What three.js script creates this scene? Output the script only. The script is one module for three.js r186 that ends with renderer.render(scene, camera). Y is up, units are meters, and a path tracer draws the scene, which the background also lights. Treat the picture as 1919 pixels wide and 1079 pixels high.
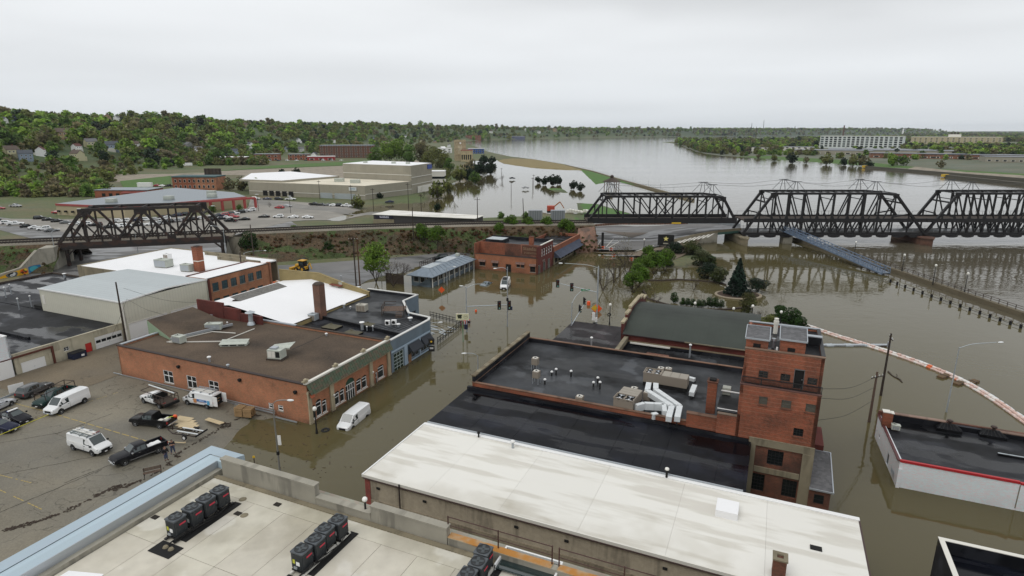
import*as THREE from 'three';
import {mergeGeometries,toCreasedNormals} from 'three/addons/utils/BufferGeometryUtils.js';
import {RoundedBoxGeometry} from 'three/addons/geometries/RoundedBoxGeometry.js';
import {ImprovedNoise} from 'three/addons/math/ImprovedNoise.js';

// ---------------------------------------------------------------- camera, sky, sun, exposure
const scene=new THREE.Scene();
const CAM_H=38,FOCAL=1119,PITCH=Math.atan2(294.5,FOCAL);
const camera=new THREE.PerspectiveCamera(2*Math.atan(539.5/FOCAL)*180/Math.PI,1024/576,0.5,40000);
camera.position.set(0,CAM_H,0);camera.rotation.set(-PITCH,0,0);scene.add(camera);
const renderer=new THREE.WebGLRenderer({antialias:true});
renderer.toneMapping=THREE.LinearToneMapping;renderer.toneMappingExposure=1.15;
renderer.shadowMap.enabled=true;
renderer.setSize(1024,576);

function rngOf(s){let a=s>>>0;return ()=>{a=a+0x6D2B79F5|0;let t=Math.imul(a^a>>>15,1|a);t=t+Math.imul(t^t>>>7,61|t)^t;return ((t^t>>>14)>>>0)/4294967296;};}
const rnd=rngOf(77);
const hash=(x,y)=>{let h=Math.imul(x|0,374761393)+Math.imul(y|0,668265263);h=Math.imul(h^h>>>13,1274126177);return ((h^h>>>16)>>>0)/4294967296;};
const HT=new Float32Array(65536);for (let i=0;i<65536;i++) HT[i]=hash(i&255,i>>8);
function vnoise(x,y,px,py){
const xi=Math.floor(x),yi=Math.floor(y),fx=x-xi,fy=y-yi,u=fx*fx*(3-2*fx),v=fy*fy*(3-2*fy);
let x0=xi%px,y0=yi%py;if (x0<0) x0+=px;if (y0<0) y0+=py;const x1=x0+1===px?0:x0+1,y1=y0+1===py?0:y0+1,r0=(y0&255)<<8,r1=(y1&255)<<8;
const a=HT[r0|x0&255],b=HT[r0|x1&255],c=HT[r1|x0&255],d=HT[r1|x1&255];
return a+(b-a)*u+(c-a)*v+(a-b-c+d)*u*v;
}
function fbm(u,v,f,oct,fy=f){let s=0,a=0.5,t=0;for (let i=0;i<oct;i++){s+=a*vnoise(u*f+i*0.31,v*fy+i*0.17,f,fy);t+=a;a*=0.5;f*=2;fy*=2;} return s/t;}
const clamp=(x,a=0,b=1)=>Math.min(b,Math.max(a,x)),sm=(a,b,x)=>{const t=clamp((x-a)/(b-a));return t*t*(3-2*t);},lerp=(a,b,t)=>a+(b-a)*t;
const mix3=(a,b,t)=>[lerp(a[0],b[0],t),lerp(a[1],b[1],t),lerp(a[2],b[2],t)];

{
const W=1024,Hh=512,d=new Float32Array(W*Hh*4);
for (let j=0;j<Hh;j++) for (let i=0;i<W;i++){
const v=(j+0.5)/Hh,el=(v-0.5)*Math.PI,u=(i+0.5)/W,se=Math.sin(el);
let L=0.74+0.05*sm(0,0.5,se);
if (se>0){
const q=1/(se+0.09),n=fbm(u,Math.sqrt(clamp(q/12)),7,5,6),n2=fbm(u,Math.sqrt(clamp(q/12))+0.37,18,4,16);
const band=sm(0.36,0.66,n);
L*=1-0.2*band*(1-0.5*sm(0.3,0.9,se))-0.17*(n2-0.5);
L*=1-0.10*Math.exp(-se/0.07);
} else L=0.70;
const k=(j*W+i)*4,cool=0.022+0.03*Math.exp(-Math.abs(se)/0.12);
d[k]=L*(1-cool);d[k+1]=L;d[k+2]=L*(1+cool*0.9);d[k+3]=1;
}
const t=new THREE.DataTexture(d,W,Hh,THREE.RGBAFormat,THREE.FloatType);
t.mapping=THREE.EquirectangularReflectionMapping;t.magFilter=THREE.LinearFilter;t.wrapS=THREE.RepeatWrapping;t.needsUpdate=true;
scene.background=t;scene.environment=t;
}
const sun=new THREE.DirectionalLight(new THREE.Color().setRGB(1,0.97,0.92),0.8);
sun.position.set(-500,900,300);sun.castShadow=true;sun.shadow.radius=60;
Object.assign(sun.shadow.camera,{left:-500,right:500,top:500,bottom:-500,near:1,far:3000});
scene.add(sun);scene.add(sun.target);sun.target.position.set(0,0,-150);
scene.fog=new THREE.FogExp2(new THREE.Color().setRGB(0.80,0.86,0.92),0.000035);

// ---------------------------------------------------------------- placing: photograph pixel -> point on a level, city-grid frame
const cP=Math.cos(PITCH),sP=Math.sin(PITCH);
function at(px,py,h=0){
const dx=(px-959.5)/FOCAL,dy=-(py-539.5)/FOCAL,y=dy*cP-sP,z=-(cP+dy*sP),t=(h-CAM_H)/y;
return [dx*t,h,z*t];
}
const TH=-23.6*Math.PI/180,E2=[Math.cos(TH),-Math.sin(TH)],E1=[-Math.sin(TH),-Math.cos(TH)];
const world=(a,b,y=0)=>[a*E2[0]+b*E1[0],y,a*E2[1]+b*E1[1]];
const ab=(px,py,h=0)=>{const w=at(px,py,h);return [w[0]*E2[0]+w[2]*E2[1],w[0]*E1[0]+w[2]*E1[1]];};

// ---------------------------------------------------------------- naming
const used={};
function numbered(n){const k=used[n]=(used[n]??-1)+1;return k?n+'_'+String(k).padStart(3,'0'):n;}
function tag(o,label,category,group){o.userData.label=label;o.userData.category=category;if (group) o.userData.group=group;return o;}
function thing(name,label,category,pos,turn=0,group){
const o=new THREE.Group();o.name=numbered(name);o.position.set(...pos);o.rotation.y=turn;scene.add(o);
return tag(o,label,category,group);
}
const shadow=(m)=>{m.castShadow=m.receiveShadow=true;return m;};
function part(parent,name,geo,m){
if (Array.isArray(geo)) geo=mergeG(geo);
const o=shadow(new THREE.Mesh(geo,m));o.name=name;parent.add(o);return o;
}
function struct(name,geo,m,kind='structure'){const o=part(scene,numbered(name),geo,m);o.userData.kind=kind;return o;}
function dup(src,pos,turn,label,group){
const o=src.clone();o.name=numbered(src.name.replace(/_\d+$/,''));o.position.set(...pos);o.rotation.y=turn;scene.add(o);
o.userData={...src.userData};if (label) o.userData.label=label;if (group) o.userData.group=group;return o;
}

// ---------------------------------------------------------------- geometry helpers
function norm(g){g=g.index?g.toNonIndexed():g;for (const k of Object.keys(g.attributes)) if (!['position','normal','uv','color'].includes(k)) g.deleteAttribute(k);return g;}
function mergeG(list){list=list.map(norm);const c=list.some((g)=>g.attributes.color);if (c) list.forEach((g)=>{if (!g.attributes.color) g.setAttribute('color',new THREE.BufferAttribute(new Float32Array(g.attributes.position.count*3).fill(1),3));});return list.length===1?list[0]:mergeGeometries(list);}
function uvm(g,ox=0,oy=0){
g=norm(g);const p=g.attributes.position,n=g.attributes.normal,u=new Float32Array(p.count*2);
for (let i=0;i<p.count;i++){
const ax=Math.abs(n.getX(i)),ay=Math.abs(n.getY(i)),az=Math.abs(n.getZ(i));
const [s,t]=ay>ax&&ay>az?[p.getX(i),p.getZ(i)]:ax>az?[p.getZ(i),p.getY(i)]:[p.getX(i),p.getY(i)];
u[2*i]=s+ox;u[2*i+1]=t+oy;
}
g.setAttribute('uv',new THREE.BufferAttribute(u,2));return g;
}
function bx(x0,x1,y0,y1,z0,z1){const g=new THREE.BoxGeometry(Math.abs(x1-x0),Math.abs(y1-y0),Math.abs(z1-z0));g.translate((x0+x1)/2,(y0+y1)/2,(z0+z1)/2);return uvm(g);}
function rbx(x0,x1,y0,y1,z0,z1,r=0.05,s=2){const g=new RoundedBoxGeometry(Math.abs(x1-x0),Math.abs(y1-y0),Math.abs(z1-z0),s,r);g.translate((x0+x1)/2,(y0+y1)/2,(z0+z1)/2);return uvm(g);}
function cyl(x,y0,y1,z,r0,r1=r0,seg=10){const g=new THREE.CylinderGeometry(r1,r0,y1-y0,seg);g.translate(x,(y0+y1)/2,z);return norm(g);}
const V=(a)=>new THREE.Vector3(...a);
function bar(A,B,w,h=w,round=0){
const a=V(A),b=V(B),L=a.distanceTo(b),d=b.clone().sub(a).normalize();
const g=round?new THREE.CylinderGeometry(h/2,w/2,L,round):new THREE.BoxGeometry(h,L,w);
const up=Math.abs(d.y)>0.999?new THREE.Vector3(1,0,0):new THREE.Vector3(0,1,0),z=up.clone().cross(d).normalize(),x=d.clone().cross(z).normalize();
g.applyMatrix4(new THREE.Matrix4().makeBasis(x,d,z).setPosition(a.add(b).multiplyScalar(0.5)));return norm(g);
}
function tube(pts,r,seg=20,rad=6){return norm(new THREE.TubeGeometry(new THREE.CatmullRomCurve3(pts.map(V)),seg,r,rad));}
function lathe(prof,seg=14,x=0,y=0,z=0){const g=new THREE.LatheGeometry(prof.map((q)=>new THREE.Vector2(q[0],q[1])),seg);g.translate(x,y,z);return norm(g);}
function quads(list,uvs){
const p=[],u=[];for (const q of list){const [A,B,C,D]=q;for (const P of D?[A,B,C,A,C,D]:[A,B,C]) p.push(...P);for (const P of D?[[0,0],[1,0],[1,1],[0,0],[1,1],[0,1]]:[[0,0],[1,0],[1,1]]) u.push(...P);}
const g=new THREE.BufferGeometry();g.setAttribute('position',new THREE.Float32BufferAttribute(p,3));g.setAttribute('uv',new THREE.Float32BufferAttribute(u,2));g.computeVertexNormals();return uvs?g:uvm(g);
}
function prism(pts,y0,y1){
const s=new THREE.Shape(pts.map((q)=>new THREE.Vector2(q[0],-q[1]))),g=new THREE.ExtrudeGeometry(s,{depth:y1-y0,bevelEnabled:false});
g.rotateX(-Math.PI/2);g.translate(0,y0,0);return uvm(g);
}
function mv(g,x=0,y=0,z=0,ry=0){g=g.clone();if (ry) g.rotateY(ry);g.translate(x,y,z);return g;}

// ---------------------------------------------------------------- materials
const enc=(c)=>{c=clamp(c);return 255*(c<=0.0031308?12.92*c:1.055*Math.pow(c,1/2.4)-0.055);};
function surf(N,metres,f,o={}){
const C=new Uint8Array(N*N*4),R=new Uint8Array(N*N*4),B=new Uint8Array(N*N*4);
for (let j=0;j<N;j++) for (let i=0;i<N;i++){
const q=f((i+0.5)/N,(j+0.5)/N),k=(j*N+i)*4;
C[k]=enc(q[0]);C[k+1]=enc(q[1]);C[k+2]=enc(q[2]);C[k+3]=255;
R[k]=R[k+1]=R[k+2]=255*clamp(q[3]??0.9);R[k+3]=255;B[k]=B[k+1]=B[k+2]=255*clamp(q[4]??0.5);B[k+3]=255;
}
const mk=(d,srgb)=>{const t=new THREE.DataTexture(d,N,N);t.wrapS=t.wrapT=THREE.RepeatWrapping;t.magFilter=THREE.LinearFilter;t.minFilter=THREE.LinearMipmapLinearFilter;t.generateMipmaps=true;t.repeat.set(1/metres,1/metres);if (srgb) t.colorSpace=THREE.SRGBColorSpace;t.needsUpdate=true;return t;};
const m=new THREE.MeshPhysicalMaterial({roughness:1,side:THREE.DoubleSide});if (o.spec) m.specularIntensity=o.spec;
m.map=mk(C,true);if (!o.flat) m.roughnessMap=mk(R);else m.roughness=o.flat;if (o.bump){m.bumpMap=mk(B);m.bumpScale=o.bump;}
if (o.tint) m.color.setRGB(...o.tint);if (o.vc) m.vertexColors=true;return m;
}
function plain(r,g,b,rough=0.7,metal=0,o={}){const m=new THREE.MeshStandardMaterial({roughness:rough,metalness:metal,side:THREE.DoubleSide,...o});m.color.setRGB(r,g,b);return m;}
function tinted(m,r,g,b){const c=m.clone();c.color.setRGB(r,g,b);return c;}
function paint(r,g,b,rough=0.35){const dk=r+g+b<0.1,m=new THREE.MeshPhysicalMaterial({roughness:rough,clearcoat:dk?0.12:0.6,clearcoatRoughness:0.12,specularIntensity:dk?0.35:1,side:THREE.DoubleSide});m.color.setRGB(r,g,b);return m;}
function brickTex(base,var_,mortar,o={}){
const course=o.courses??128,per=o.per??40;
return surf(1024,9.6,(u,v)=>{
const row=Math.floor(v*course),fv=v*course-row,off=row%2?0.5:0,cu=u*per+off,col=Math.floor(cu),fu=cu-col;
const jm=fv<0.16||fu<0.06,hh=hash(((col%per)+per)%per+7,row),st=fbm(u,v,4,5),st2=fbm(u,v,3,3);
let k=0.62+var_*(hh-0.5)*2+(o.st??1.25)*(st-0.5);const light=o.header&&row%6===0?0.3*sm(0.3,0.6,st2)*(0.5+0.5*hh)+0.1:0;
let c=base.map((x,i)=>x*Math.max(0.2,k+0.35)*(i?1-0.25*(hh-0.5):1));
c=mix3(c,mortar,light*0.75);if (jm) c=mix3(c,mortar,0.55);
if (o.soot) c=mix3(c,[0.03,0.022,0.018],o.soot*sm(0.5,0.75,st2));
return [...c,0.88,jm?0.2:0.6+0.3*hh];
},{bump:0.012,flat:0.88});
}
const M={};
M.brickOrange=brickTex([0.34,0.14,0.07],0.22,[0.42,0.34,0.26]);
M.brickRed=brickTex([0.235,0.066,0.03],0.26,[0.42,0.27,0.2],{header:1,soot:0.35});
M.brickDark=brickTex([0.14,0.05,0.028],0.3,[0.28,0.2,0.15],{soot:0.6});
M.brickRust=brickTex([0.23,0.066,0.03],0.2,[0.32,0.2,0.14],{header:1});
M.brickMaroon=brickTex([0.11,0.022,0.016],0.12,[0.15,0.06,0.05]);
M.block=brickTex([0.36,0.33,0.27],0.06,[0.28,0.25,0.2],{courses:48,per:24,st:0.6});
M.whiteBrick=brickTex([0.74,0.76,0.78],0.05,[0.62,0.64,0.66],{st:0.25});
M.whiteRoof=surf(1024,30,(u,v)=>{
const a=fbm(u,v,6,5,40),b=fbm(u,v,5,5),s=sm(0.42,0.72,a)*0.32+sm(0.5,0.75,b)*0.3,seam=Math.abs((v*12)%1-0.5)>0.492||Math.abs((u*5)%1-0.5)>0.497?0.05:0;
const c=mix3([0.75,0.735,0.69],[0.34,0.3,0.22],clamp(s+seam));return [...c,0.75+0.2*a,0.5+0.3*a-seam];
},{bump:0.01});
M.pureWhiteRoof=surf(256,20,(u,v)=>{const a=fbm(u,v,6,5);const k=0.86-0.05*a;return [k,k,k*1.01,0.6,a];},{flat:0.6});
M.beigeRoof=surf(1024,24,(u,v)=>{
const a=fbm(u,v,5,6),b=fbm(u+0.3,v,40,4),d=fbm(u,v+0.4,9,5),blot=sm(0.5,0.78,d);
let c=mix3([0.56,0.53,0.45],[0.40,0.37,0.29],clamp(sm(0.35,0.7,a)));c=mix3(c,[0.25,0.22,0.16],0.35*blot);c=mix3(c,[0.66,0.64,0.58],0.6*sm(0.62,0.75,fbm(u,v,14,4)));
return [...c.map((x)=>x*(0.9+0.2*b)),0.85,b];
},{bump:0.008});
M.gravelRoof=surf(1024,22,(u,v)=>{const a=fbm(u,v,6,5),b=vnoise(u*256,v*256,256,256),d=fbm(u,v,3,4);const k=0.75+0.5*(a-0.5)+0.45*(b-0.5)+0.5*(d-0.5);return [0.115*k,0.08*k,0.052*k,0.95,b];},{bump:0.02,flat:0.95});
function tar(base,wet,N=512,met=22,stretch=1){
return surf(N,met,(u,v)=>{
const a=fbm(u,v,5,6,5*stretch),b=fbm(u+0.2,v+0.7,24,4),d=fbm(u+0.5,v,4,4,9*stretch),pud=sm(0.5,0.64,d);
const sx=Math.abs((v*22)%1-0.5)>0.485?1:0,k=0.6+1.6*(a-0.4)+0.35*(b-0.5)+0.9*sm(0.58,0.7,fbm(u+0.7,v+0.1,7,5));
return [base[0]*k*(1-0.3*pud),base[1]*k*(1-0.3*pud),base[2]*k*(1-0.3*pud),lerp(0.6,0.12,wet*pud)-0.1*(b-0.5),0.5+0.25*(a-0.5)*(1-pud)+0.15*sx];
},{bump:0.02,spec:0.4});
}
M.tar=tar([0.018,0.019,0.023],0.95);
M.tarGrey=tar([0.046,0.049,0.054],0.5);
M.tarGloss=tar([0.006,0.007,0.011],1,1024,26,2);
M.tarBrown=tar([0.026,0.02,0.022],0.8);
M.asphalt=surf(1024,40,(u,v)=>{
const a=fbm(u,v,6,6),b=vnoise(u*400,v*400,400,400),d=fbm(u+0.4,v,3,5),crack=Math.abs(fbm(u+0.13,v+0.71,9,5)-0.5)<0.006?0.6:1;
const k=(0.85+0.5*(a-0.5)+0.25*(b-0.5))*crack,w=sm(0.4,0.7,d);const c=mix3([0.225,0.2,0.15],[0.17,0.155,0.12],w);
return [...c.map((x)=>x*k),lerp(0.85,0.5,w),b];
},{bump:0.006});
M.road=surf(512,30,(u,v)=>{const a=fbm(u,v,5,6),d=fbm(u+0.4,v,4,5,12),w=sm(0.4,0.65,d);const k=0.9+0.5*(a-0.5);const c=mix3([0.17,0.165,0.16],[0.10,0.10,0.10],w);return [...c.map((x)=>x*k),lerp(0.75,0.28,w),a];},{bump:0.004});
M.lot=surf(512,40,(u,v)=>{const a=fbm(u,v,6,6),k=0.85+0.5*(a-0.5);return [0.30*k,0.28*k,0.245*k,0.8,a];},{flat:0.8});
M.grass=surf(512,14,(u,v)=>{const a=fbm(u,v,8,5),b=fbm(u,v,60,2),k=0.6+0.9*(b-0.2)*0.8;const c=mix3([0.07,0.125,0.028],[0.10,0.10,0.04],sm(0.4,0.7,a));return [...c.map((x)=>x*k),1,b];},{bump:0.06,flat:1});
M.lawn=surf(512,14,(u,v)=>{const a=fbm(u,v,8,5),b=fbm(u,v,60,2),k=0.7+0.7*(b-0.2)*0.8;const c=mix3([0.065,0.15,0.022],[0.09,0.14,0.03],sm(0.4,0.7,a));return [...c.map((x)=>x*k),1,b];},{bump:0.06,flat:1});
M.dryGrass=surf(256,20,(u,v)=>{const a=fbm(u,v,6,5),k=0.75+0.6*(a-0.5);return [0.30*k,0.235*k,0.10*k,1,a];},{flat:1});
M.gravel=surf(256,20,(u,v)=>{const a=fbm(u,v,6,6),k=0.75+0.6*(a-0.5);return [0.36*k,0.31*k,0.24*k,1,a];},{flat:1});
M.ground=surf(1024,60,(u,v)=>{const a=fbm(u,v,6,6),b=fbm(u,v,80,3),k=0.6+0.8*b;return [k*(0.9+0.4*(a-0.5)),k,k*(1-0.3*(a-0.5)),1,b];},{bump:0.08,vc:true,flat:1});
M.concrete=surf(512,8,(u,v)=>{const a=fbm(u,v,4,6),s=fbm(u,v,16,4,3),k=0.8+0.5*(a-0.5)-0.25*sm(0.5,0.8,s);return [0.40*k,0.375*k,0.31*k,0.9,a];},{bump:0.006,flat:0.9});
M.oldConcrete=tinted(M.concrete,0.72,0.66,0.54);
M.wallTan=surf(1024,12,(u,v)=>{const a=fbm(u,v,4,6),s=fbm(u,v,20,4,3),b=fbm(u,v,48,2),row=Math.abs((v*60)%1-0.5)>0.46||Math.abs((u*30+(Math.floor(v*60)%2)*0.5)%1-0.5)>0.47?0.9:1,k=(0.85+0.45*(a-0.5)-0.3*sm(0.5,0.8,s)+0.2*(b-0.5))*row;return [0.43*k,0.37*k,0.28*k,0.9,row*0.5];},{bump:0.008,flat:0.9});
function ribbed(c,period,dir='u'){return surf(256,period*8,(u,v)=>{const w=dir==='u'?u:v,t=(w*8)%1,e=t<0.12||t>0.88;const k=(e?0.93:1)*(0.95+0.1*fbm(u,v,5,4));return [c[0]*k,c[1]*k,c[2]*k,0.5,e?0:1];},{bump:0.02,flat:0.5});}
M.creamMetal=ribbed([0.60,0.585,0.49],0.6);
M.greyMetalRoof=ribbed([0.42,0.46,0.47],0.9,'v');
M.blueMetal=ribbed([0.375,0.465,0.53],6);
M.bigboxWall=surf(512,30,(u,v)=>{const a=fbm(u,v,5,5),s=Math.abs((u*8)%1-0.5)>0.485?0.86:1,k=(0.9+0.3*(a-0.5))*s;return [0.34*k,0.315*k,0.25*k,0.9,a];},{flat:0.9});
M.white=plain(0.78,0.78,0.77,0.6);M.whiteWarm=plain(0.68,0.66,0.6,0.7);M.blackMetal=plain(0.012,0.012,0.013,0.5);M.steel=plain(0.42,0.45,0.48,0.4,0.5);
M.iron=surf(256,6,(u,v)=>{const a=fbm(u,v,6,5),k=0.7+0.8*(a-0.4);return [0.010*k,0.009*k,0.010*k,0.55,a];},{flat:0.55});
M.rustIron=surf(256,6,(u,v)=>{const a=fbm(u,v,6,5),r=sm(0.45,0.7,a),c=mix3([0.018,0.013,0.012],[0.05,0.024,0.016],r);return [...c,0.7,a];},{flat:0.7});
M.galv=surf(128,3,(u,v)=>{const a=fbm(u,v,8,4);const k=0.8+0.4*(a-0.5);return [0.52*k,0.57*k,0.6*k,0.35,a];},{flat:0.35});M.galv.metalness=0.35;
M.glass=new THREE.MeshPhysicalMaterial({roughness:0.06,metalness:0,side:THREE.DoubleSide});M.glass.color.setRGB(0.012,0.016,0.018);
M.carGlass=new THREE.MeshPhysicalMaterial({roughness:0.05,side:THREE.DoubleSide,clearcoat:1});M.carGlass.color.setRGB(0.02,0.035,0.036);
M.dark=plain(0.006,0.006,0.006,0.9);M.rubber=plain(0.012,0.012,0.012,0.8);M.chrome=plain(0.55,0.56,0.58,0.25,0.8);
M.wood=surf(256,2,(u,v)=>{const a=fbm(u,v,4,4,40);const k=0.7+0.6*(a-0.4);return [0.42*k,0.27*k,0.13*k,0.8,a];},{flat:0.8});
M.ply=surf(256,2.5,(u,v)=>{const a=fbm(u,v,3,4,24);const k=0.85+0.3*(a-0.5);return [0.62*k,0.5*k,0.31*k,0.75,a];},{flat:0.75});
M.darkWood=surf(256,2,(u,v)=>{const a=fbm(u,v,40,4,4);const k=0.6+0.8*(a-0.3);return [0.075*k,0.055*k,0.042*k,0.9,a];},{flat:0.9});
M.greyWood=tinted(M.darkWood,1.9,1.7,1.6);
M.red=plain(0.42,0.02,0.025,0.5);M.orange=plain(0.75,0.1,0.02,0.5);M.yellow=plain(0.62,0.4,0.03,0.5);M.blue=plain(0.02,0.06,0.3,0.5);M.green=plain(0.01,0.25,0.11,0.5);
M.lampHead=plain(0.7,0.72,0.72,0.4);M.globe=plain(0.8,0.79,0.74,0.3);M.acDark=plain(0.022,0.026,0.03,0.45);M.acTan=plain(0.24,0.205,0.165,0.6);M.hvac=surf(128,2,(u,v)=>{const a=fbm(u,v,5,4);const k=0.85+0.35*(a-0.5);return [0.50*k,0.53*k,0.47*k,0.55,a];},{flat:0.55});
M.shingle=surf(256,6,(u,v)=>{const r=Math.floor(v*30),c=Math.floor(u*20+(r%2)*0.5),k=0.75+0.4*hash(c%20,r)+0.3*(fbm(u,v,4,4)-0.5);return [0.12*k,0.12*k,0.125*k,0.95,hash(c%20,r)];},{flat:0.95});
// ---------------------------------------------------------------- land: height field from shoreline outlines
const perlin=new ImprovedNoise();
const pn=(x,z,s)=>perlin.noise(x/s,3.7,z/s);
const px2=(list,h=0)=>list.map((q)=>{const w=at(q[0],q[1],h);return [w[0],w[2]];});
const LANDS=[];
function land(pts,top,slope,wob=0.6,color){const xs=pts.map((q)=>q[0]),zs=pts.map((q)=>q[1]);LANDS.push({pts,top,slope,wob,color,box:[Math.min(...xs)-8,Math.max(...xs)+8,Math.min(...zs)-8,Math.max(...zs)+8]});}
function sdf(pts,x,z){
let d=1e9,inside=false;
for (let i=0,j=pts.length-1;i<pts.length;j=i++){
const [ax,az]=pts[i],[bx_,bz]=pts[j],ex=bx_-ax,ez=bz-az,wx=x-ax,wz=z-az,t=clamp((wx*ex+wz*ez)/(ex*ex+ez*ez)),dx=wx-ex*t,dz=wz-ez*t;
d=Math.min(d,dx*dx+dz*dz);
if ((az>z)!==(bz>z)&&x<(bx_-ax)*(z-az)/(bz-az)+ax) inside=!inside;
}
d=Math.sqrt(d);return inside?d:-d;
}
const wp=(a,b)=>{const w=world(a,b);return [w[0],w[2]];};
// left bank, from behind the camera round the parking lot, the flooded corner, the embankment foot and the far shore
land([[-900,120],[-30,120],wp(-46,28),...px2([[410,845],[440,815],[472,787]]),wp(-58,57),wp(-60,80),wp(-72,98),...px2([[665,548],[672,533],[700,528],[748,527],[752,520],[765,508],[790,497],[838,500],[868,487],[893,478]]),wp(-60,165),wp(-58,190),[28,-205],[30,-225],
...px2([[1090,405],[1070,396],[1040,402],[1012,396],[1000,404],[905,408],[760,412],[735,408],[752,398],[700,396],[668,402],[640,414],[610,412],[690,390],[745,384],[800,380]]),...px2([[806,374],[815,352],[842,345],[862,338],[880,322],[862,312],[880,302],[930,300],[945,307],[1000,315],[1050,318],[1098,319],[1062,308],[1000,298],[958,293],[915,284],[870,266]]),
...px2([[872,263.5],[950,259.5],[1050,258],[1180,256.5],[1268,253]]),[2600,-6000],[9000,-7200],[12000,-12000],[-12000,-12000],[-12000,120]],0.75,0.09,0.7);
land(px2([[1116,346],[1150,340],[1195,348],[1245,362],[1268,368],[1305,374],[1255,362],[1190,344],[1130,326],[1100,318],[1085,316]]),0.7,0.08,0.5,'lawn');
land(px2([[1020,352],[1052,352],[1070,363],[1040,360]]),0.25,0.05,0.3,'lawn');
land(px2([[1080,380],[1120,382],[1190,402],[1220,413],[1085,412]]),0.9,0.1,0.4,'lawn');
land(px2([[1120,462],[1190,474],[1230,492],[1228,505],[1320,500],[1335,478],[1312,458],[1250,446]]),0.5,0.12,0.4);
land(px2([[1235,266],[1268,270],[1302,285],[1345,291.5],[1440,297.5],[1600,309],[1700,319],[1800,328],[1919,337]]).concat([[900,-430],[9000,-600],[9000,-5600],[3000,-4700],[1000,-2300]]),2.2,0.05,2);
function Hgt(x,z){
let h=-1.6;
for (const L of LANDS){
if (x<L.box[0]||x>L.box[1]||z<L.box[2]||z>L.box[3]) continue;
const d=sdf(L.pts,x,z)+L.wob*(pn(x,z,4.5)+0.6*pn(x,z,1.9)),v=d>0?Math.min(L.top,d*L.slope):Math.max(-1.6,d*0.3);
if (v>h) h=v;
}
return h+bluff(x,z);
}
// wooded bluff behind the left bank
const BLUFF=[[-420,100],[-345,-330],[-330,-520],[-335,-800],[-330,-1100],[-270,-1700],[-180,-2300],[60,-2900],[700,-3700],[2000,-4700],[4500,-6000],[4500,-12000],[-9000,-12000],[-9000,100]];
function bluff(x,z){
if (x>60&&z>-2500) return 0;
const d=sdf(BLUFF,x,z);if (d<=0) return 0;
const far=clamp(-z/3500),top=lerp(46,28,far)+9*pn(x,z,230)+5*pn(x,z,90);
return top*sm(0,lerp(430,300,far),d)+14*sm(0,60,d)*sm(0,1,d/200);
}
function ridge(x,z){return z<-5500?sm(-5500,-9500,z)*(24+22*pn(x,0,2200)):0;}
{
const axis=(lo,hi,step,a,b,grow)=>{const r=[];for (let v=lo;v<=hi;v+=step) r.push(v);let s=step,v=hi;while (v<b){s*=grow;v+=s;r.push(v);} s=step;v=lo;while (v>a){s*=grow;v-=s;r.unshift(v);} return r;};
const X=axis(-125,85,1.6,-9000,9000,1.06),Z=axis(-235,-40,1.6,-11500,120,1.035),nx=X.length,nz=Z.length;
const P=new Float32Array(nx*nz*3),C=new Float32Array(nx*nz*3),U=new Float32Array(nx*nz*2),I=[];
for (let j=0;j<nz;j++) for (let i=0;i<nx;i++){
const k=j*nx+i,x=X[i],z=Z[j],h=Hgt(x,z)+ridge(x,z);P.set([x,h,z],3*k);U.set([x,z],2*k);
const g=0.5+0.5*pn(x,z,37)+0.3*pn(x,z,11);let c=mix3([0.16,0.125,0.075],[0.085,0.115,0.035],clamp(g*1.3-0.1));
const bl=bluff(x,z);if (bl>0.5) c=mix3(c,[0.062,0.085,0.03],clamp(bl/12));
for (const L of LANDS) if (L.color&&sdf(L.pts,x,z)>-1.5) c=[0.075,0.15,0.028];
if (x>200&&z>-2000&&z<-300) c=mix3([0.10,0.105,0.06],[0.2,0.185,0.15],clamp(g-0.2));
if (z<-3500) c=mix3(c,[0.05,0.07,0.035],sm(-3500,-4500,z));
if (h<0.25&&x>-300&&x<90&&z>-400) c=mix3(c,[0.10,0.08,0.05],0.7);
C.set(c,3*k);if (i<nx-1&&j<nz-1) I.push(k,k+1,k+nx,k+1,k+nx+1,k+nx);
}
const g=new THREE.BufferGeometry();g.setAttribute('position',new THREE.BufferAttribute(P,3));g.setAttribute('color',new THREE.BufferAttribute(C,3));g.setAttribute('uv',new THREE.BufferAttribute(U,2));g.setIndex(I.reverse());g.computeVertexNormals();
const m=shadow(new THREE.Mesh(g,M.ground));m.name='ground';scene.add(m);m.userData.kind='structure';
}
// paved and grown-over areas: sheets draped on the land
function drape(name,pts,m,lift,maxE=4,hf=Hgt){
const v2=pts.map((q)=>new THREE.Vector2(q[0],q[1]));let T=THREE.ShapeUtils.triangulateShape(v2,[]).map((t)=>t.map((i)=>pts[i]));
const out=[];const len=(a,b)=>Math.hypot(a[0]-b[0],a[1]-b[1]);
while (T.length){
const [A,B,C]=T.pop(),l=[len(A,B),len(B,C),len(C,A)],k=l.indexOf(Math.max(...l));
if (l[k]<maxE){out.push([A,B,C]);continue;}
const t=[A,B,C],p=t[k],q=t[(k+1)%3],r=t[(k+2)%3],mid=[(p[0]+q[0])/2,(p[1]+q[1])/2];T.push([p,mid,r],[mid,q,r]);
}
const P=[],U=[];for (const t of out){const up=(t[1][0]-t[0][0])*(t[2][1]-t[0][1])-(t[1][1]-t[0][1])*(t[2][0]-t[0][0])<0;for (const q of up?t:[t[0],t[2],t[1]]){P.push(q[0],hf(q[0],q[1])+lift,q[1]);U.push(q[0],q[1]);}}
const g=new THREE.BufferGeometry();g.setAttribute('position',new THREE.Float32BufferAttribute(P,3));g.setAttribute('uv',new THREE.Float32BufferAttribute(U,2));g.computeVertexNormals();
return struct(name,g,m);
}
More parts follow.
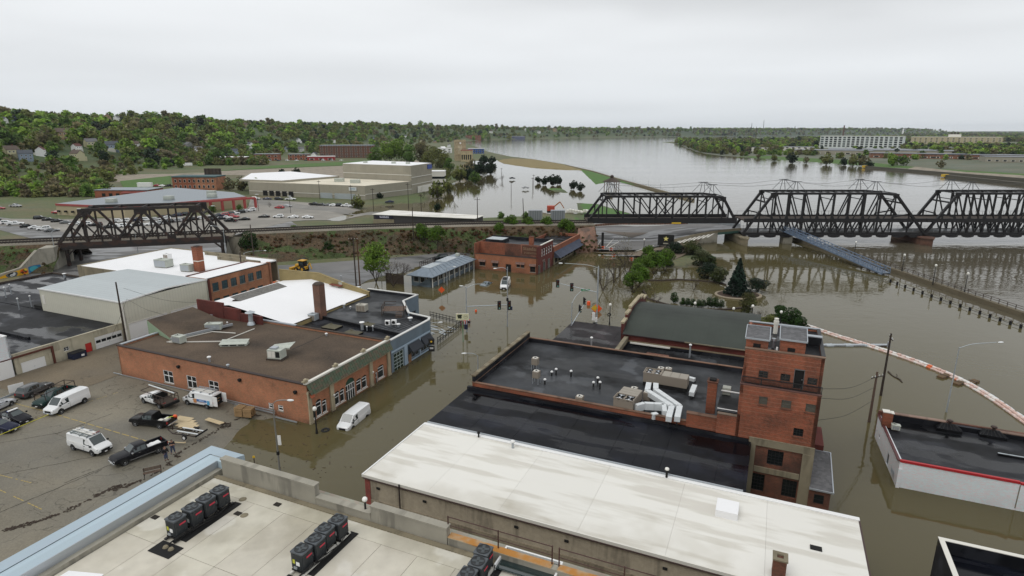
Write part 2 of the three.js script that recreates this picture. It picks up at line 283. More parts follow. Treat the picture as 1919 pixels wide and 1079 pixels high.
drape('parking_lot',[wp(-120,-20),wp(-43,-20),wp(-43,46),wp(-50,56),wp(-104,56),wp(-104,67),wp(-109,67),wp(-109,30)],M.asphalt,0.06,2);
drape('alley',[wp(-106,45),wp(-91.6,45),wp(-91.6,80),wp(-106,80)],tinted(M.asphalt,0.95,0.85,0.75),0.1,2);
drape('road',px2([[0,540],[520,560],[640,545],[690,522],[790,500],[880,482],[880,470],[760,482],[560,497],[470,500],[440,470],[420,430],[300,445],[120,478]],0.6),M.road,0.07,4);
drape('road',px2([[430,468],[470,440],[560,425],[545,415],[330,440],[200,433],[0,408],[-300,380],[-300,420],[0,432],[140,470],[300,480]],0.6),M.road,0.10,6);
drape('parking_lot',px2([[-60,420],[80,428],[175,448],[420,445],[545,416],[650,408],[715,399],[640,385],[530,377],[470,372],[465,390],[380,405],[115,412],[-60,410]],0.6),M.lot,0.13,6);
drape('road',px2([[480,371],[580,386],[690,396],[720,397],[700,404],[560,392],[470,382]],0.6),tinted(M.lot,0.8,0.82,0.85),0.16,6);
drape('meadow',px2([[210,335],[330,328],[520,310],[700,300],[650,310],[450,318],[350,324]],0.7),M.lawn,0.2,14);
drape('meadow',px2([[225,340],[320,330],[320,345],[235,358]],0.7),M.lawn,0.3,14);
drape('gravel_yard',px2([[205,327],[320,326],[450,319],[640,311],[660,306],[800,300],[800,330],[560,336],[440,328],[330,330],[290,333],[240,342],[215,341]],0.7),M.gravel,0.12,14);
drape('dry_meadow',px2([[930,300],[960,297],[1000,298.5],[1060,309],[1092,318],[1050,317.5],[1000,314],[947,306.5]],0.7),M.dryGrass,0.12,12);
drape('lawn',px2([[1345,290.5],[1440,296.5],[1600,308],[1700,318],[1800,327],[1919,335.5],[1919,326],[1750,315],[1600,301],[1440,292]],2),M.lawn,0.2,30);
drape('path',px2([[1700,314],[1800,323],[1919,331],[1919,328],[1810,321],[1715,312]],2),M.gravel,0.45,20);

// ---------------------------------------------------------------- water
const ripples=(N,met,amp,f1,f2,str)=>surf(N,met,(u,v)=>{const a=fbm(u,v,f1,4,f1*str),b=fbm(u+0.3,v,f2,3,f2*str),c=fbm(u,v+0.6,3,3);return [0.5,0.5,0.5,0.05,clamp(0.5+(a-0.5)*0.8+(b-0.5)*0.5*c)];},{bump:amp,flat:0.03});
function waterMat(col,met,amp,f1,f2,str,rough){const r=ripples(1024,met,amp,f1,f2,str),m=new THREE.MeshPhysicalMaterial({roughness:rough,side:THREE.DoubleSide});m.ior=1.33;m.color.setRGB(...col);m.bumpMap=r.bumpMap;m.bumpScale=amp;return m;}
M.flood=waterMat([0.092,0.078,0.037],60,0.02,24,60,1.6,0.04);
M.river=waterMat([0.10,0.087,0.06],70,0.08,12,40,2.2,0.06);
{
const div=[[104,150],[103.2,-115],[100.6,-187],[100.3,-213],[78,-214],[62,-222],...px2([[1300,374],[1150,335],[1060,308],[960,293],[915,284.5],[868,265]])];
const flat=(pts)=>{const s=new THREE.Shape(pts.map((q)=>new THREE.Vector2(q[0],-q[1]))),g=new THREE.ShapeGeometry(s);g.rotateX(-Math.PI/2);return uvm(g);};
struct('flood_water',flat([...div,[-700,-2000],[-700,150]]),M.flood);
struct('river',flat([...div.slice().reverse(),[9000,150],[9000,-6500],[3500,-6500],[-300,-3200]]),M.river);
}
// ---------------------------------------------------------------- buildings on the city grid
// local frame of a grid building: x = a - a0 (along the side streets), z = -(b - b0) (along the flooded street)
function bld(name,label,cat,a0,b0,y0=0,group){
const g=thing(name,label,cat,world(a0,b0,y0),TH,group);
const B={g,a0,b0,y0};
B.bx=(aA,aB,bA,bB,y,Y)=>bx(aA-a0,aB-a0,y-y0,Y-y0,-(bB-b0),-(bA-b0));
B.rb=(aA,aB,bA,bB,y,Y,r=0.05)=>rbx(aA-a0,aB-a0,y-y0,Y-y0,-(bB-b0),-(bA-b0),r,1);
B.box=(n,m,...r)=>part(g,n,B.bx(...r),m);
B.P=(a,b,y)=>[a-a0,y-y0,-(b-b0)];
B.bar=(A,C,w,h,rd)=>bar(B.P(...A),B.P(...C),w,h,rd);
B.add=(n,m,geo,par=g)=>part(par,n,geo,m);
B.cyl=(a,b,y,Y,r,r1,s)=>cyl(a-a0,y-y0,Y-y0,-(b-b0),r,r1,s);
B.quads=(l)=>quads(l.map((q)=>q.map((p)=>B.P(...p))));
B.prism=(pts,y,Y)=>prism(pts.map((p)=>[p[0]-a0,-(p[1]-b0)]),y-y0,Y-y0);
// wall seen from outside from A (left) to C (right); holes [u0,u1,v0,v1,archHeight]
B.wall=(m,A,C,y,Y,holes=[],t=0.3,name='wall')=>{
const p=B.P(A[0],A[1],0),q=B.P(C[0],C[1],0),L=Math.hypot(q[0]-p[0],q[2]-p[2]),s=new THREE.Shape();
s.moveTo(0,y-y0);s.lineTo(L,y-y0);s.lineTo(L,Y-y0);s.lineTo(0,Y-y0);s.closePath();
for (const h of holes) s.holes.push(holePath(h,y0));
const geo=new THREE.ExtrudeGeometry(s,{depth:t,bevelEnabled:false});geo.translate(0,0,-t);uvm(geo,rnd()*9,0);
const W=part(g,name,geo,m),ry=Math.atan2(-(q[2]-p[2]),q[0]-p[0]);W.position.set(p[0],0,p[2]);W.rotation.y=ry;
const W2={L,mesh:W,on(n,mm,geo2,par=g){const o=part(par,n,geo2,mm);if (par===g){o.position.copy(W.position);o.rotation.y=ry;} return o;}};
W2.win=(h,o={})=>windowIn(W2,h,y0,o);return W2;
};
return B;
}
function holePath([u0,u1,v0,v1,ar=0],y0){const p=new THREE.Path();p.moveTo(u0,v0-y0);p.lineTo(u1,v0-y0);p.lineTo(u1,v1-y0);if (ar) p.absellipse((u0+u1)/2,v1-y0,(u1-u0)/2,ar,0,Math.PI,false);p.lineTo(u0,v1-y0);p.closePath();return p;}
// frame, mullions and recessed panes in an opening; cols x rows
function windowIn(W,[u0,u1,v0,v1,ar=0],y0,o){
const f=o.f??0.07,z=o.z??-0.1,cols=o.cols??2,rows=o.rows??2,A=v0-y0,Z=v1-y0+(ar?ar*0.15:0),pcs=[bx(u0,u0+f,A,Z,z-0.06,z+0.04),bx(u1-f,u1,A,Z,z-0.06,z+0.04),bx(u0+f,u1-f,A,A+f,z-0.06,z+0.04),bx(u0+f,u1-f,Z-f,Z,z-0.06,z+0.04)];
const w=(u1-u0-2*f),h=Z-A-2*f,mu=o.mu??f*0.7;
for (let i=1;i<cols;i++){const c=u0+f+w*i/cols;pcs.push(bx(c-mu/2,c+mu/2,A+f,Z-f,z-0.055,z+0.03));}
for (let i=1;i<rows;i++){const c=A+f+h*(o.split&&rows===2?o.split:i/rows);pcs.push(bx(u0+f,u1-f,c-mu/2,c+mu/2,z-0.05,z+0.025));}
const fr=W.on('window',o.fm??M.white,mergeG(pcs));
if (o.one||cols*rows>6) part(fr,'pane',bx(u0+f,u1-f,A+f,Z-f,z-0.03,z-0.01),o.gm??M.glass);
else for (let i=0;i<cols;i++) for (let j=0;j<rows;j++){const a=A+f+h*(rows===2&&o.split?[0,o.split,1][j]:j/rows),b=A+f+h*(rows===2&&o.split?[0,o.split,1][j+1]:(j+1)/rows);part(fr,'pane',bx(u0+f+w*i/cols+0.02,u0+f+w*(i+1)/cols-0.02,a+0.02,b-0.02,z-0.03,z-0.01),o.gm??M.glass);}
if (ar){const s=new THREE.Shape();s.moveTo(u0,Z);s.lineTo(u1,Z);s.absellipse((u0+u1)/2,v1-y0,(u1-u0)/2,ar,0,Math.PI,false);part(fr,'arch_light',uvm(new THREE.ExtrudeGeometry(s,{depth:0.03,bevelEnabled:false}).translate(0,0,z-0.02)),o.am??M.glass);}
if (o.sill) part(fr,'sill',bx(u0-0.08,u1+0.08,A-0.12,A-0.005,-0.05,0.08),o.sm??M.concrete);
return fr;
}
// flat-roofed block with four walls, roof slab and parapet caps
function block(B,m,roofM,a0,a1,b0,b1,y,Y,o={}){
const ph=o.ph??0.35,t=0.3,W={};
W.s=B.wall(m,[a0,b0],[a1,b0],y,Y,o.hs??[]);
W.e=B.wall(m,[a1,b0],[a1,b1],y,Y,o.he??[]);
W.n=B.wall(m,[a1,b1],[a0,b1],y,Y,o.hn??[]);
W.w=B.wall(m,[a0,b1],[a0,b0],y,Y,o.hw??[]);
B.box('roof',roofM,a0+t,a1-t,b0+t,b1-t,Y-ph-0.25,Y-ph);
if (o.inner){const i=o.inner;for (const q of [[a0+t+0.003,a1-t-0.003,b0+t+0.003,b0+t+0.05],[a0+t+0.003,a1-t-0.003,b1-t-0.05,b1-t-0.003],[a0+t+0.003,a0+t+0.05,b0+t+0.06,b1-t-0.06],[a1-t-0.05,a1-t-0.003,b0+t+0.06,b1-t-0.06]]) B.box('flashing',i,...q,Y-ph,Y-0.03);}
if (o.cap){const k=o.capO??0.06,hgt=o.capH??0.1,g=[[a0-k,a1+k,b0-k,b0+t+0.04],[a0-k,a1+k,b1-t-0.04,b1+k],[a0-k,a0+t+0.04,b0+t+0.045,b1-t-0.045],[a1-t-0.04,a1+k,b0+t+0.045,b1-t-0.045]];for (const q of g) B.box('coping',o.cap,...q,Y+0.003,Y+hgt);}
B.box('floor',M.dark,a0+t+0.01,a1-t-0.01,b0+t+0.01,b1-t-0.01,Math.max(y,-0.6),Math.max(y,-0.6)+0.2);
return W;
}
function roofVent(px,py,h,label,o={}){
const v=thing('roof_vent',label,'vent',at(px,py,h),0,'vents on the roofs'),H=o.h??0.7,r=o.r??0.13;
part(v,'pipe',cyl(0,-0.05,H,0,r,r,10),o.m??M.steel);part(v,'cap',lathe([[r,H-0.02],[r*1.8,H],[r*1.8,H+0.14],[r*0.7,H+0.22],[0,H+0.24]],12),o.cm??M.white);return v;
}
function hvac(px,py,h,label,L,W,Hh,turn=0,m=M.hvac,fans=1){
const p=ab(px,py,h),v=thing('rooftop_unit',label,'air conditioner',world(p[0],p[1],h),TH+turn,'rooftop air handlers');
part(v,'housing',mergeG([rbx(-L/2,L/2,0.14,Hh,-W/2,W/2,0.04),bx(-L/2-0.03,L/2+0.03,Hh-0.1,Hh-0.04,-W/2-0.03,W/2+0.03)]),m);
part(v,'curb',bx(-L/2+0.1,L/2-0.1,-0.05,0.13,-W/2+0.1,W/2-0.1),M.darkWood);
for (let i=0;i<fans;i++){const x=-L/2+W*0.5+i*W*0.95;const f=part(v,'fan_ring',lathe([[W*0.3,Hh-0.01],[W*0.36,Hh],[W*0.36,Hh+0.07],[W*0.31,Hh+0.07],[W*0.3,Hh+0.01],[0.02,Hh+0.012]],16,x),m);part(f,'fan_blade',[0,1,2].map((k)=>mv(bx(0.03,W*0.28,Hh+0.02,Hh+0.035,-0.07,0.07),0,0,0,k*2.09).translate(x,0,0)),M.dark);}
for (let i=0;i<3;i++) part(v,'louvre_panel',bx(-L/2+0.12+i*(L-0.2)/3,-L/2+0.04+(i+1)*(L-0.2)/3,0.25,Hh-0.2,W/2+0.004,W/2+0.02),m===M.hvac?M.steel:M.acTan);
return v;
}
function sign(parent,W,H,rows,bg,fg,o={}){
const c=document.createElement('canvas');c.width=o.w??256;c.height=Math.round(c.width*H/W);const x=c.getContext('2d');x.fillStyle=bg;x.fillRect(0,0,c.width,c.height);
if (o.draw) o.draw(x,c.width,c.height);x.fillStyle=fg;x.textAlign='center';x.textBaseline='middle';rows.forEach((r,i)=>{x.font=`bold ${Math.round(c.height / rows.length * (o.k ?? 0.7))}px sans-serif`;x.fillText(r,c.width*(o.cx??0.5),c.height*(i+0.5)/rows.length,c.width*0.92);});
const t=new THREE.CanvasTexture(c);t.colorSpace=THREE.SRGBColorSpace;const m=new THREE.MeshStandardMaterial({map:t,roughness:0.5,side:THREE.DoubleSide});const g=new THREE.PlaneGeometry(W,H);return part(parent,o.name??'sign_face',g,m);
}

// ---- the beige roof with the blue cornice, nearest the camera
{
const B=bld('flat_roof_building','large beige flat roof edged by a wide pale blue metal cornice','building',-34,15);
block(B,M.block,M.beigeRoof,-36.2,6,2,27.3,-1,14.6,{ph:0.02});
// membrane sheets
const pieces=[];for (let i=0;i<15;i++){const a=-33.55+i*2.45;for (let j=0;j<3;j++){const b0=6+j*6.5+(j?0:0),b1=Math.min(24.2,b0+6.5);pieces.push([a+0.012,a+2.438,b0+0.012,b1-0.012]);}}
pieces.push([-33.55,3,24.22,25.6]);
const BR=[0.97,1.0,1.03,0.985].map((k)=>tinted(M.beigeRoof,k,k*(k>1?1:0.99),k*0.985));
pieces.forEach((q,i)=>B.box('roof_panel',BR[(i*7+(i>>2))%4],...q,14.62,14.78+(i%3)*0.004));
const cap=M.oldConcrete,t=0.42;
B.add('parapet',M.concrete,[B.bx(-34.0,-33.6,3,26.05,14.65,15.05)]);
B.add('parapet',M.concrete,[B.rb(-33.1,-24.9,25.65,26.05,14.6,16.2,0.03),B.bx(-33.12,-24.88,25.6,26.1,16.1,16.22)]);
B.add('parapet',M.concrete,[B.rb(-24.89,-20.65,25.65,26.05,14.6,15.4,0.03),B.bx(-24.87,-20.66,25.6,26.1,15.33,15.42)]);
B.add('parapet',M.concrete,[B.rb(-20.64,-15.3,25.65,26.05,14.6,15.95,0.03),B.bx(-20.65,-15.28,25.6,26.1,15.86,15.97)]);
B.add('parapet',M.concrete,B.bx(-15.27,5.9,25.7,26.1,14.6,15.3));
const rust=surf(256,6,(u,v)=>{const s=sm(0.4,0.7,fbm(u,v,5,5)),c=mix3([0.4,0.36,0.27],[0.42,0.19,0.04],s);return [...c,0.9,s];},{flat:0.9});
B.add('rusted_ledge',rust,B.bx(-15.27,-8.95,25.66,26.14,15.3,15.36));B.add('rusted_ledge',rust,B.bx(-8.6,5.9,25.66,26.14,15.3,15.36));
B.add('flashing',M.oldConcrete,[B.bx(-33.6,5.9,25.3,25.62,14.78,14.86)]);
// blue cornice, two steps, mitred at the corner
B.add('cornice',M.blueMetal,B.quads([[[-36.5,3,15.35],[-35.2,3,15.6],[-35.2,26.5,15.6],[-36.5,27.7,15.35]],[[-36.5,3,14.6],[-36.5,3,15.35],[-36.5,27.7,15.35],[-36.5,27.7,14.6]],[[-36.5,27.7,15.35],[-35.2,26.5,15.6],[-33.2,26.5,15.6],[-33.2,27.7,15.35]],[[-33.2,27.7,14.6],[-36.5,27.7,14.6],[-36.5,27.7,15.35],[-33.2,27.7,15.35]],[[-33.2,26.1,15.6],[-33.2,26.1,14.6],[-33.2,27.7,14.6],[-33.2,27.7,15.35]]]));
B.add('cornice_step',tinted(M.blueMetal,1.12,1.12,1.1),[B.bx(-35.2,-34.05,3,26.5,15.0,15.56),B.bx(-34.04,-33.2,26.08,26.5,15.0,15.56)]);
B.add('cornice_trim',M.steel,[B.bx(-34.05,-34.0,3,26.07,14.9,15.58)]);
B.add('roof_patch',M.pureWhiteRoof,B.prism([[-33.2,15.6],[-31.2,16.2],[-30.5,14.5],[-31,11],[-33.3,11]],14.79,14.80));
// pipe railing
const rail=plain(0.055,0.022,0.016,0.6);
for (const [s,e] of [[-15.4,-9.0],[-8.6,5.5]]){B.add('top_rail',rail,B.bar([s,26,16.45],[e,26,16.45],0.06,0.06,6));B.add('middle_rail',rail,B.bar([s,26,15.9],[e,26,15.9],0.05,0.05,6));const n=Math.max(2,Math.round((e-s)/3.2));for (let i=0;i<=n;i++) B.add('rail_post',rail,B.bar([s+(e-s)*i/n,26,15.3],[s+(e-s)*i/n,26,16.5],0.08,0.08,6));}
const dk=plain(0.02,0.016,0.012,0.9);
[[360,950],[446,962],[295,953],[291,969],[520,945]].forEach(([x,y])=>{const p=ab(x,y,14.8);B.add('drain_grate',dk,B.bx(p[0]-0.22,p[0]+0.22,p[1]-0.16,p[1]+0.16,14.79,14.83));});
{const p=ab(240,972,14.8);B.add('scupper_box',M.whiteWarm,B.rb(p[0]-0.4,p[0]+0.4,p[1]-0.3,p[1]+0.3,14.7,15.1));}
[[455,935],[458,965]].forEach(([x,y])=>{const p=ab(x,y,14.8);B.add('drain_cover',M.oldConcrete,B.cyl(p[0],p[1],14.79,14.86,0.25,0.15,12));});
{const L=thing('globe_lamp','small white globe lamp on the beige parapet step','lamp',world(-21.2,25.9,15.4));part(L,'stem',cyl(0,0,0.55,0,0.07,0.06,8),M.blackMetal);part(L,'globe',norm(new THREE.SphereGeometry(0.17,12,8).translate(0,0.68,0)),M.globe);}
{const p=ab(970,1068,14.8),E=thing('light_well','pale blue framed glass light well at the bottom edge of the photo','skylight',world(p[0],p[1]+0.3,14.8),TH);part(E,'frame',[bx(-1.2,2.2,0,0.35,-0.9,-0.8),bx(-1.2,-1.1,0,0.35,-0.8,0.8),bx(2.1,2.2,0,0.35,-0.8,0.8)],M.white);part(E,'pane',bx(-1.1,2.1,0.12,0.16,-0.8,0.8),M.carGlass);}
}
// condensing units in rows on the beige roof
{
const mk=()=>{
const v=thing('condenser','x','air conditioner',[0,0,0],TH,'dark condensers in rows on the beige roof'),w=0.41;
const body=part(v,'cabinet',rbx(-w,w,0.1,1.12,-w,w,0.1,2),M.acDark);
const ribs=[];for (let i=0;i<8;i++) for (const s of [-1,1]){ribs.push(bx(-w+0.1+i*0.095,-w+0.115+i*0.095,0.16,1.06,s*w-0.008,s*w+0.012));ribs.push(bx(s*w-0.008,s*w+0.012,0.16,1.06,-w+0.1+i*0.095,-w+0.115+i*0.095));}
part(v,'louvre',ribs,plain(0.04,0.045,0.05,0.5));
part(v,'top_cover',mergeG([rbx(-w-0.02,w+0.02,1.1,1.22,-w-0.02,w+0.02,0.05,2)]),plain(0.07,0.08,0.09,0.4));
const f=part(v,'fan_guard',lathe([[0.38,1.22],[0.38,1.26],[0.34,1.27],[0.32,1.225],[0.05,1.225],[0.05,1.25],[0,1.26]],20),plain(0.018,0.02,0.022,0.5));
part(f,'fan_blade',[0,1,2,3].map((k)=>mv(bx(0.05,0.31,1.228,1.24,-0.08,0.08),0,0,0,k*1.57+0.3)),plain(0.05,0.06,0.065,0.4));
part(v,'yellow_label',bx(-0.28,-0.12,0.5,0.75,w+0.013,w+0.018),plain(0.5,0.5,0.05,0.6));
part(v,'white_label',bx(-0.05,0.2,0.42,0.66,w+0.013,w+0.018),M.white);part(v,'red_label',bx(w+0.013,w+0.018,0.78,0.88,-0.3,0.12),plain(0.5,0.03,0.06,0.5));
part(v,'service_valve',bx(-0.2,0.02,0.2,0.34,w+0.013,w+0.07),M.steel);
part(v,'foot',[bx(-w,w,0,0.1,-w,-w+0.12),bx(-w,w,0,0.1,w-0.12,w)],M.dark);return v;
};
const ord=['nearest','second nearest','third nearest','farthest'];let first=null;
const rows=[[-30.25,[20.0,21.05,22.05,23.05],'left-hand row of four by the blue cornice',0.14],[-21.5,[20.8,21.75,22.7,23.65],'middle row of four on a white curb',0.14],[-12.4,[22.8,23.75,24.7],'right-hand row by the pipe railing',0.12]];
rows.forEach(([a,bs,where,y],r)=>{
bs.forEach((b,i)=>{const lab=`dark ribbed condenser, ${ord[i + (r === 2 && i ? 1 : 0)]} in the ${where}`,p=world(a+0.08*Math.sin(b*3),b,14.8+y);if (!first){first=mk();first.position.set(...p);first.userData.label=lab;} else dup(first,p,TH,lab);});
const S=thing('condenser_stand',['black steel stand under the left-hand condenser row','white curb under the middle condenser row','low curb under the right-hand condenser row'][r],'stand',world(a,bs[0],14.8),TH),L=bs[bs.length-1]-bs[0]+1.2;
part(S,'rail',[bx(-0.45,-0.3,0.05,y,-L+0.6,0.6),bx(0.3,0.45,0.05,y,-L+0.6,0.6)],r===0?M.blackMetal:M.whiteWarm);part(S,'mat',bx(0.3,0.85,-0.01,0.02,-L+0.4,0.2),M.dark);part(S,'mat',bx(-0.5,1.2,-0.01,0.025,0.62,1.6),M.dark);
part(S,'refrigerant_line',[0,1,2].map((k)=>tube([[0.5+k*0.05,0.35,-L+1+k],[0.62+k*0.07,0.15+0.1*k,-L*0.5],[0.55,0.3+0.08*k,0],[0.2,0.1,0.9]],0.025,14,5)),M.rubber);
part(S,'pipe_boot',[cyl(0.2,0,0.12,1.0,0.18,0.12,10),cyl(0.65,0,0.12,1.0,0.18,0.12,10)],M.oldConcrete);
});
}
// ---- long white roof on the near block
{
const B=bld('white_roof_building','long building with a streaked white roof and tan painted brick side wall','building',-12,46);
block(B,M.wallTan,M.whiteRoof,-33,9.2,40.6,51.6,-1,6.35,{ph:0.0});
const RW=[1,0.98,1.01].map((k)=>tinted(M.whiteRoof,k,k,k*0.99));
for (let i=0;i<6;i++) B.box('roof_panel',RW[(i*2)%3],-33.1+i*7.05+0.006,-33.1+(i+1)*7.05-0.006,40.55,51.3,6.36,6.44);
B.add('roof_edge',M.white,[B.rb(-33.12,9.3,51.31,51.75,6.2,6.55,0.04)]);B.add('roof_edge',M.whiteWarm,[B.bx(-33.14,9.3,40.42,40.54,6.2,6.48)]);B.add('roof_edge',M.white,[B.bx(-33.25,-33.11,40.42,51.75,6.2,6.5)]);B.add('roof_edge',plain(0.06,0.035,0.03,0.7),[B.bx(9.21,9.33,40.42,51.3,6.1,6.46)]);
B.add('gutter',plain(0.07,0.045,0.04,0.7),B.bx(-33.1,9.3,40.36,40.44,6.08,6.2));
B.add('downpipe',plain(0.03,0.02,0.018,0.6),[B.bar([-29.0,40.35,2.6],[-29.0,40.35,6.5],0.14,0.14,8),B.bar([-29,40.35,6.1],[-28.3,40.45,6.0],0.06,0.06,6)]);
for (const a of [-31.7,-26.6,-17.5,-13,-5]) B.box('wall_vent',M.dark,a,a+0.35,40.5,40.59,5.2,5.4);
B.add('wall_band',tinted(M.wallTan,0.72,0.7,0.66),B.bx(-32.4,9.1,40.5,40.598,-1,3.9));B.add('corner_quoin',tinted(M.brickMaroon,2.4,2.8,3),B.bx(-33.03,-32.45,40.55,40.62,-1,6.0));
{const p=ab(1362,960,6.6);B.add('roof_hatch',M.pureWhiteRoof,[B.rb(p[0]-0.9,p[0]+0.9,p[1]-0.7,p[1]+1.2,6.4,7.1,0.04)]);}
{const p=ab(1529,1027,6.46);B.add('roof_opening',M.dark,B.bx(p[0]-0.42,p[0]+0.42,p[1]-0.28,p[1]+0.28,6.45,6.5));}
{const p=ab(1458,1079,6.46);const C=thing('chimney','short mossy brick chimney at the bottom edge of the white roof','chimney',world(p[0],p[1]+0.2,6.4),TH);part(C,'stack',bx(-0.45,0.45,0,1.5,-0.45,0.45),M.brickDark);part(C,'cap',[bx(-0.52,0.52,1.5,1.62,-0.52,-0.22),bx(-0.52,0.52,1.5,1.62,0.22,0.52),bx(-0.52,-0.22,1.5,1.62,-0.22,0.22),bx(0.22,0.52,1.5,1.62,-0.22,0.22)],M.oldConcrete);part(C,'flue',bx(-0.2,0.2,1.3,1.45,-0.2,0.2),M.dark);}
roofVent(897,818,6.5,'short dark vent on the far edge of the white roof',{m:M.dark,cm:M.dark,h:0.4,r:0.09});roofVent(961,838,6.5,'pale vent pipe on the far edge of the white roof',{h:0.6});
}
// ---- glossy black roof behind it
{
const B=bld('black_roof_building','low building with a glossy wet black membrane roof','building',-16,57);
block(B,M.block,M.tarGloss,-32.9,0.1,51.8,61.6,-1,6.6,{ph:0.0});
for (let i=0;i<13;i++) B.box('roof_panel',M.tarGloss,-32.9+i*2.54+0.01,-32.9+(i+1)*2.54-0.01,51.82,61.2,6.605,6.66+(i%2)*0.012);
B.add('flashing',M.tar,B.bx(-32.9,0.1,61.21,61.65,6.5,7.0));
B.add('edge_strip',M.steel,B.bx(-32.9,0.1,51.76,51.81,6.5,6.7));
B.add('end_wall',M.tarGloss,B.bx(0.11,0.35,51.8,61.5,0,6.75));
roofVent(1249,893,6.6,'white capped black pipe on the glossy black roof',{h:0.75,m:M.dark,r:0.11,cm:M.globe});
}
// ---- tar roof with brick parapet and air handlers, and the brick tower
{
const B=bld('tar_roof_building','brick building with grey patched tar roof and stone capped parapet','building',-16,70);
block(B,M.brickRust,M.tarGrey,-32.4,6.2,61.72,80.3,-1,7.45,{ph:0.6,inner:M.tar,cap:tinted(M.concrete,0.62,0.38,0.3),capH:0.08});
// tall street parapet with a toothed stone cap
B.add('street_parapet',M.tar,B.bx(-32.45,-32.1,61.8,80.3,7.3,8.25));
for (let i=0;i<17;i++) B.box('parapet_stone',i%2?M.oldConcrete:tinted(M.concrete,0.55,0.47,0.36),-32.55,-32.0,61.75+i*1.09,61.75+(i+1)*1.09-0.02,8.255,8.42+(i%2)*0.03);
B.add('raised_parapet',M.brickRust,[B.bx(-6.3,-2.6,61.55,62.05,6.9,8.5)]);B.add('coping',tinted(M.concrete,0.5,0.3,0.24),B.bx(-6.35,-2.55,61.5,62.1,8.5,8.6));
B.add('lower_wall',M.brickRed,B.bx(-6.3,-1.25,61.5,61.7,6.7,7.5));
}
{
const B=bld('brick_tower','tall red brick tower with roof huts, balcony and concrete framed base','tower',2.5,65);
const T=(hs)=>hs.map((q)=>[q[0],q[1],q[2],q[3]]);
// west 1.2 m of the front belongs to the set-back flank
const hs0=[[2.9,4.0,4.2,5.9],[2.0,3.3,1.2,3.2],[5.0,6.4,1.2,3.2],[5.4,6.3,8.2,9.1],[1.9,2.7,11.0,11.9],[4.0,4.9,11.0,11.9],[6.2,7.1,11.0,11.9]];
hs0[0]=[3.3,4.8,4.5,6.2];
const W=B.wall(M.brickRed,[-1.25,61.35],[6.2,61.35],6.45,12.9,hs0.slice(3),0.35),WL=B.wall(M.brickDark,[-1.25,61.35],[6.2,61.35],-1,6.449,hs0.slice(0,3),0.35);WL.mesh.material=tinted(M.brickDark,1.05,1.05,1.05);
hs0.forEach((h,i)=>(i<3?WL:W).win(h,{cols:i<3?4:3,rows:i<3?5:3,f:0.05,mu:0.025,fm:i<4?M.blackMetal:plain(0.1,0.085,0.06,0.6),gm:i<4?M.glass:plain(0.09,0.085,0.07,0.3),z:-0.18,sill:i>=3,sm:M.brickDark}));
const E=B.wall(M.brickDark,[6.2,61.35],[6.2,72],-1,12.9,[],0.35);B.wall(M.brickRed,[6.2,72],[-1.25,72],-1,16.4);B.wall(M.brickRed,[-1.25,72],[-1.25,61.35],5,12.9);
const hs1=[[1.5,2.4,13.55,14.35],[3.55,4.45,13.55,14.35],[4.75,5.7,12.95,15.0],[6.0,6.9,13.55,14.35]];
M.steel2b=plain(0.1,0.1,0.1,0.5);const U=B.wall(M.brickRed,[-1.15,62.2],[6.15,62.2],12.9,16.5,hs1,0.3);
hs1.forEach((h,i)=>i===2?(()=>{const d=U.on('door',M.dark,bx(h[0]+0.06,h[1]-0.06,12.95,14.9,-0.2,-0.14));part(d,'door_frame',[bx(h[0],h[0]+0.06,12.95,15,-0.2,0.01),bx(h[1]-0.06,h[1],12.95,15,-0.2,0.01),bx(h[0],h[1],14.95,15.06,-0.2,0.05)],M.steel2b);part(d,'handle',bx(h[1]-0.2,h[1]-0.14,13.9,14.0,-0.14,-0.08),M.steel);})():U.win(h,{cols:2,rows:3,f:0.05,mu:0.03,fm:plain(0.06,0.045,0.035,0.6),z:-0.16,sill:true,sm:M.brickDark}));
B.wall(M.brickDark,[6.15,62.2],[6.15,72],12.9,16.5);B.wall(M.brickRed,[-1.15,72],[-1.15,62.2],12.9,16.5);
B.box('ledge',M.tar,-1.2,6.2,61.4,62.15,12.6,12.85);B.box('coping',plain(0.12,0.06,0.05,0.8),-1.3,6.25,61.3,61.6,12.905,13.0);
// balcony rail
const rl=M.blackMetal;B.add('balcony_rail',rl,[B.bar([-1.15,61.5,13.75],[6.15,61.5,13.75],0.08,0.08)]);B.add('balcony_rail',rl,[B.bar([-1.15,61.5,13.1],[6.15,61.5,13.1],0.04,0.04)]);
const bal=[];for (let i=0;i<=62;i++) bal.push(B.bx(-1.15+i*0.118-0.022,-1.15+i*0.118+0.022,61.49,61.51,13.1,13.75));B.add('baluster',rl,bal).userData.kind='stuff';
for (let i=0;i<5;i++) B.box('rail_post',rl,-1.18+i*1.83,-1.12+i*1.83,61.47,61.53,12.95,13.8);
// roof, huts
B.box('roof',M.tar,-0.85,5.85,62.5,71.7,16.0,16.25);
B.add('coping',tinted(M.concrete,0.6,0.42,0.36),[B.bx(-1.2,6.2,62.14,62.55,16.5,16.6)]);B.add('coping',M.blackMetal,[B.bx(5.83,6.2,62.56,71.7,16.5,16.62)]);B.add('coping',M.steel,[B.bx(-1.2,6.2,71.7,72.05,16.5,16.6)]);
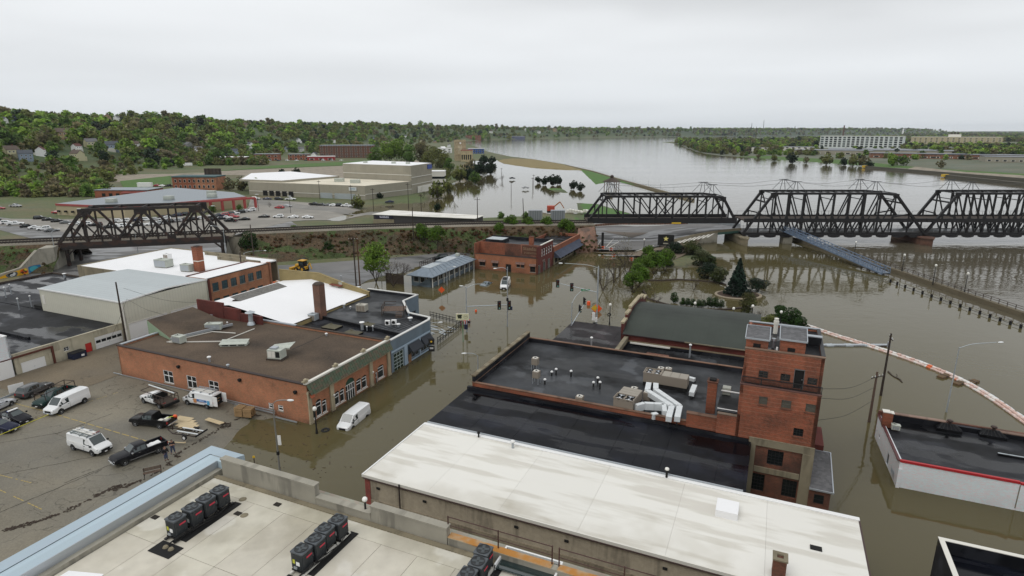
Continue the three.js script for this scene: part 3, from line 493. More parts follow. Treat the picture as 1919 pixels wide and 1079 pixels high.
for (const [a0,a1,y] of [[-1.15,0.95,17.5],[2.05,4.35,17.8]]){
const hut=B.add('roof_hut',M.brickRed,B.bx(a0,a1,62.7,65.2,16.2,y));part(hut,'hut_roof',B.quads([[[a0-0.08,62.55,y+0.05],[a1+0.08,62.55,y+0.05],[a1+0.08,65.4,y+0.55],[a0-0.08,65.4,y+0.55]]]),M.shingle);
part(hut,'hut_trim',[B.bx(a0-0.12,a1+0.12,62.48,62.56,y-0.06,y+0.1),B.bar([a0-0.1,62.5,y+0.06],[a0-0.1,65.4,y+0.58],0.08),B.bar([a1+0.1,62.5,y+0.06],[a1+0.1,65.4,y+0.58],0.08),B.bx(a0-0.12,a1+0.12,65.38,65.45,y+0.45,y+0.62)],M.steel);part(hut,'hut_vent',B.bx(a0+0.7,a0+1.4,62.66,62.72,16.6,17.0),M.dark);
part(hut,'hut_vent',B.bx(a0+0.1,a1-0.1,65.2,65.4,y,y+0.5),M.brickRed);
}
B.add('rear_parapet',M.tar,[B.bx(4.5,6.0,66.5,67.0,16.2,17.2)]);B.add('coping',M.steel,B.bx(4.45,6.05,66.45,67.05,17.2,17.3));
B.add('vent_pipe',M.steel,[B.cyl(1.45,64.2,16.2,17.1,0.14),B.cyl(1.45,64.2,17.05,17.3,0.25,0.22)]);B.add('vent_pipe',M.white,[B.cyl(1.8,63,16.2,16.8,0.1)]);B.add('vent_pipe',M.whiteWarm,[B.cyl(1.6,69.3,16.2,18.0,0.24),B.cyl(1.6,69.3,17.3,17.7,0.29)]);
// concrete frame low on the front
const cf=M.oldConcrete;B.add('concrete_beam',cf,B.bx(0.15,6.28,61.18,61.345,6.5,7.3));B.add('concrete_beam',cf,B.bx(0.9,5.2,61.18,61.345,3.5,4.1));B.add('concrete_column',cf,B.bx(5.25,6.28,61.12,61.345,-1,6.49));B.add('concrete_column',cf,B.bx(0.4,0.85,61.18,61.345,-1,6.49));
// flank filling the gap towards the tar roof
B.add('flank_wall',M.brickRed,[B.bx(-3.2,-1.26,61.36,61.7,6.7,9.2)]);B.add('flank_coping',tinted(M.concrete,0.5,0.4,0.36),B.bx(-3.2,-1.26,61.3,61.75,9.2,9.28));
// annex on the right
const ax=B.bx;B.add('annex_wall',M.brickDark,[B.bx(6.25,8.2,61.0,66,-1,3.0)]);const A2=B.add('annex_roof',M.shingle,B.quads([[[6.22,60.8,3.05],[8.4,60.8,3.05],[8.3,66.3,4.6],[6.22,66.3,4.6]]]));part(A2,'annex_trim',[B.bx(6.22,8.45,60.74,60.82,2.95,3.12),B.bar([8.4,60.8,3.06],[8.3,66.3,4.62],0.1),B.bar([6.22,66.3,4.62],[8.3,66.3,4.62],0.08)],M.steel);
B.add('annex_wall',M.brickMaroon,B.bx(6.25,7.6,66.4,71,-1,5.2));const aw=B.add('annex_window',M.blackMetal,[B.bx(6.75,7.65,60.95,60.99,1.5,1.56),B.bx(6.75,7.65,60.95,60.99,2.4,2.46),B.bx(6.75,6.8,60.95,60.99,1.5,2.4),B.bx(7.6,7.65,60.95,60.99,1.5,2.4),B.bx(6.8,7.6,60.95,60.99,1.9,1.94)]);part(aw,'pane',B.bx(6.8,7.6,60.97,60.995,1.56,2.4),M.glass);
}
{
const B=bld('chimney','square orange brick chimney on the tar roof beside the tower','chimney',-4.3,66.5,6.8);B.add('stack',M.brickRust,B.bx(-4.75,-3.75,66,67,6.8,10.6));B.add('cap',M.brickDark,[B.bx(-4.85,-3.65,65.9,67.1,10.6,10.75)]);B.add('flue',M.dark,B.bx(-4.6,-3.9,66.15,66.85,10.75,10.95));
const C=bld('roof_penthouse','grey membrane roofed penthouse with white rail between chimney and tower','penthouse',-2.4,64.5,6.8);C.add('wall',M.tar,C.bx(-3.3,-1.3,62.6,66.8,6.8,8.9));C.add('roof',M.tarGrey,C.bx(-3.35,-1.28,62.5,66.9,8.9,9.05));C.add('white_pipe',M.white,[C.bar([-3.3,66.9,9.5],[-1.3,66.9,9.5],0.18,0.18,8),C.bar([-3.3,62.5,9.3],[-1.3,62.5,9.3],0.1,0.1,6)]);C.add('duct_hood',M.hvac,C.rb(-3.2,-2.3,67.1,67.9,8.4,9.8));
}
// equipment on the tar roof
{
const H0=6.85;
const big=(px,py,label,L,W,Hh,turn)=>{const p=ab(px,py,H0),v=thing('package_unit',label,'air conditioner',world(p[0],p[1],H0),TH+turn,'big tan package units');part(v,'housing',[rbx(-L/2,L/2,0.5,Hh,-W/2,W/2,0.04)],M.acTan);part(v,'lid',[0,1,2].map((i)=>bx(-L/2+0.05+i*L/5.2,-L/2+(i+1)*L/5.2,Hh+0.002,Hh+0.05,-W/2+0.02,W/2-0.02)),tinted(M.acTan,0.3,0.27,0.225));part(v,'rim',[bx(L*0.09,L/2+0.03,Hh,Hh+0.12,-W/2-0.03,-W/2+0.06),bx(L*0.09,L/2+0.03,Hh,Hh+0.12,W/2-0.06,W/2+0.03),bx(L/2-0.06,L/2+0.03,Hh,Hh+0.12,-W/2+0.06,W/2-0.06),bx(L*0.09,L*0.12,Hh,Hh+0.12,-W/2+0.06,W/2-0.06)],M.acTan);
for (const i of [0,1]) for (const j of [-1,1]){const x=L*(0.2+i*0.19),z=j*W*0.24,f=part(v,'fan_well',lathe([[W*0.2,Hh+0.06],[W*0.2,Hh+0.005],[0,Hh+0.006]],14,x,0,z),M.dark);part(f,'fan_blade',[0,1,2].map((k)=>mv(bx(0.02,W*0.17,Hh+0.03,Hh+0.04,-0.07,0.07),0,0,0,k*2.09+i).translate(x,0,z)),M.steel);part(f,'fan_hub',lathe([[0.12,Hh+0.03],[0.1,Hh+0.1],[0,Hh+0.12]],8,x,0,z),M.chrome);}
part(v,'support',[bx(-L/2,L/2,0,0.5,-W/2+0.05,-W/2+0.15),bx(-L/2,L/2,0,0.5,W/2-0.15,W/2-0.05)],M.dark);part(v,'access_panel',[bx(-L*0.4,-L*0.15,0.6,Hh-0.15,W/2+0.003,W/2+0.02),bx(-L*0.1,L*0.12,0.6,Hh-0.15,W/2+0.003,W/2+0.02)],tinted(M.acTan,0.2,0.17,0.135));return v;};
big(1247,724,'tan package unit with four fans at its street end, beside the far parapet',5.4,1.7,1.7,Math.PI-0.02);big(1176,762,'tan package unit with four fans at its near end, against the brick parapet',3.6,2.3,1.6,-Math.PI/2-0.1+Math.PI*0);
const cond=(px,py,h,label,leg)=>{const p=ab(px,py,H0),v=thing('fan_coil',label,'air conditioner',world(p[0],p[1],H0),TH,'small tan condensers on the tar roof');part(v,'cabinet',rbx(-0.42,0.42,leg,leg+h,-0.42,0.42,0.05),M.acTan);const f=part(v,'fan_guard',lathe([[0.36,leg+h],[0.36,leg+h+0.04],[0.3,leg+h+0.03],[0.3,leg+h+0.004],[0,leg+h+0.005]],14),M.whiteWarm);part(f,'fan_blade',[0,1,2].map((k)=>mv(bx(0.02,0.28,leg+h+0.012,leg+h+0.024,-0.07,0.07),0,0,0,k*2.09)),M.dark);for (const [i,j] of [[-1,-1],[1,-1],[-1,1],[1,1]]) part(v,'leg',bx(i*0.38-0.03,i*0.38+0.03,0,leg,j*0.38-0.03,j*0.38+0.03),M.steel);return v;};
cond(1003,693,0.95,'tan condenser on tall legs, farther of the pair near the street parapet',0.8);cond(1005,718,0.9,'tan condenser on legs, nearer of the pair near the street parapet',0.8);cond(1086,756,0.85,'lone small tan condenser by the brick front parapet',0.12);cond(1188,738,0.7,'small tan condenser left of the white ducts',0.12);cond(1212,750,1.0,'taller tan condenser under the white ducts',0.12);
cond(1238,702,0.9,'left one of two white topped condensers by the rear parapet',0.1);cond(1252,703,0.9,'right one of two white topped condensers by the rear parapet',0.1);
const duct=(label,pts,w,h,y)=>{const p0=ab(pts[0][0],pts[0][1],H0+y),v=thing('duct',label,'duct',world(p0[0],p0[1],H0),TH,'white ducts on the tar roof');const L=pts.map((q)=>{const p=ab(q[0],q[1],H0+y);return [p[0]-p0[0],-(p[1]-p0[1])];});for (let i=0;i+1<L.length;i++){const [x0,z0]=L[i],[x1,z1]=L[i+1],n=Math.max(1,Math.round(Math.hypot(x1-x0,z1-z0)/1.1));for (let k=0;k<n;k++) part(v,'duct_section',bar([lerp(x0,x1,k/n),y-h/2,lerp(z0,z1,k/n)],[lerp(x0,x1,(k+0.97)/n),y-h/2,lerp(z0,z1,(k+0.97)/n)],w,h),M.galvWhite);} part(v,'duct_support',L.map((q)=>bx(q[0]-0.06,q[0]+0.06,0,y-h,q[1]-0.06,q[1]+0.06)),M.dark);return v;};
M.galvWhite=plain(0.66,0.69,0.7,0.35,0.1);
duct('left one of two long parallel white duct runs',[[1216,716],[1213,730],[1259,759],[1253,781]],0.62,0.6,1.3);duct('right one of two long parallel white duct runs',[[1229,717],[1229,728],[1274,759],[1269,781]],0.62,0.6,1.3);
duct('white duct elbow leaving the near package unit',[[1192,758],[1208,754],[1244,756],[1246,770]],0.5,0.8,1.2);duct('white duct along the rear parapet',[[1212,699],[1230,701]],0.5,0.4,0.6);duct('white duct run from rear parapet to chimney',[[1258,701],[1280,703],[1303,709]],0.5,0.4,0.6);duct('white duct stub in front of the chimney',[[1296,735],[1302,720]],0.6,0.5,0.9);duct('small white duct box above the front parapet',[[1222,775],[1232,773]],0.5,0.7,0.8);
[[1042,703,'tall white capped vent, left of four on the tar roof',0.8],[1034,704,'short white vent beside the tall one on the tar roof',0.5],[1070,706,'white capped vent standing alone on the tar roof',0.75],[1120,718,'rear vent of the cluster of three on the tar roof',0.7],[1112,724,'left vent of the cluster of three on the tar roof',0.5],[1124,728,'front vent of the cluster of three on the tar roof',0.8],[1021,720,'small vent beside the legged condensers',0.6]].forEach(([x,y,l,h])=>roofVent(x,y,H0,l,{h,m:M.dark,r:0.1}));
}
// ---- low dark roof by the crossing, corrugated low roof and barrel roof hall
{
const B=bld('low_roof_building','low building with a dark blotchy flat roof beside the flooded crossing','building',-26,92);block(B,M.brickMaroon,M.tarBrown,-32.5,-18.2,80.5,103.4,-1,3.1,{ph:0});
for (let i=0;i<6;i++) B.box('roof_panel',M.tarBrown,-32.55+i*2.39+0.01,-32.55+(i+1)*2.39-0.01,80.5,103.5,3.11,3.16+(i%2)*0.01);
const C=bld('ribbed_roof_building','brick building with dark ribbed roof in front of the barrel roof','building',-10,82);block(C,M.brickDark,M.tarGrey,-18.7,-1.2,80.6,86.9,-1,6.7,{ph:0.6,inner:M.tar,cap:tinted(M.concrete,0.6,0.5,0.38)});
for (let i=0;i<13;i++) C.box('roof_rib',M.tarGrey,-17.9+i*1.28,-17.7+i*1.28,80.95,86.5,6.1,6.2);C.add('stepped_wall',M.brickDark,[C.bx(-14.4,-11.3,80.5,80.95,6.7,7.5)]);C.add('end_stone',M.oldConcrete,C.bx(-19.0,-18.4,80.5,86.9,6.7,7.4));C.add('flashing_strip',M.whiteWarm,[C.bx(-18,-12,86.3,86.59,6.5,6.72)]);
roofVent(1108,652,6.1,'tall white pipe at the left end of the ribbed roof',{h:1.6,r:0.12});roofVent(1292,670,6.1,'tall white pipe in the middle of the ribbed roof',{h:1.9,r:0.12});
}
{
const B=bld('barrel_roof_hall','maroon brick hall under a dark green barrel roof with stepped stone gable','building',-12,94);const a0=-19.6,a1=-0.2,b0=87,b1=104.5,e=7.8,cr=2.7;
B.wall(M.brickMaroon,[a0,b0],[a1,b0],-1,e);B.wall(M.brickMaroon,[a1,b0],[a1,b1],-1,e);B.wall(M.brickMaroon,[a1,b1],[a0,b1],-1,e);B.wall(M.brickMaroon,[a0,b1],[a0,b0],-1,e);
const n=14,q=[],roofY=(t)=>e+cr*Math.sin(Math.PI*(0.06+0.88*t))-cr*Math.sin(Math.PI*0.06);for (let i=0;i<n;i++){const t0=i/n,t1=(i+1)/n;q.push([[a0+0.3,lerp(b0-0.3,b1+0.3,t0),roofY(t0)],[a1+0.2,lerp(b0-0.3,b1+0.3,t0),roofY(t0)],[a1+0.2,lerp(b0-0.3,b1+0.3,t1),roofY(t1)],[a0+0.3,lerp(b0-0.3,b1+0.3,t1),roofY(t1)]]);}
const gr=surf(512,20,(u,v)=>{const a=fbm(u,v,5,6),k=0.75+0.6*(a-0.5)+(Math.abs((u*20)%1-0.5)>0.48?-0.12:0);return [0.042*k,0.052*k,0.042*k,0.75,a];},{flat:0.75});
B.add('barrel_roof',gr,B.quads(q));B.add('eave_trim',M.oldConcrete,B.bx(-10,a1+0.2,b0-0.42,b0-0.3,e-0.12,e+0.02));B.add('eave_trim',plain(0.03,0.02,0.02,0.8),B.bx(a0+0.3,-10,b0-0.42,b0-0.3,e-0.12,e+0.02));B.add('ridge_patch',M.tarGrey,B.quads([[[a0+0.3,98,roofY(0.66)+0.04],[a0+3,101,roofY(0.8)+0.03],[a0+3.6,104.5,roofY(1)+0.05],[a0+0.3,104.5,roofY(1)+0.05]]]));
for (let i=0;i<7;i++){const t0=i/7,t1=(i+1)/7,y=Math.max(roofY(t0),roofY(t1))+0.5;B.box('gable_wall',M.brickMaroon,a0-0.05,a0+0.28,lerp(b0,b1,t0),lerp(b0,b1,t1),e,y);B.box('gable_stone',tinted(M.concrete,1.15,1.05,0.85),a0-0.15,a0+0.38,lerp(b0,b1,t0)+0.01,lerp(b0,b1,t1)-0.01,y,y+0.3);}
}
// ---- right-hand buildings
{
const B=bld('white_block_building','white painted block building with red trim under a wet black roof','building',24,77);
const RA=[15.5,70.3],RB=[14.9,82.5];
B.wall(M.whiteBrick,RA,[60,70.3],-1,3.05);const Wl=B.wall(M.whiteBrick,RB,RA,-1,3.05,[[7.0,8.0,0.05,1.5],[2.2,2.7,0.9,1.4],[0.6,1.0,0.9,1.3]]);[[7.0,8.0,0.05,1.5],[2.2,2.7,0.9,1.4],[0.6,1.0,0.9,1.3]].forEach((h)=>Wl.win(h,{fm:M.steel,cols:1,rows:1}));
B.wall(M.brickDark,[60,82.5],RB,-1,3.6);B.add('roof',M.tar,B.prism([[15.7,70.5],[60,70.5],[60,82.3],[15.2,82.3]],2.75,2.9));
B.add('red_trim',M.red,B.bx(15.5,26.0,70.22,70.5,3.06,3.32));B.add('red_trim',M.red,B.bx(26.05,60,70.22,70.5,3.0,3.22));B.add('side_trim',plain(0.08,0.02,0.02,0.6),B.bar([15.45,70.5,3.1],[14.95,82.4,3.1],0.3,0.1));
B.add('rear_parapet',M.tar,[B.bx(15.3,22,81.6,82.1,2.9,3.7)]);B.add('rear_parapet',M.tar,[B.bx(22.05,60,81.6,82.1,2.9,3.5)]);B.add('coping',tinted(M.concrete,0.7,0.5,0.47),B.bx(15.3,21.9,81.55,82.15,3.7,3.8));B.add('coping',tinted(M.concrete,0.5,0.35,0.32),B.bx(27,60,81.55,82.15,3.5,3.6));
const stain=plain(0.2,0.18,0.14,0.9);for (const [a,w] of [[26.02,0.1],[27.2,0.08],[28.6,0.07],[31,0.09]]) B.box('stain_streak',stain,a,a+w,70.285,70.297,0.2+(a%1),2.9);B.add('stone_footing',M.whiteBrick,B.bx(15.45,15.8,70.1,70.25,-1,2.3));
sign(B.g,1.6,0.7,['VAG'],'#c9cfd2','#3c7fa0',{name:'graffiti_lettering'});const gf=B.g.children[B.g.children.length-1];gf.position.set(...B.P(15.32,72.3,0.75));gf.rotation.y=-Math.PI/2-0.03;
const bag=(a,b,label)=>{const v=thing('skylight',label,'skylight',world(a,b,2.9),TH);part(v,'curb',bx(-1.3,1.3,-0.02,0.35,-0.8,0.8),M.tar);const c=M.tarGloss;part(v,'plastic_cover',quads([[[-1.35,0.36,0.85],[1.35,0.36,0.85],[0.7,0.8,0.15],[-0.7,0.8,0.15]],[[1.35,0.36,-0.85],[-1.35,0.36,-0.85],[-0.7,0.8,-0.15],[0.7,0.8,-0.15]],[[-1.35,0.36,-0.85],[-1.35,0.36,0.85],[-0.7,0.8,0.15],[-0.7,0.8,-0.15]],[[1.35,0.36,0.85],[1.35,0.36,-0.85],[0.7,0.8,-0.15],[0.7,0.8,0.15]],[[-0.7,0.8,0.15],[0.7,0.8,0.15],[0.7,0.8,-0.15],[-0.7,0.8,-0.15]]]),c);for (let i=0;i<6;i++) part(v,'cover_fold',bar([-1.1+i*0.44,0.38,0.85],[-0.6+i*0.24,0.82,0.12],0.06,0.05),M.rubber);part(v,'ventilator',[cyl(0.1,0.8,1.15,0,0.18,0.16,10),lathe([[0.16,1.15],[0.34,1.18],[0.3,1.3],[0,1.36]],12,0.1)],M.rustIron);return v;};
const s1=ab(1775,805,2.9),s2=ab(1857,817,2.9);bag(s1[0],s1[1],'left of two black wrapped skylights on the wet black roof');bag(s2[0],s2[1],'right of two black wrapped skylights on the wet black roof');
const C=thing('chimney','brick chimney with a ragged white cap at the corner of the wet black roof','chimney',at(1660,798,2.9),TH);part(C,'stack',bx(-0.5,0.5,0,1.9,-0.4,0.4),M.brickRust);part(C,'cap',[bx(-0.6,0.2,1.9,2.0,-0.45,0.45),bx(0.25,0.6,1.9,1.97,-0.3,0.5)],M.whiteWarm);
hvac(1677,806,2.9,'small pale box unit beside the corner chimney',0.9,0.6,0.8);{const p=ab(1890,856,2.9),v=thing('vent_box','long low dark vent with a pale ragged top on the wet black roof','vent',world(p[0],p[1],2.9),TH);part(v,'box',bx(-1,2.5,0,0.22,-0.16,0.16),M.tar);part(v,'lid',bx(-1,2.5,0.22,0.26,-0.17,0.02),M.galv);}
const D=bld('black_roof_building','building cut off at the bottom right corner with a sunken black roof','building',17,43);block(D,M.tar,M.tarGloss,14.1,40,30,49,-1,8,{ph:1.0,inner:M.tar,cap:M.whiteWarm,capO:0.02,capH:0.05});
}
// ---- orange brick showroom with brown gravel roof, beside the parking lot
{
const B=bld('brick_showroom','orange brick building with brown gravel roof, arched windows and green tile band','building',-72,65);
const sw=[[9.8,11.9,1.2,3.2],[14.8,16.8,1.2,3.2],[19.3,21.3,1.2,3.2],[30.6,31.5,1.0,1.8],[32.3,33.2,1.0,1.8]];
const S=B.wall(M.brickOrange,[-91.6,55.8],[-53.9,55.8],-1,5.6,sw,0.35);sw.forEach((h,i)=>S.win(h,{cols:i<3?2:1,rows:2,split:0.6,f:0.1,mu:0.12,sill:true,z:-0.08}));
for (const u of [13.4,25.6,35.6]) S.on('wall_light',M.dark,mergeG([bx(u,u+0.4,4.25,4.55,0.0,0.35),bx(u+0.1,u+0.3,4.1,4.24,0.05,0.3)]));
S.on('guard_rail',M.steel,mergeG([bx(-1.5,32,0.55,0.75,0.35,0.45),bx(-1.5,32,0.9,1.0,0.3,0.42),bx(32.2,36,0.1,0.3,0.5,0.6)]));
const ar=[[0.5,1.3,0.35,2.0,0.35],[1.4,2.5,0.35,2.3,0.5],[2.6,3.5,0.35,2.0,0.35],[5.15,6.2,0.35,2.0,0.4],[6.3,7.3,0.35,2.0,0.4],[7.6,9.7,-0.9,2.2,1.05],[10.0,11.2,0.35,2.0,0.4],[11.3,12.5,0.35,2.0,0.4],[14.7,15.2,-0.9,1.6,0.25],[15.3,16.9,0.35,2.1,0.4]];
const F=B.wall(M.brickOrange,[-53.9,55.8],[-53.9,74.7],-1,4.7,ar,0.4);
const gg=plain(0.02,0.075,0.05,0.3);
ar.forEach((h,i)=>F.win(h,{cols:i===5?4:1,rows:2,split:0.72,f:0.1,mu:0.1,am:i===5?gg:M.glass,z:-0.12,sill:i!==5&&i!==8,sm:M.whiteWarm}));
const st=tinted(M.concrete,1.25,1.15,0.95);
for (const [u,v] of [[-0.05,0.55],[4.2,4.95],[13.15,13.9],[17.75,18.5]]) F.on('pilaster',st,mergeG([bx(u,v,-1,4.7,0.005,0.22),bx(u-0.08,v+0.08,4.3,4.6,0.006,0.3),bx(u-0.06,v+0.06,-1,0.3,0.006,0.28)]));
F.on('stone_band',st,mergeG([bx(0.56,4.19,3.75,3.95,0.004,0.1),bx(4.96,13.14,3.75,3.95,0.004,0.1),bx(13.91,17.74,3.75,3.95,0.004,0.1)]));
// green tile pent roof, tile by tile in courses
const tl=[[0.055,0.07,0.035],[0.075,0.085,0.045],[0.05,0.085,0.045],[0.095,0.07,0.04]].map((c)=>plain(...c,0.5));
F.on('pent_roof_back',M.darkWood,quads([[[-0.1,4.35,0.75],[18.6,4.35,0.75],[18.6,5.75,0.05],[-0.1,5.75,0.05]]]));
for (let r=0;r<5;r++) for (let i=0;i<37;i++){const u=-0.1+i*0.505,y=4.36+r*0.27,z=0.78-r*0.14;F.on('roof_tile',tl[Math.floor(hash(i,r)*4)],bar([u+0.25,y,z],[u+0.25,y+0.3,z-0.15],0.47,0.05+0.02*hash(i,r+9)));}
F.on('coping',M.whiteWarm,mergeG([rbx(-0.2,9.1,5.72,5.98,-0.35,0.12,0.04),rbx(9.12,18.7,5.72,5.98,-0.35,0.12,0.04)]));
for (const u of [0,6,12.3,18.4]) F.on('finial',st,mergeG([bx(u-0.3,u+0.3,5.985,6.2,-0.3,0.08),bx(u-0.55,u+0.55,6.2,6.3,-0.3,0.05),lathe([[0.22,6.3],[0.28,6.42],[0.12,6.55],[0,6.6]],10,u,0,-0.1)]));
F.on('terracotta_tile',plain(0.42,0.1,0.04,0.6),quads([[[-0.1,3.9,0.72],[0.7,3.9,0.72],[0.7,4.4,0.5],[-0.1,4.4,0.5]]]));F.on('parapet',M.brickOrange,bx(0.05,18.55,4.705,5.7,-0.4,-0.02));
for (const u of [4.55,13.5]) F.on('globe_light',M.globe,mergeG([norm(new THREE.SphereGeometry(0.16,10,8).translate(u,2.4,0.5)),bx(u-0.03,u+0.03,2.15,2.25,0.22,0.5)]));
B.wall(M.brickOrange,[-53.9,74.7],[-91.6,74.7],-1,5.6);B.wall(M.brickOrange,[-91.6,74.7],[-91.6,55.8],-1,5.6);
B.box('roof',M.gravelRoof,-91.3,-54.3,56.1,74.4,5.0,5.3);
B.add('coping',plain(0.03,0.018,0.014,0.7),[B.bx(-91.7,-53.9,55.7,56.2,5.6,5.72)]);B.add('coping',M.steel,[B.bx(-91.7,-73,74.35,74.8,5.6,5.8),B.bx(-91.7,-91.2,56.25,74.3,5.6,5.75)]);B.add('coping',M.darkWood,[B.bx(-72.98,-53.9,74.35,74.8,5.6,5.74)]);
B.add('roof_seam',M.dark,[B.bx(-66.0,-65.85,66,74.2,5.3,5.306)]);
// raised hut with green side at the rear left
B.add('raised_roof',M.gravelRoof,B.quads([[[-95.3,63.6,7.0],[-86.9,61.4,5.6],[-83.2,70.2,5.9],[-95.0,72.3,7.0]]]));B.add('hut_wall',plain(0.24,0.33,0.22,0.7),B.quads([[[-95.3,63.6,0],[-86.9,61.4,0],[-86.9,61.4,5.6],[-95.3,63.6,7.0]]]));B.add('hut_gutter',M.steel,[B.bar([-86.8,61.3,5.55],[-83.1,70.3,5.85],0.2,0.4)]);B.add('hut_window',M.white,[B.bar([-91.5,62.55,4.5],[-90.5,62.3,4.5],0.1,1.2)]);
for (const [a,b,Y] of [[-95,-88.5,8.2],[-88.4,-84.5,7.5],[-84.4,-79.5,6.8]]) B.box('stepped_wall',M.brickMaroon,a,b,73.2,73.6,3,Y);
B.add('white_pipe',M.whiteWarm,[B.bar([-86.2,60.5,5.4],[-78.6,64.2,5.4],0.14),B.bar([-86.5,60.4,5.4],[-84.2,67,5.4],0.12),B.bar([-78.6,64.2,5.4],[-78.9,71,5.4],0.12),B.bar([-84.2,67,5.4],[-80,68,5.4],0.12)]);
hvac(337,642,5.3,'green grey rooftop unit with one fan, left of the pair on the gravel roof',1.9,1.2,1.25,0.0);hvac(402,618,5.3,'longer grey rooftop unit with one fan, right of the pair on the gravel roof',2.6,1.2,1.25,0.5);
{const p=ab(440,646,5.3),v=thing('skylight','long pale tilted skylight curb in the middle of the gravel roof','skylight',world(p[0],p[1],5.3),TH+0.5);part(v,'curb',bx(-2,2,-0.02,0.35,-0.7,0.7),M.hvac);part(v,'lid',quads([[[-2.1,0.38,0.8],[2.1,0.38,0.8],[2.1,0.7,-0.8],[-2.1,0.7,-0.8]],[[-2.1,0.3,0.8],[2.1,0.3,0.8],[2.1,0.38,0.8],[-2.1,0.38,0.8]]]),M.hvac);for (let i=0;i<3;i++) part(v,'pane',bx(-1.7+i*1.25,-0.75+i*1.25,0.08,0.3,0.705,0.72),M.glass);}
{const p=ab(520,672,5.3),v=thing('rooftop_unit','white swamp cooler with open black side under a tilted pale hatch','air conditioner',world(p[0],p[1],5.3),TH+0.2);part(v,'cabinet',rbx(-1.1,1.1,0.25,1.6,-0.8,0.8,0.05),M.hvac);part(v,'fan_opening',bx(0.3,0.95,0.5,1.4,0.805,0.83),M.dark);part(v,'side_panel',[bx(-0.95,-0.35,0.45,1.4,0.805,0.83),bx(-0.28,0.2,0.45,1.4,0.805,0.83)],M.whiteWarm);part(v,'base',bx(-1.3,1.3,-0.02,0.24,-0.9,0.9),M.darkWood);part(v,'top_box',bx(-0.8,0.2,1.6,1.85,-0.4,0.5),M.steel);part(v,'hatch',quads([[[-2.0,1.0,-0.9],[1.6,1.5,-0.9],[1.6,1.9,-2.6],[-2.0,1.2,-2.6]],[[-2.0,0.8,-0.9],[1.6,1.3,-0.9],[1.6,1.5,-0.9],[-2.0,1.0,-0.9]]]),M.hvac);}
roofVent(393,678,5.3,'white double capped vent near the brick wall windows',{h:0.7,r:0.16});roofVent(428,692,5.3,'grey vent near the brick wall, right of the white one',{h:0.6,cm:M.steel});roofVent(612,629,5.4,'tiny white vent at the rear edge of the gravel roof',{h:0.3});roofVent(427,612,5.3,'small pipe behind the longer rooftop unit',{h:0.7,r:0.08});
}
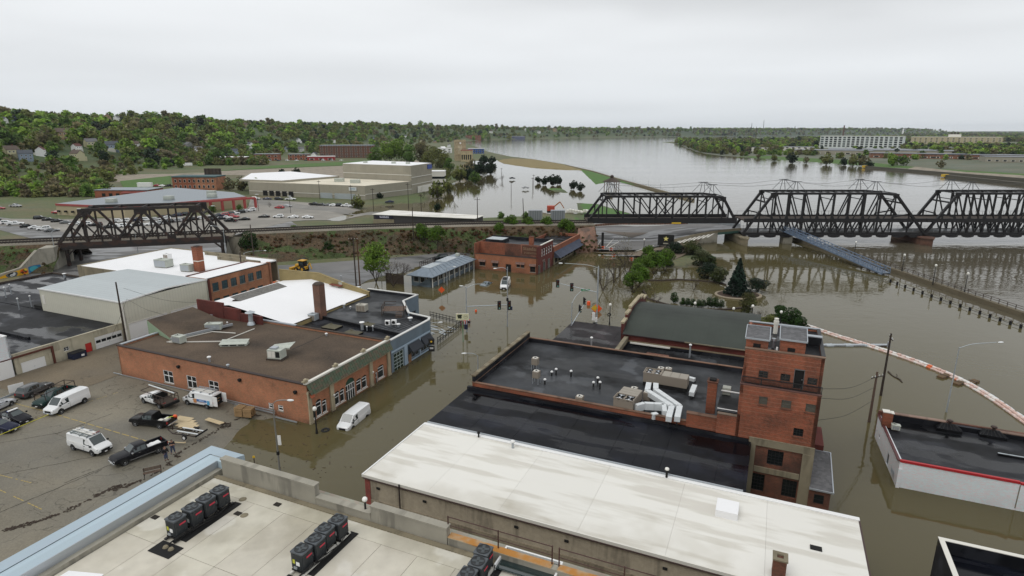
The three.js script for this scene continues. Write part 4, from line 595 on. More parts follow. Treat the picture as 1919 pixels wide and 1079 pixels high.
// ---- cream metal warehouse, garages and black roofs behind the lot
{
const B=bld('metal_warehouse','cream ribbed metal warehouse with grey roof and white lower doors','warehouse',-118,75,0.3);const a0=-130,a1=-105.6,b0=66.4,b1=84.4;
B.wall(M.creamMetal,[a0,b0],[a1,b0],3,8.2);const E=B.wall(M.creamMetal,[a1,b0],[a1,b1],0,8.2,[[0.6,8.4,0.3,4.0],[9.1,17.4,0.3,4.0]]);B.wall(M.creamMetal,[a1,b1],[a0,b1],0,8.2);B.wall(M.creamMetal,[a0,b1],[a0,b0],3,8.2);
for (const [u,v] of [[0.6,8.4],[9.1,17.4]]){const d=E.on('sliding_door',M.white,bx(u,v,0,3.7,-0.12,-0.06));part(d,'door_rail',bx(u,v,3.6,3.75,-0.06,0.05),M.whiteWarm);}
B.add('roof',M.greyMetalRoof,B.quads([[[a0-0.1,b0-0.1,8.22],[a1+0.1,b0-0.1,8.22],[a1+0.1,75.4,8.75],[a0-0.1,75.4,8.75]],[[a0-0.1,75.4,8.75],[a1+0.1,75.4,8.75],[a1+0.1,b1+0.1,8.3],[a0-0.1,b1+0.1,8.3]]]));
B.add('eave_trim',M.white,[B.bx(a0-0.15,a1+0.15,b0-0.16,b0-0.04,8.05,8.3)]);B.add('eave_trim',M.white,[B.bar([a1+0.12,b0-0.1,8.2],[a1+0.12,75.4,8.74],0.1,0.25),B.bar([a1+0.12,75.4,8.74],[a1+0.12,b1,8.3],0.1,0.25)]);
B.add('loft_door',M.whiteWarm,B.bx(-129.4,-128.6,b0-0.05,b0-0.005,5.2,7.0));B.add('corner_trim',M.whiteWarm,[B.bx(a1-0.15,a1+0.04,b0-0.04,b0+0.15,0.3,8.05)]);
const G=bld('garage_row','row of cream garages with red door and ponded black roof','garage',-130,55,0.3);
const gh=[[0.8,4.3,0.3,2.5],[10.6,11.7,0.3,2.4],[12.3,17.2,0.3,3.0],[7.2,8.1,2.2,2.9],[18.0,18.8,2.3,2.9]];
const cream=tinted(M.concrete,1.35,1.32,1.2),W=G.wall(cream,[-106.5,49],[-106.5,68.3],0,4.1,gh,0.3);
{const d=W.on('garage_door',M.white,bx(0.8,4.3,0,2.2,-0.14,-0.08));for (let i=0;i<4;i++) part(d,'door_panel',bx(0.9,4.2,0.06+i*0.54,0.54+i*0.54,-0.08,-0.05),M.white);part(d,'handle',bx(2.5,2.7,1.0,1.06,-0.05,-0.01),M.steel);}
{const d=W.on('door',plain(0.5,0.025,0.02,0.5),bx(10.65,11.65,0,2.1,-0.12,-0.06));part(d,'door_panel',[bx(10.8,11.5,0.2,0.9,-0.06,-0.04),bx(10.8,11.5,1.1,1.9,-0.06,-0.04)],plain(0.5,0.03,0.025,0.5));}
{const d=W.on('overhead_door',M.white,bx(12.3,17.2,0,2.7,-0.14,-0.08));for (let i=0;i<5;i++) part(d,'pane',bx(12.5+i*0.94,13.3+i*0.94,1.55,2.05,-0.08,-0.06),M.glass);for (let i=0;i<4;i++) part(d,'panel_joint',bx(12.3,17.2,0.55*(i+1)-0.02,0.55*(i+1),-0.08,-0.065),M.steel);}
[gh[3],gh[4]].forEach((h)=>W.win(h,{f:0.06}));const gut=plain(0.10,0.028,0.018,0.6);W.on('gutter',gut,mergeG([bx(-2,5.6,3.25,3.5,0.0,0.3),bx(5.3,5.6,0,3.25,0.02,0.3)]));W.on('wall_panel',cream,bx(4.9,6.9,0.3,2.4,0.0,0.08));
G.box('roof',M.tar,-161.5,-106.8,40,66.2,3.5,3.8);G.box('roof',M.tar,-161.5,-130.2,66.3,86.2,3.6,3.85);
G.add('roof_step',M.tar,[G.bx(-135,-113,54.6,55.0,3.8,4.3)]);G.add('roof_step',M.tar,[G.bx(-160,-140,61.5,61.9,3.85,4.5)]);G.add('roof_step',M.dark,[G.bx(-133,-130.1,66.5,69,3.86,4.5)]);G.add('rear_edge',M.darkWood,[G.bx(-161.9,-161.5,40,86.6,3.4,4.2),G.bx(-161.49,-130.2,86.2,86.6,3.4,4.2)]);G.add('coping',cream,[G.bx(-106.85,-106.45,48.9,68.3,4.1,4.2)]);
G.add('rear_wall',cream,[G.bx(-161.85,-130.2,86.25,86.55,0,3.39),G.bx(-161.85,-161.55,40,86.24,0,3.39)]);
for (const [x,y,i] of [[12,558,'first'],[22,552,'second'],[37,580,'third'],[60,575,'fourth']]) roofVent(x,y,3.85,`grey pipe on the ponded black roof, ${i} from the left edge`,{h:2.2,r:0.1});
roofVent(122,520,3.85,'squat vent by the far edge of the ponded black roof',{h:0.9,r:0.25});
const Wb=bld('white_brick_building','white painted brick building cut off by the left edge','building',-112,45,0.3);const V1=Wb.wall(M.whiteBrick,[-106.2,38],[-106.2,48.6],0,7.4,[[5.5,9.0,4.2,5.8]],0.3);V1.win([5.5,9.0,4.2,5.8],{cols:1,rows:1,gm:plain(0.16,0.13,0.085,0.6),fm:M.whiteWarm});Wb.wall(M.whiteBrick,[-106.2,48.6],[-122,48.6],0,7.4);Wb.box('roof',M.tar,-122,-106.5,38,48.3,6.7,6.9);Wb.add('coping',M.white,[Wb.bx(-106.55,-106.15,38,48.65,7.4,7.5),Wb.bx(-122,-106.56,48.25,48.65,7.4,7.5)]);Wb.add('stucco_panel',M.white,Wb.bx(-106.19,-106.14,38,48.5,0.2,3.6));
}
// ---- three-storey orange brick block with white roof
{
const B=bld('brick_block','orange brick block with big steel windows and white roof behind the warehouse','building',-112,93,0.4);const hs=[];for (let i=0;i<7;i++){hs.push([1.0+i*2.35,2.55+i*2.35,5.4,7.2]);hs.push([1.0+i*2.35,2.55+i*2.35,2.0,3.8]);}
const E=B.wall(M.brickOrange,[-105.7,84.6],[-105.7,101.2],-0.5,8.3,hs.filter((h)=>h[1]<16.5),0.3);hs.filter((h)=>h[1]<16.5).forEach((h)=>E.win(h,{cols:2,rows:3,f:0.07,fm:plain(0.035,0.055,0.055,0.5),gm:plain(0.05,0.085,0.10,0.1),sill:true}));
B.wall(M.brickOrange,[-105.7,101.2],[-112,101.2],-0.5,8.3);B.wall(M.brickOrange,[-112,101.2],[-112,84.6],6,8.3);B.wall(M.brickOrange,[-112,84.6],[-105.7,84.6],6,8.3);
B.box('roof',M.pureWhiteRoof,-111.9,-105.9,84.8,101,8.0,8.28);B.add('coping',plain(0.03,0.028,0.026,0.6),B.bx(-106.0,-105.62,84.55,101.3,8.3,8.42));B.add('coping',plain(0.1,0.035,0.03,0.6),B.bx(-112.1,-111.8,84.6,101.2,8.3,8.45));B.add('corner_pier',tinted(M.brickOrange,0.8,0.8,0.85),B.bx(-106.4,-105.5,101.2,101.7,-0.5,8.6));B.add('corner_pier',M.brickMaroon,B.bx(-105.68,-105.4,84.5,84.9,-0.5,8.3));
B.box('wing_roof',M.pureWhiteRoof,-150,-112.2,86,110,6.6,6.9);B.add('wing_wall',M.oldConcrete,[B.bx(-150,-112.2,85.7,86,0,7.0),B.bx(-150,-112.2,110,110.3,0,7.1),B.bx(-150.3,-150,85.7,110.3,0,7.1)]);B.add('wing_coping',M.oldConcrete,[B.bx(-126,-112,104.5,104.9,6.9,7.7),B.bx(-134,-120,107.5,107.9,6.9,7.6)]);
const C=bld('chimney','tall square orange brick chimney on the white roofed brick block','chimney',-113.3,93.5,6.9);{const p=ab(375,508,6.9);C.g.position.set(...world(p[0],p[1],6.9));part(C.g,'stack',bx(-0.8,0.8,0,5.6,-0.8,0.8),M.brickRust);part(C.g,'cap',bx(-0.87,0.87,5.6,5.8,-0.87,0.87),M.brickDark);part(C.g,'band',bx(-0.83,0.83,2.4,2.6,-0.83,0.83),M.whiteWarm);part(C.g,'flue',bx(-0.5,0.5,5.7,5.9,-0.5,0.5),M.dark);}
hvac(308,500,6.9,'large pale rooftop unit on the white roofed wing',3.6,2.2,1.9,0.1);hvac(352,508,6.9,'pale rooftop unit beside the tall brick chimney',2.6,1.6,1.7,0.1);hvac(315,487,6.9,'small white unit at the far edge of the white roofed wing',1.6,1.2,1.6,0.1,M.white);
}
// ---- white gabled roof with tan parapet wall, and the blue fronted building
{
const B=bld('white_gable_building','building with bright white gabled roof and tan stucco gable wall','building',-85,85,0.3);const r=-89,e=-74.6,l=-97;
B.add('roof',M.pureWhiteRoof,B.quads([[[r,75,7.3],[e,75,5.4],[e,96.5,5.4],[r,96.5,7.3]],[[l,75,6.2],[r,75,7.3],[r,96.5,7.3],[l,96.5,6.2]]]));
const tan=surf(256,8,(u,v)=>{const a=fbm(u,v,5,5),k=0.85+0.4*(a-0.5);return [0.34*k,0.265*k,0.12*k,0.9,a];},{flat:0.9});
B.add('gable_wall',tan,B.quads([[[-98,96.9,0],[-74.2,96.9,0],[-74.2,96.9,6.0],[-98,96.9,8.6]],[[-98,96.9,8.6],[-74.2,96.9,6],[-81,96.9,7.4],[-87,96.9,8.8]],[[-98,96.52,0],[-74.2,96.52,0],[-74.2,96.52,6.0],[-98,96.52,8.6]],[[-98,96.52,8.6],[-74.2,96.52,6],[-81,96.52,7.4],[-87,96.52,8.8]]]));
B.add('parapet_cap',tan,[B.bar([-98,96.7,8.62],[-87,96.7,8.82],0.45,0.08),B.bar([-87,96.7,8.82],[-81,96.7,7.42],0.45,0.08),B.bar([-81,96.7,7.42],[-74.2,96.7,6.02],0.45,0.08)]);
B.add('side_wall',tan,[B.bx(e-0.2,e+0.1,75,96.5,0,5.3)]);B.add('side_wall',M.brickDark,[B.bx(l,l+0.3,75,96.5,0,6.1)]);B.add('eave_trim',M.darkWood,B.bar([e+0.05,75,5.38],[e+0.05,96.5,5.38],0.15,0.14));B.add('south_wall',tan,B.bx(-97,e,74.85,75,0,5.3));
const C=thing('chimney','tall narrow grey brick chimney between the white and black roofs','chimney',world(-74.3,82.2,4.5),TH);part(C,'stack',bx(-0.75,0.75,0,6.6,-0.75,0.75),tinted(M.brickDark,1.2,1.5,1.7));part(C,'cap',[lathe([[1.05,6.6],[0.85,6.8],[0.5,6.95],[0,7]],8)],M.darkWood);
const p=ab(635,535,6.5),v=thing('roof_ventilator','rusty red topped ventilator hood on the white gabled roof','vent',world(p[0],p[1]-0.5,5.9),TH);part(v,'base',bx(-0.6,0.6,-0.3,0.8,-0.5,0.5),M.hvac);part(v,'hood',bar([-1.4,1.0,0],[1.4,0.85,0],1.7,0.12),tinted(M.brickMaroon,2,2.6,2.2));part(v,'motor',bx(0.3,1.2,0.95,1.6,-0.9,-0.1),M.hvac);
roofVent(640,528,6.9,'slim grey pipe near the peak of the white gabled roof',{h:1.2,r:0.1,cm:M.steel});
const L=thing('roof_monitor','dark grey lean-to monitor with sloping lid between brick block and white gable','roof monitor',at(490,555,6.6),TH);part(L,'wall',bx(-1.2,1.2,-1.5,0.6,-5.8,5.8),M.darkWood);part(L,'lid',quads([[[-1.6,1.2,6],[1.7,0.5,6],[1.7,0.5,-6],[-1.6,1.2,-6]]]),tinted(M.shingle,1.3,1.25,1.1));
const G=thing('stack_vent','galvanised exhaust stack with conical hat on the gravel roof edge','vent',at(471,606,5.6),TH);part(G,'pipe',cyl(0,-0.2,1.7,0,0.4,0.36,12),M.galv);part(G,'hat',lathe([[0.85,2.0],[0.8,2.06],[0,2.4]],14),M.galv);part(G,'collar',lathe([[0.7,-0.2],[0.6,0.1],[0.4,0.4]],12),M.galv);part(G,'strut',[bx(-0.36,-0.32,1.6,2.05,-0.02,0.02),bx(0.32,0.36,1.6,2.05,-0.02,0.02)],M.steel);
}
{
const B=bld('blue_shop','shop with pale blue front, roll-up glass door, dark awnings and black roof','building',-64,87);const bl=surf(256,8,(u,v)=>{const a=fbm(u,v,5,5),k=0.85+0.35*(a-0.5);return [0.17*k,0.225*k,0.275*k,0.8,a];},{flat:0.8});
const hs=[[0.7,3.5,-0.8,3.0],[5.0,8.2,0.5,2.4],[8.8,11.7,0.5,2.4]],F=B.wall(bl,[-53.9,74.8],[-53.9,86.7],-1,5.5,hs,0.35);
F.win(hs[0],{cols:3,rows:6,f:0.09,mu:0.06,fm:tinted(M.white,0.55,0.62,0.62),gm:plain(0.01,0.03,0.02,0.1)});F.win(hs[1],{cols:3,rows:1,f:0.08,fm:tinted(M.white,0.3,0.36,0.42)});F.win(hs[2],{cols:3,rows:1,f:0.08,fm:tinted(M.white,0.3,0.36,0.42)});
const tb=tinted(M.white,0.36,0.46,0.56);F.on('trim_band',tb,mergeG([bx(0,11.9,3.35,3.6,0.004,0.1),bx(3.7,4.6,-1,3.34,0.004,0.1),bx(4.6,11.9,0.1,0.3,0.004,0.12),bx(8.3,8.7,0.31,3.34,0.004,0.1)]));F.on('plywood_patch',tinted(M.ply,0.5,0.35,0.28),bx(4.7,5.6,-0.4,1.5,0.105,0.14));
const aw=plain(0.03,0.035,0.045,0.8);for (const [u,v] of [[4.9,8.3],[8.8,11.8]]) F.on('awning',aw,quads([[[u,2.1,1.0],[v,2.1,1.0],[v,3.2,0.1],[u,3.2,0.1]],[[u,1.85,1.02],[v,1.85,1.02],[v,2.1,1.0],[u,2.1,1.0]],[[u,2.1,1.0],[u,3.2,0.1],[u,2.1,0.1]],[[v,2.1,1.0],[v,3.2,0.1],[v,2.1,0.1]]]));
const cp=tinted(M.whiteWarm,0.6,0.6,0.58),segs=[[[-53.9,86.7],[-54.6,88.2]],[[-54.6,88.2],[-59.6,89.1]],[[-59.6,89.1],[-64.9,95.3]],[[-64.9,95.3],[-64.8,100.4]],[[-64.8,100.4],[-77.3,100.4]]];
segs.forEach(([A,C],i)=>{const hh=i===3?[[1.2,4,-0.5,2.6]]:i===2?[[2.5,4.5,0,2.4]]:[],W=B.wall(bl,A,C,-1,5.5,hh,0.3);hh.forEach((h)=>W.win(h,{fm:tinted(M.white,0.12,0.15,0.2)}));W.on('coping',cp,bx(0,W.L,5.5,5.64,-0.36,0.06));W.on('parapet',M.tar,bx(0.3,W.L-0.3,4.6,5.49,-0.36,-0.305));});
F.on('coping',cp,bx(0,11.9,5.5,5.64,-0.42,0.06));F.on('parapet',M.tar,bx(0,11.9,4.6,5.49,-0.42,-0.355));
B.add('roof',M.tar,B.prism([[-74.5,74.9],[-54.2,74.9],[-54.2,79.3],[-74.5,82]],4.3,4.6));B.add('roof',M.tarGrey,B.prism([[-74.5,82.01],[-54.2,79.31],[-54.2,86.6],[-59.8,88.9],[-65.1,95.2],[-65.1,100.2],[-77,100.2],[-76,92]],4.4,5.0));
B.add('roof_step',M.tar,[B.bar([-74.5,82,4.95],[-54.3,79.3,4.95],0.25,0.5)]);B.wall(M.block,[-76.9,100.3],[-74.6,82],0,5.2);for (let i=0;i<7;i++) B.add('roof_seam',M.tar,B.bar([-62+i*0.9,80.7,5.02],[-58.5+i*0.9*0.6,88.2,5.02],0.12,0.06));
const pyr=(px,py,label)=>{const p=ab(px,py,4.6),v=thing('skylight',label,'skylight',world(p[0],p[1],4.6),TH);const m=surfPyr;part(v,'curb',bx(-1.5,1.5,0,0.25,-1.1,1.1),M.tar);part(v,'hip_lid',quads([[[-1.5,0.26,1.1],[1.5,0.26,1.1],[0.2,0.75,0]],[[1.5,0.26,1.1],[1.5,0.26,-1.1],[0.2,0.75,0]],[[1.5,0.26,-1.1],[-1.5,0.26,-1.1],[0.2,0.75,0],[-0.2,0.75,0]],[[-1.5,0.26,-1.1],[-1.5,0.26,1.1],[-0.2,0.75,0]],[[-1.5,0.26,1.1],[0.2,0.75,0],[-0.2,0.75,0]]]),m);part(v,'finial',bx(-0.15,0.15,0.74,0.85,-0.12,0.12),m);};
const surfPyr=tinted(M.concrete,0.36,0.35,0.28);pyr(622,614,'mossy hipped skylight, left of three on the low black roof');pyr(690,611,'mossy hipped skylight, rear right of three on the low black roof');pyr(660,626,'mossy hipped skylight, nearest of three on the low black roof');
hvac(588,600,4.6,'grey metal cooler at the left end of the low black roof',1.5,1.3,1.3,0.1,M.galv);hvac(679,583,5.0,'pale pink grey unit standing alone on the upper black roof',1.9,1.3,1.4,0.2,tinted(M.hvac,0.95,0.85,0.82));
for (const [x,y,i,l] of [[727,612,0,'left'],[739,611,1,'right']]){const p=ab(x,y,4.7),v=thing('condenser_fan',`small white split condenser, ${l} of the pair by the blue parapet`,'air conditioner',world(p[0],p[1],4.7),TH+0.3);part(v,'cabinet',rbx(-0.45,0.45,0.3,1.2,-0.2,0.2,0.04),M.white);part(v,'fan_grille',lathe([[0.3,0],[0.3,0.03],[0,0.04]],12).rotateX(Math.PI/2).translate(-0.05,0.75,0.2),M.dark);part(v,'foot',[bx(-0.4,-0.3,0,0.3,-0.2,0.2),bx(0.3,0.4,0,0.3,-0.2,0.2)],M.steel);}
for (const [x,y,l,h,r] of [[645,578,'mushroom vent at the left of the upper black roof',0.8,0.2],[679,617,'ribbed steel turbine vent on the low black roof',1.2,0.25],[688,619,'thin white pipe right of the turbine vent',0.6,0.08],[699,619,'thin grey pipe right of the white pipe',0.7,0.08],[747,613,'white bent vent near the blue parapet corner',0.5,0.2],[769,602,'squat white vent on the blue parapet corner roof',0.6,0.25],[657,580,'short black pipe on the upper black roof',0.5,0.1]]) roofVent(x,y,4.9,l,{h,r});
{const p=ab(739,587,5),v=thing('roof_deck','weathered wooden deck with railing and steps on the black roof','deck',world(p[0],p[1],5),TH+0.45);for (let i=0;i<12;i++) part(v,'plank',bx(-2+i*0.34,-1.69+i*0.34,0.9,0.96,-1.6,1.6),M.greyWood);for (const [x,z] of [[-2,-1.6],[2,-1.6],[-2,1.6],[2,1.6],[-2,0]]) part(v,'post',bx(x-0.06,x+0.06,0,1.9,z-0.06,z+0.06),M.darkWood);part(v,'handrail',[bx(-2,0.2,1.8,1.9,-1.62,-1.56),bx(-2.03,-1.97,1.8,1.9,-1.6,1.6),bx(-2,0.2,1.3,1.38,-1.62,-1.56),bx(-2.03,-1.97,1.3,1.38,-1.6,1.6)],M.darkWood);for (let i=0;i<4;i++) part(v,'step',bx(0.6,1.8,0.7-i*0.2,0.75-i*0.2,1.65+i*0.3,1.95+i*0.3),M.greyWood);}
}
// ---- flooded diner, brick corner building
{
const B=bld('diner','grey metal roofed diner standing in the flood with a dark window band','building',-79,136);const rf=tinted(M.galv,0.42,0.48,0.55),wl=tinted(M.galv,0.33,0.4,0.46);
const hs=[];for (let i=0;i<8;i++) hs.push([0.8+i*2.75,3.1+i*2.75,1.0,2.5]);const W=B.wall(wl,[-76.4,124.5],[-76.4,147.3],-1,2.9,hs,0.25);hs.forEach((h)=>W.win(h,{cols:2,rows:1,f:0.12,fm:tinted(M.whiteWarm,0.4,0.4,0.37)}));
const h2=[];for (let i=0;i<3;i++) h2.push([0.6+i*1.85,2.1+i*1.85,1.0,2.5]);const S=B.wall(wl,[-82.2,124.5],[-76.4,124.5],-1,2.9,h2,0.25);h2.forEach((h)=>S.win(h,{cols:1,rows:1,f:0.12,fm:tinted(M.whiteWarm,0.4,0.4,0.37)}));B.wall(wl,[-76.4,147.3],[-84,147.3],-1,2.9);B.wall(wl,[-84,147.3],[-82.2,124.5],-1,2.9);
B.add('roof',rf,B.quads([[[-75.4,123.4,2.9],[-75.4,147.6,2.9],[-78.6,146,4.0],[-78.6,127,4.0]],[[-83,123.4,2.9],[-75.4,123.4,2.9],[-78.6,127,4.0],[-81,127,4.0]],[[-83,123.4,2.9],[-81,127,4.0],[-82,147,4.0],[-85,147.6,2.9]],[[-81,127,4],[-78.6,127,4],[-78.6,146,4],[-82,147,4]]]));B.add('roof_well',M.galv,B.bx(-81.6,-78.8,128,134,4.02,4.1));B.add('roof_well',M.galv,B.bx(-82,-78.8,136,143,4.02,4.1));B.add('eave',tinted(M.galv,0.3,0.34,0.4),[B.bar([-75.4,123.4,2.86],[-75.4,147.6,2.86],0.1,0.16),B.bar([-83,123.4,2.86],[-75.4,123.4,2.86],0.1,0.16)]);
for (let i=0;i<12;i++) B.add('roof_seam',rf,B.bar([-75.5,124.5+i*2,2.95],[-78.5,127.2+i*1.65,4.03],0.06,0.06));for (let i=0;i<9;i++) B.box('post',M.whiteWarm,-76.1,-75.9,124.4+i*2.82,124.55+i*2.82,0,2.85);
B.add('fence',M.darkWood,[B.bx(-90,-84.5,124.4,124.5,0,2.6)]);B.add('rooftop_box',M.hvac,B.bx(-80.5,-79.5,144.5,145.3,4.0,4.7));{const D=thing('dumpster','blue dumpster half sunk beside the diner','dumpster',at(798,533,0),TH+0.3);part(D,'bin',prism([[-1,-0.8],[1,-0.8],[1,0.8],[-1,0.8]],-0.5,1.2),plain(0.01,0.03,0.16,0.5));part(D,'lid',bx(-1.05,1.05,1.2,1.3,-0.85,0.85),plain(0.012,0.035,0.19,0.5));part(D,'rib',[bx(-0.6,-0.5,0,1.15,0.8,0.86),bx(0.5,0.6,0,1.15,0.8,0.86)],plain(0.01,0.03,0.16,0.5));}
{const D=thing('deck_fence','rusty brown railed deck behind the diner roof','fence',at(818,500,0.6),TH);part(D,'deck',bx(-3,3,0.2,0.6,-4,4),M.rustIron);for (let i=0;i<9;i++) part(D,'rail_post',bx(-3,-2.9,0,2,-4+i,-3.9+i),M.rustIron);part(D,'handrail',[bx(-3,-2.9,1.9,2,-4,4),bx(-3,3,1.9,2,3.9,4),bx(-3,-2.9,1.2,1.28,-4,4)],M.rustIron);}
}
{
const B=bld('brick_corner_building','red brick tavern with faded wall sign, chimney and barred windows in the flood','building',-66,160);const f0=-57.2,L0=-76.3;
// low front wing
const h1=[[1.6,3.4,1.1,2.2],[5.6,7.4,1.1,2.2],[9.7,11.4,-0.9,2.2],[13.0,14.0,1.6,2.4],[14.3,15.3,1.6,2.4],[17.0,18.6,0.6,2.2]],W=B.wall(tinted(M.brickOrange,0.8,0.72,0.68),[L0,148],[f0,148],-1,4.4,h1,0.3);h1.forEach((h,i)=>{W.win(h,{cols:2,rows:2,f:0.08,fm:M.darkWood,gm:M.dark,sill:i!==2});if (i!==2) W.on('canopy',tinted(M.shingle,1.5,0.9,0.7),quads([[[h[0]-0.2,h[3]+0.1,0.5],[h[1]+0.2,h[3]+0.1,0.5],[h[1]+0.2,h[3]+0.7,0.02],[h[0]-0.2,h[3]+0.7,0.02]]]));});
const W2=B.wall(M.brickMaroon,[f0,148],[f0,160.5],-1,7.6,[[0.8,2.4,-0.6,2.4],[4.6,6.4,-0.8,2.6],[8.2,10.2,-0.8,2.8],...[0,1,2,3,4].map((i)=>[3.0+i*1.85,4.0+i*1.85,4.4,6.4])],0.3);[0,1,2,3,4].forEach((i)=>W2.win([3.0+i*1.85,4.0+i*1.85,4.4,6.4],{cols:1,rows:2,f:0.16,mu:0.12}));[[0.8,2.4,-0.6,2.4],[4.6,6.4,-0.8,2.6],[8.2,10.2,-0.8,2.8]].forEach((h)=>W2.win(h,{cols:2,rows:1,fm:M.whiteWarm}));sign(B.g,1.8,0.5,['TAVERN'],'#7d7a74','#3a2020',{name:'shop_sign'});{const s=B.g.children[B.g.children.length-1];s.position.set(...B.P(f0+0.06,152.9,3.1));s.rotation.y=Math.PI/2;}
B.add('lower_roof',M.tar,B.bx(L0+0.3,f0-0.3,148.3,150.8,3.9,4.1));B.add('coping',M.darkWood,B.bx(L0,f0,147.95,148.35,4.4,4.5));
const gh=M.brickRust;B.wall(gh,[L0,151],[-68.2,151],3.5,7.4);B.wall(M.brickDark,[-68.2,151],[-63.3,151],3.5,7.4);const GS=B.wall(tinted(M.brickDark,1.6,1.7,1.8),[-63.3,151],[f0,151],3.5,7.5);B.wall(gh,[f0,160.5],[L0,160.5],-1,7.4);B.wall(gh,[L0,160.5],[L0,148],-1,7.4);
GS.on('faded_sign',new THREE.MeshStandardMaterial({map:(()=>{const c=document.createElement('canvas');c.width=256;c.height=128;const x=c.getContext('2d');x.fillStyle='#5b3a2c';x.fillRect(0,0,256,128);x.fillStyle='#8d7a60';x.font='bold 62px serif';x.textAlign='center';x.fillText('Standard',128,62,230);x.font='bold 34px serif';x.fillText('FURNITURE',128,112,220);x.fillStyle='rgba(91,58,44,0.45)';for (let i=0;i<260;i++) x.fillRect(hash(i,3)*256,hash(i,5)*128,14*hash(i,8),3);const t=new THREE.CanvasTexture(c);t.colorSpace=THREE.SRGBColorSpace;return t;})(),roughness:0.9}),new THREE.PlaneGeometry(5.6,2.6).translate(3.2,5.9,0.012));
B.add('upper_roof',M.tarGrey,B.bx(L0+0.3,f0-0.3,151.3,160.2,6.7,6.9));B.add('rear_parapet',M.tar,B.bx(L0,f0,159.9,160.19,6.9,7.8));B.add('penthouse',M.tar,[B.bx(-75,-69.5,152.5,157,6.9,7.9)]);B.add('penthouse_roof',M.galv,B.bx(-74.8,-69.7,152.7,156.8,7.9,8.0));B.add('front_coping',M.whiteWarm,B.bx(f0-0.35,f0+0.08,150.9,160.5,7.6,7.78));B.add('flashing_pool',M.galv,B.bx(-63,-57.6,151.4,154,6.905,6.94));
const C=thing('chimney','red brick chimney on the flooded brick tavern','chimney',world(-60.4,151.7,6.8),TH);part(C,'stack',bx(-0.55,0.55,0,2.9,-0.55,0.55),M.brickRust);part(C,'cap',bx(-0.62,0.62,2.9,3.05,-0.62,0.62),M.brickDark);
// lower extension along the street
const X=bld('brick_extension','long low brick extension with dark blue slate awning along the flooded street','building',-62,175);X.wall(M.oldConcrete,[f0,161],[f0,186.5],-1,2.4);X.wall(gh,[f0,161],[f0,186.5],2.4,5.2);X.wall(gh,[f0,186.5],[-68,186.5],-1,5.2);X.wall(gh,[-68,186.5],[-68,161],-1,5.2);X.wall(gh,[-68,161],[f0,161],-1,5.2);X.box('roof',M.tar,-67.7,f0-0.3,161.3,186.2,4.2,4.4);X.add('coping',tinted(M.concrete,0.9,0.42,0.3),X.bx(f0-0.4,f0+0.06,161,186.6,5.2,5.36));X.add('coping',tinted(M.concrete,0.9,0.42,0.3),X.bx(-68,f0-0.41,186.2,186.6,5.2,5.34));
X.add('awning',tinted(M.shingle,0.55,0.65,0.9),X.quads([[[f0+2,161.5,2.2],[f0+2,186,2.2],[f0+0.05,186,3.9],[f0+0.05,161.5,3.9]],[[f0+2,161.5,2.2],[f0+0.05,161.5,3.9],[f0+0.05,161.5,2.2]]]));
for (let i=0;i<8;i++) X.box('shop_window',M.glass,f0+0.004,f0+0.06,162.5+i*2.9,164.6+i*2.9,0.5,1.9);
}
// ---------------------------------------------------------------- railway embankment, bridges, river walls
const PATH={left:[[-290,-120],[-210,-146.5],[-160,-162.5],[-128.5,-171.5]],right:[[-84,-186.5],[-46,-197],[-11,-203],[27.5,-205.5]]};
function sweep(path,prof,n){
const c=new THREE.CatmullRomCurve3(path.map((q)=>new THREE.Vector3(q[0],0,q[1]))),rows=[];for (let i=0;i<=n;i++){const t=i/n,p=c.getPoint(t),d=c.getTangent(t);rows.push(prof(t,i).map(([o,y])=>[p.x-d.z*o,y,p.z+d.x*o]));}
const q=[];for (let i=0;i<n;i++) for (let j=0;j+1<rows[0].length;j++) q.push([rows[i][j],rows[i+1][j],rows[i+1][j+1],rows[i][j+1]]);return quads(q);
}
M.brush=surf(512,16,(u,v)=>{const a=fbm(u,v,6,6),b=fbm(u+0.3,v,50,3),g=sm(0.5,0.62,fbm(u,v+0.3,5,4)),c=mix3(mix3([0.085,0.056,0.03],[0.065,0.056,0.03],sm(0.4,0.65,a)),[0.05,0.085,0.02],g*0.8),k=0.4+1.1*b;return [...c.map((x)=>x*k),1,b];},{bump:0.25,flat:1});
for (const k of ['left','right']){
const bumps=(i,j)=>0.5*(hash(i*3,j*7)-0.5);
struct('embankment',sweep(PATH[k],(t,i)=>[[k==='right'?lerp(22,14,t):16,-0.6],[k==='right'?lerp(17,11.5,t):12.5,2.0+bumps(i,1)],[lerp(12,9,t),3.8+bumps(i,2)],[8,5.6+bumps(i,3)],[5.6,7.2],[-5.6,7.2],[-9,4.5],[-14,1],[-17,-0.6]],46),M.brush);
struct('ballast',sweep(PATH[k],()=>[[5.4,7.18],[4.4,7.55],[-4.4,7.55],[-5.4,7.18]],40),tinted(M.gravel,0.75,0.78,0.8));
}
const railPath=[...PATH.left,...PATH.right];const rail=(o)=>sweep(railPath,()=>[[o-0.05,7.62],[o-0.05,7.85],[o+0.05,7.85],[o+0.05,7.62]],120);
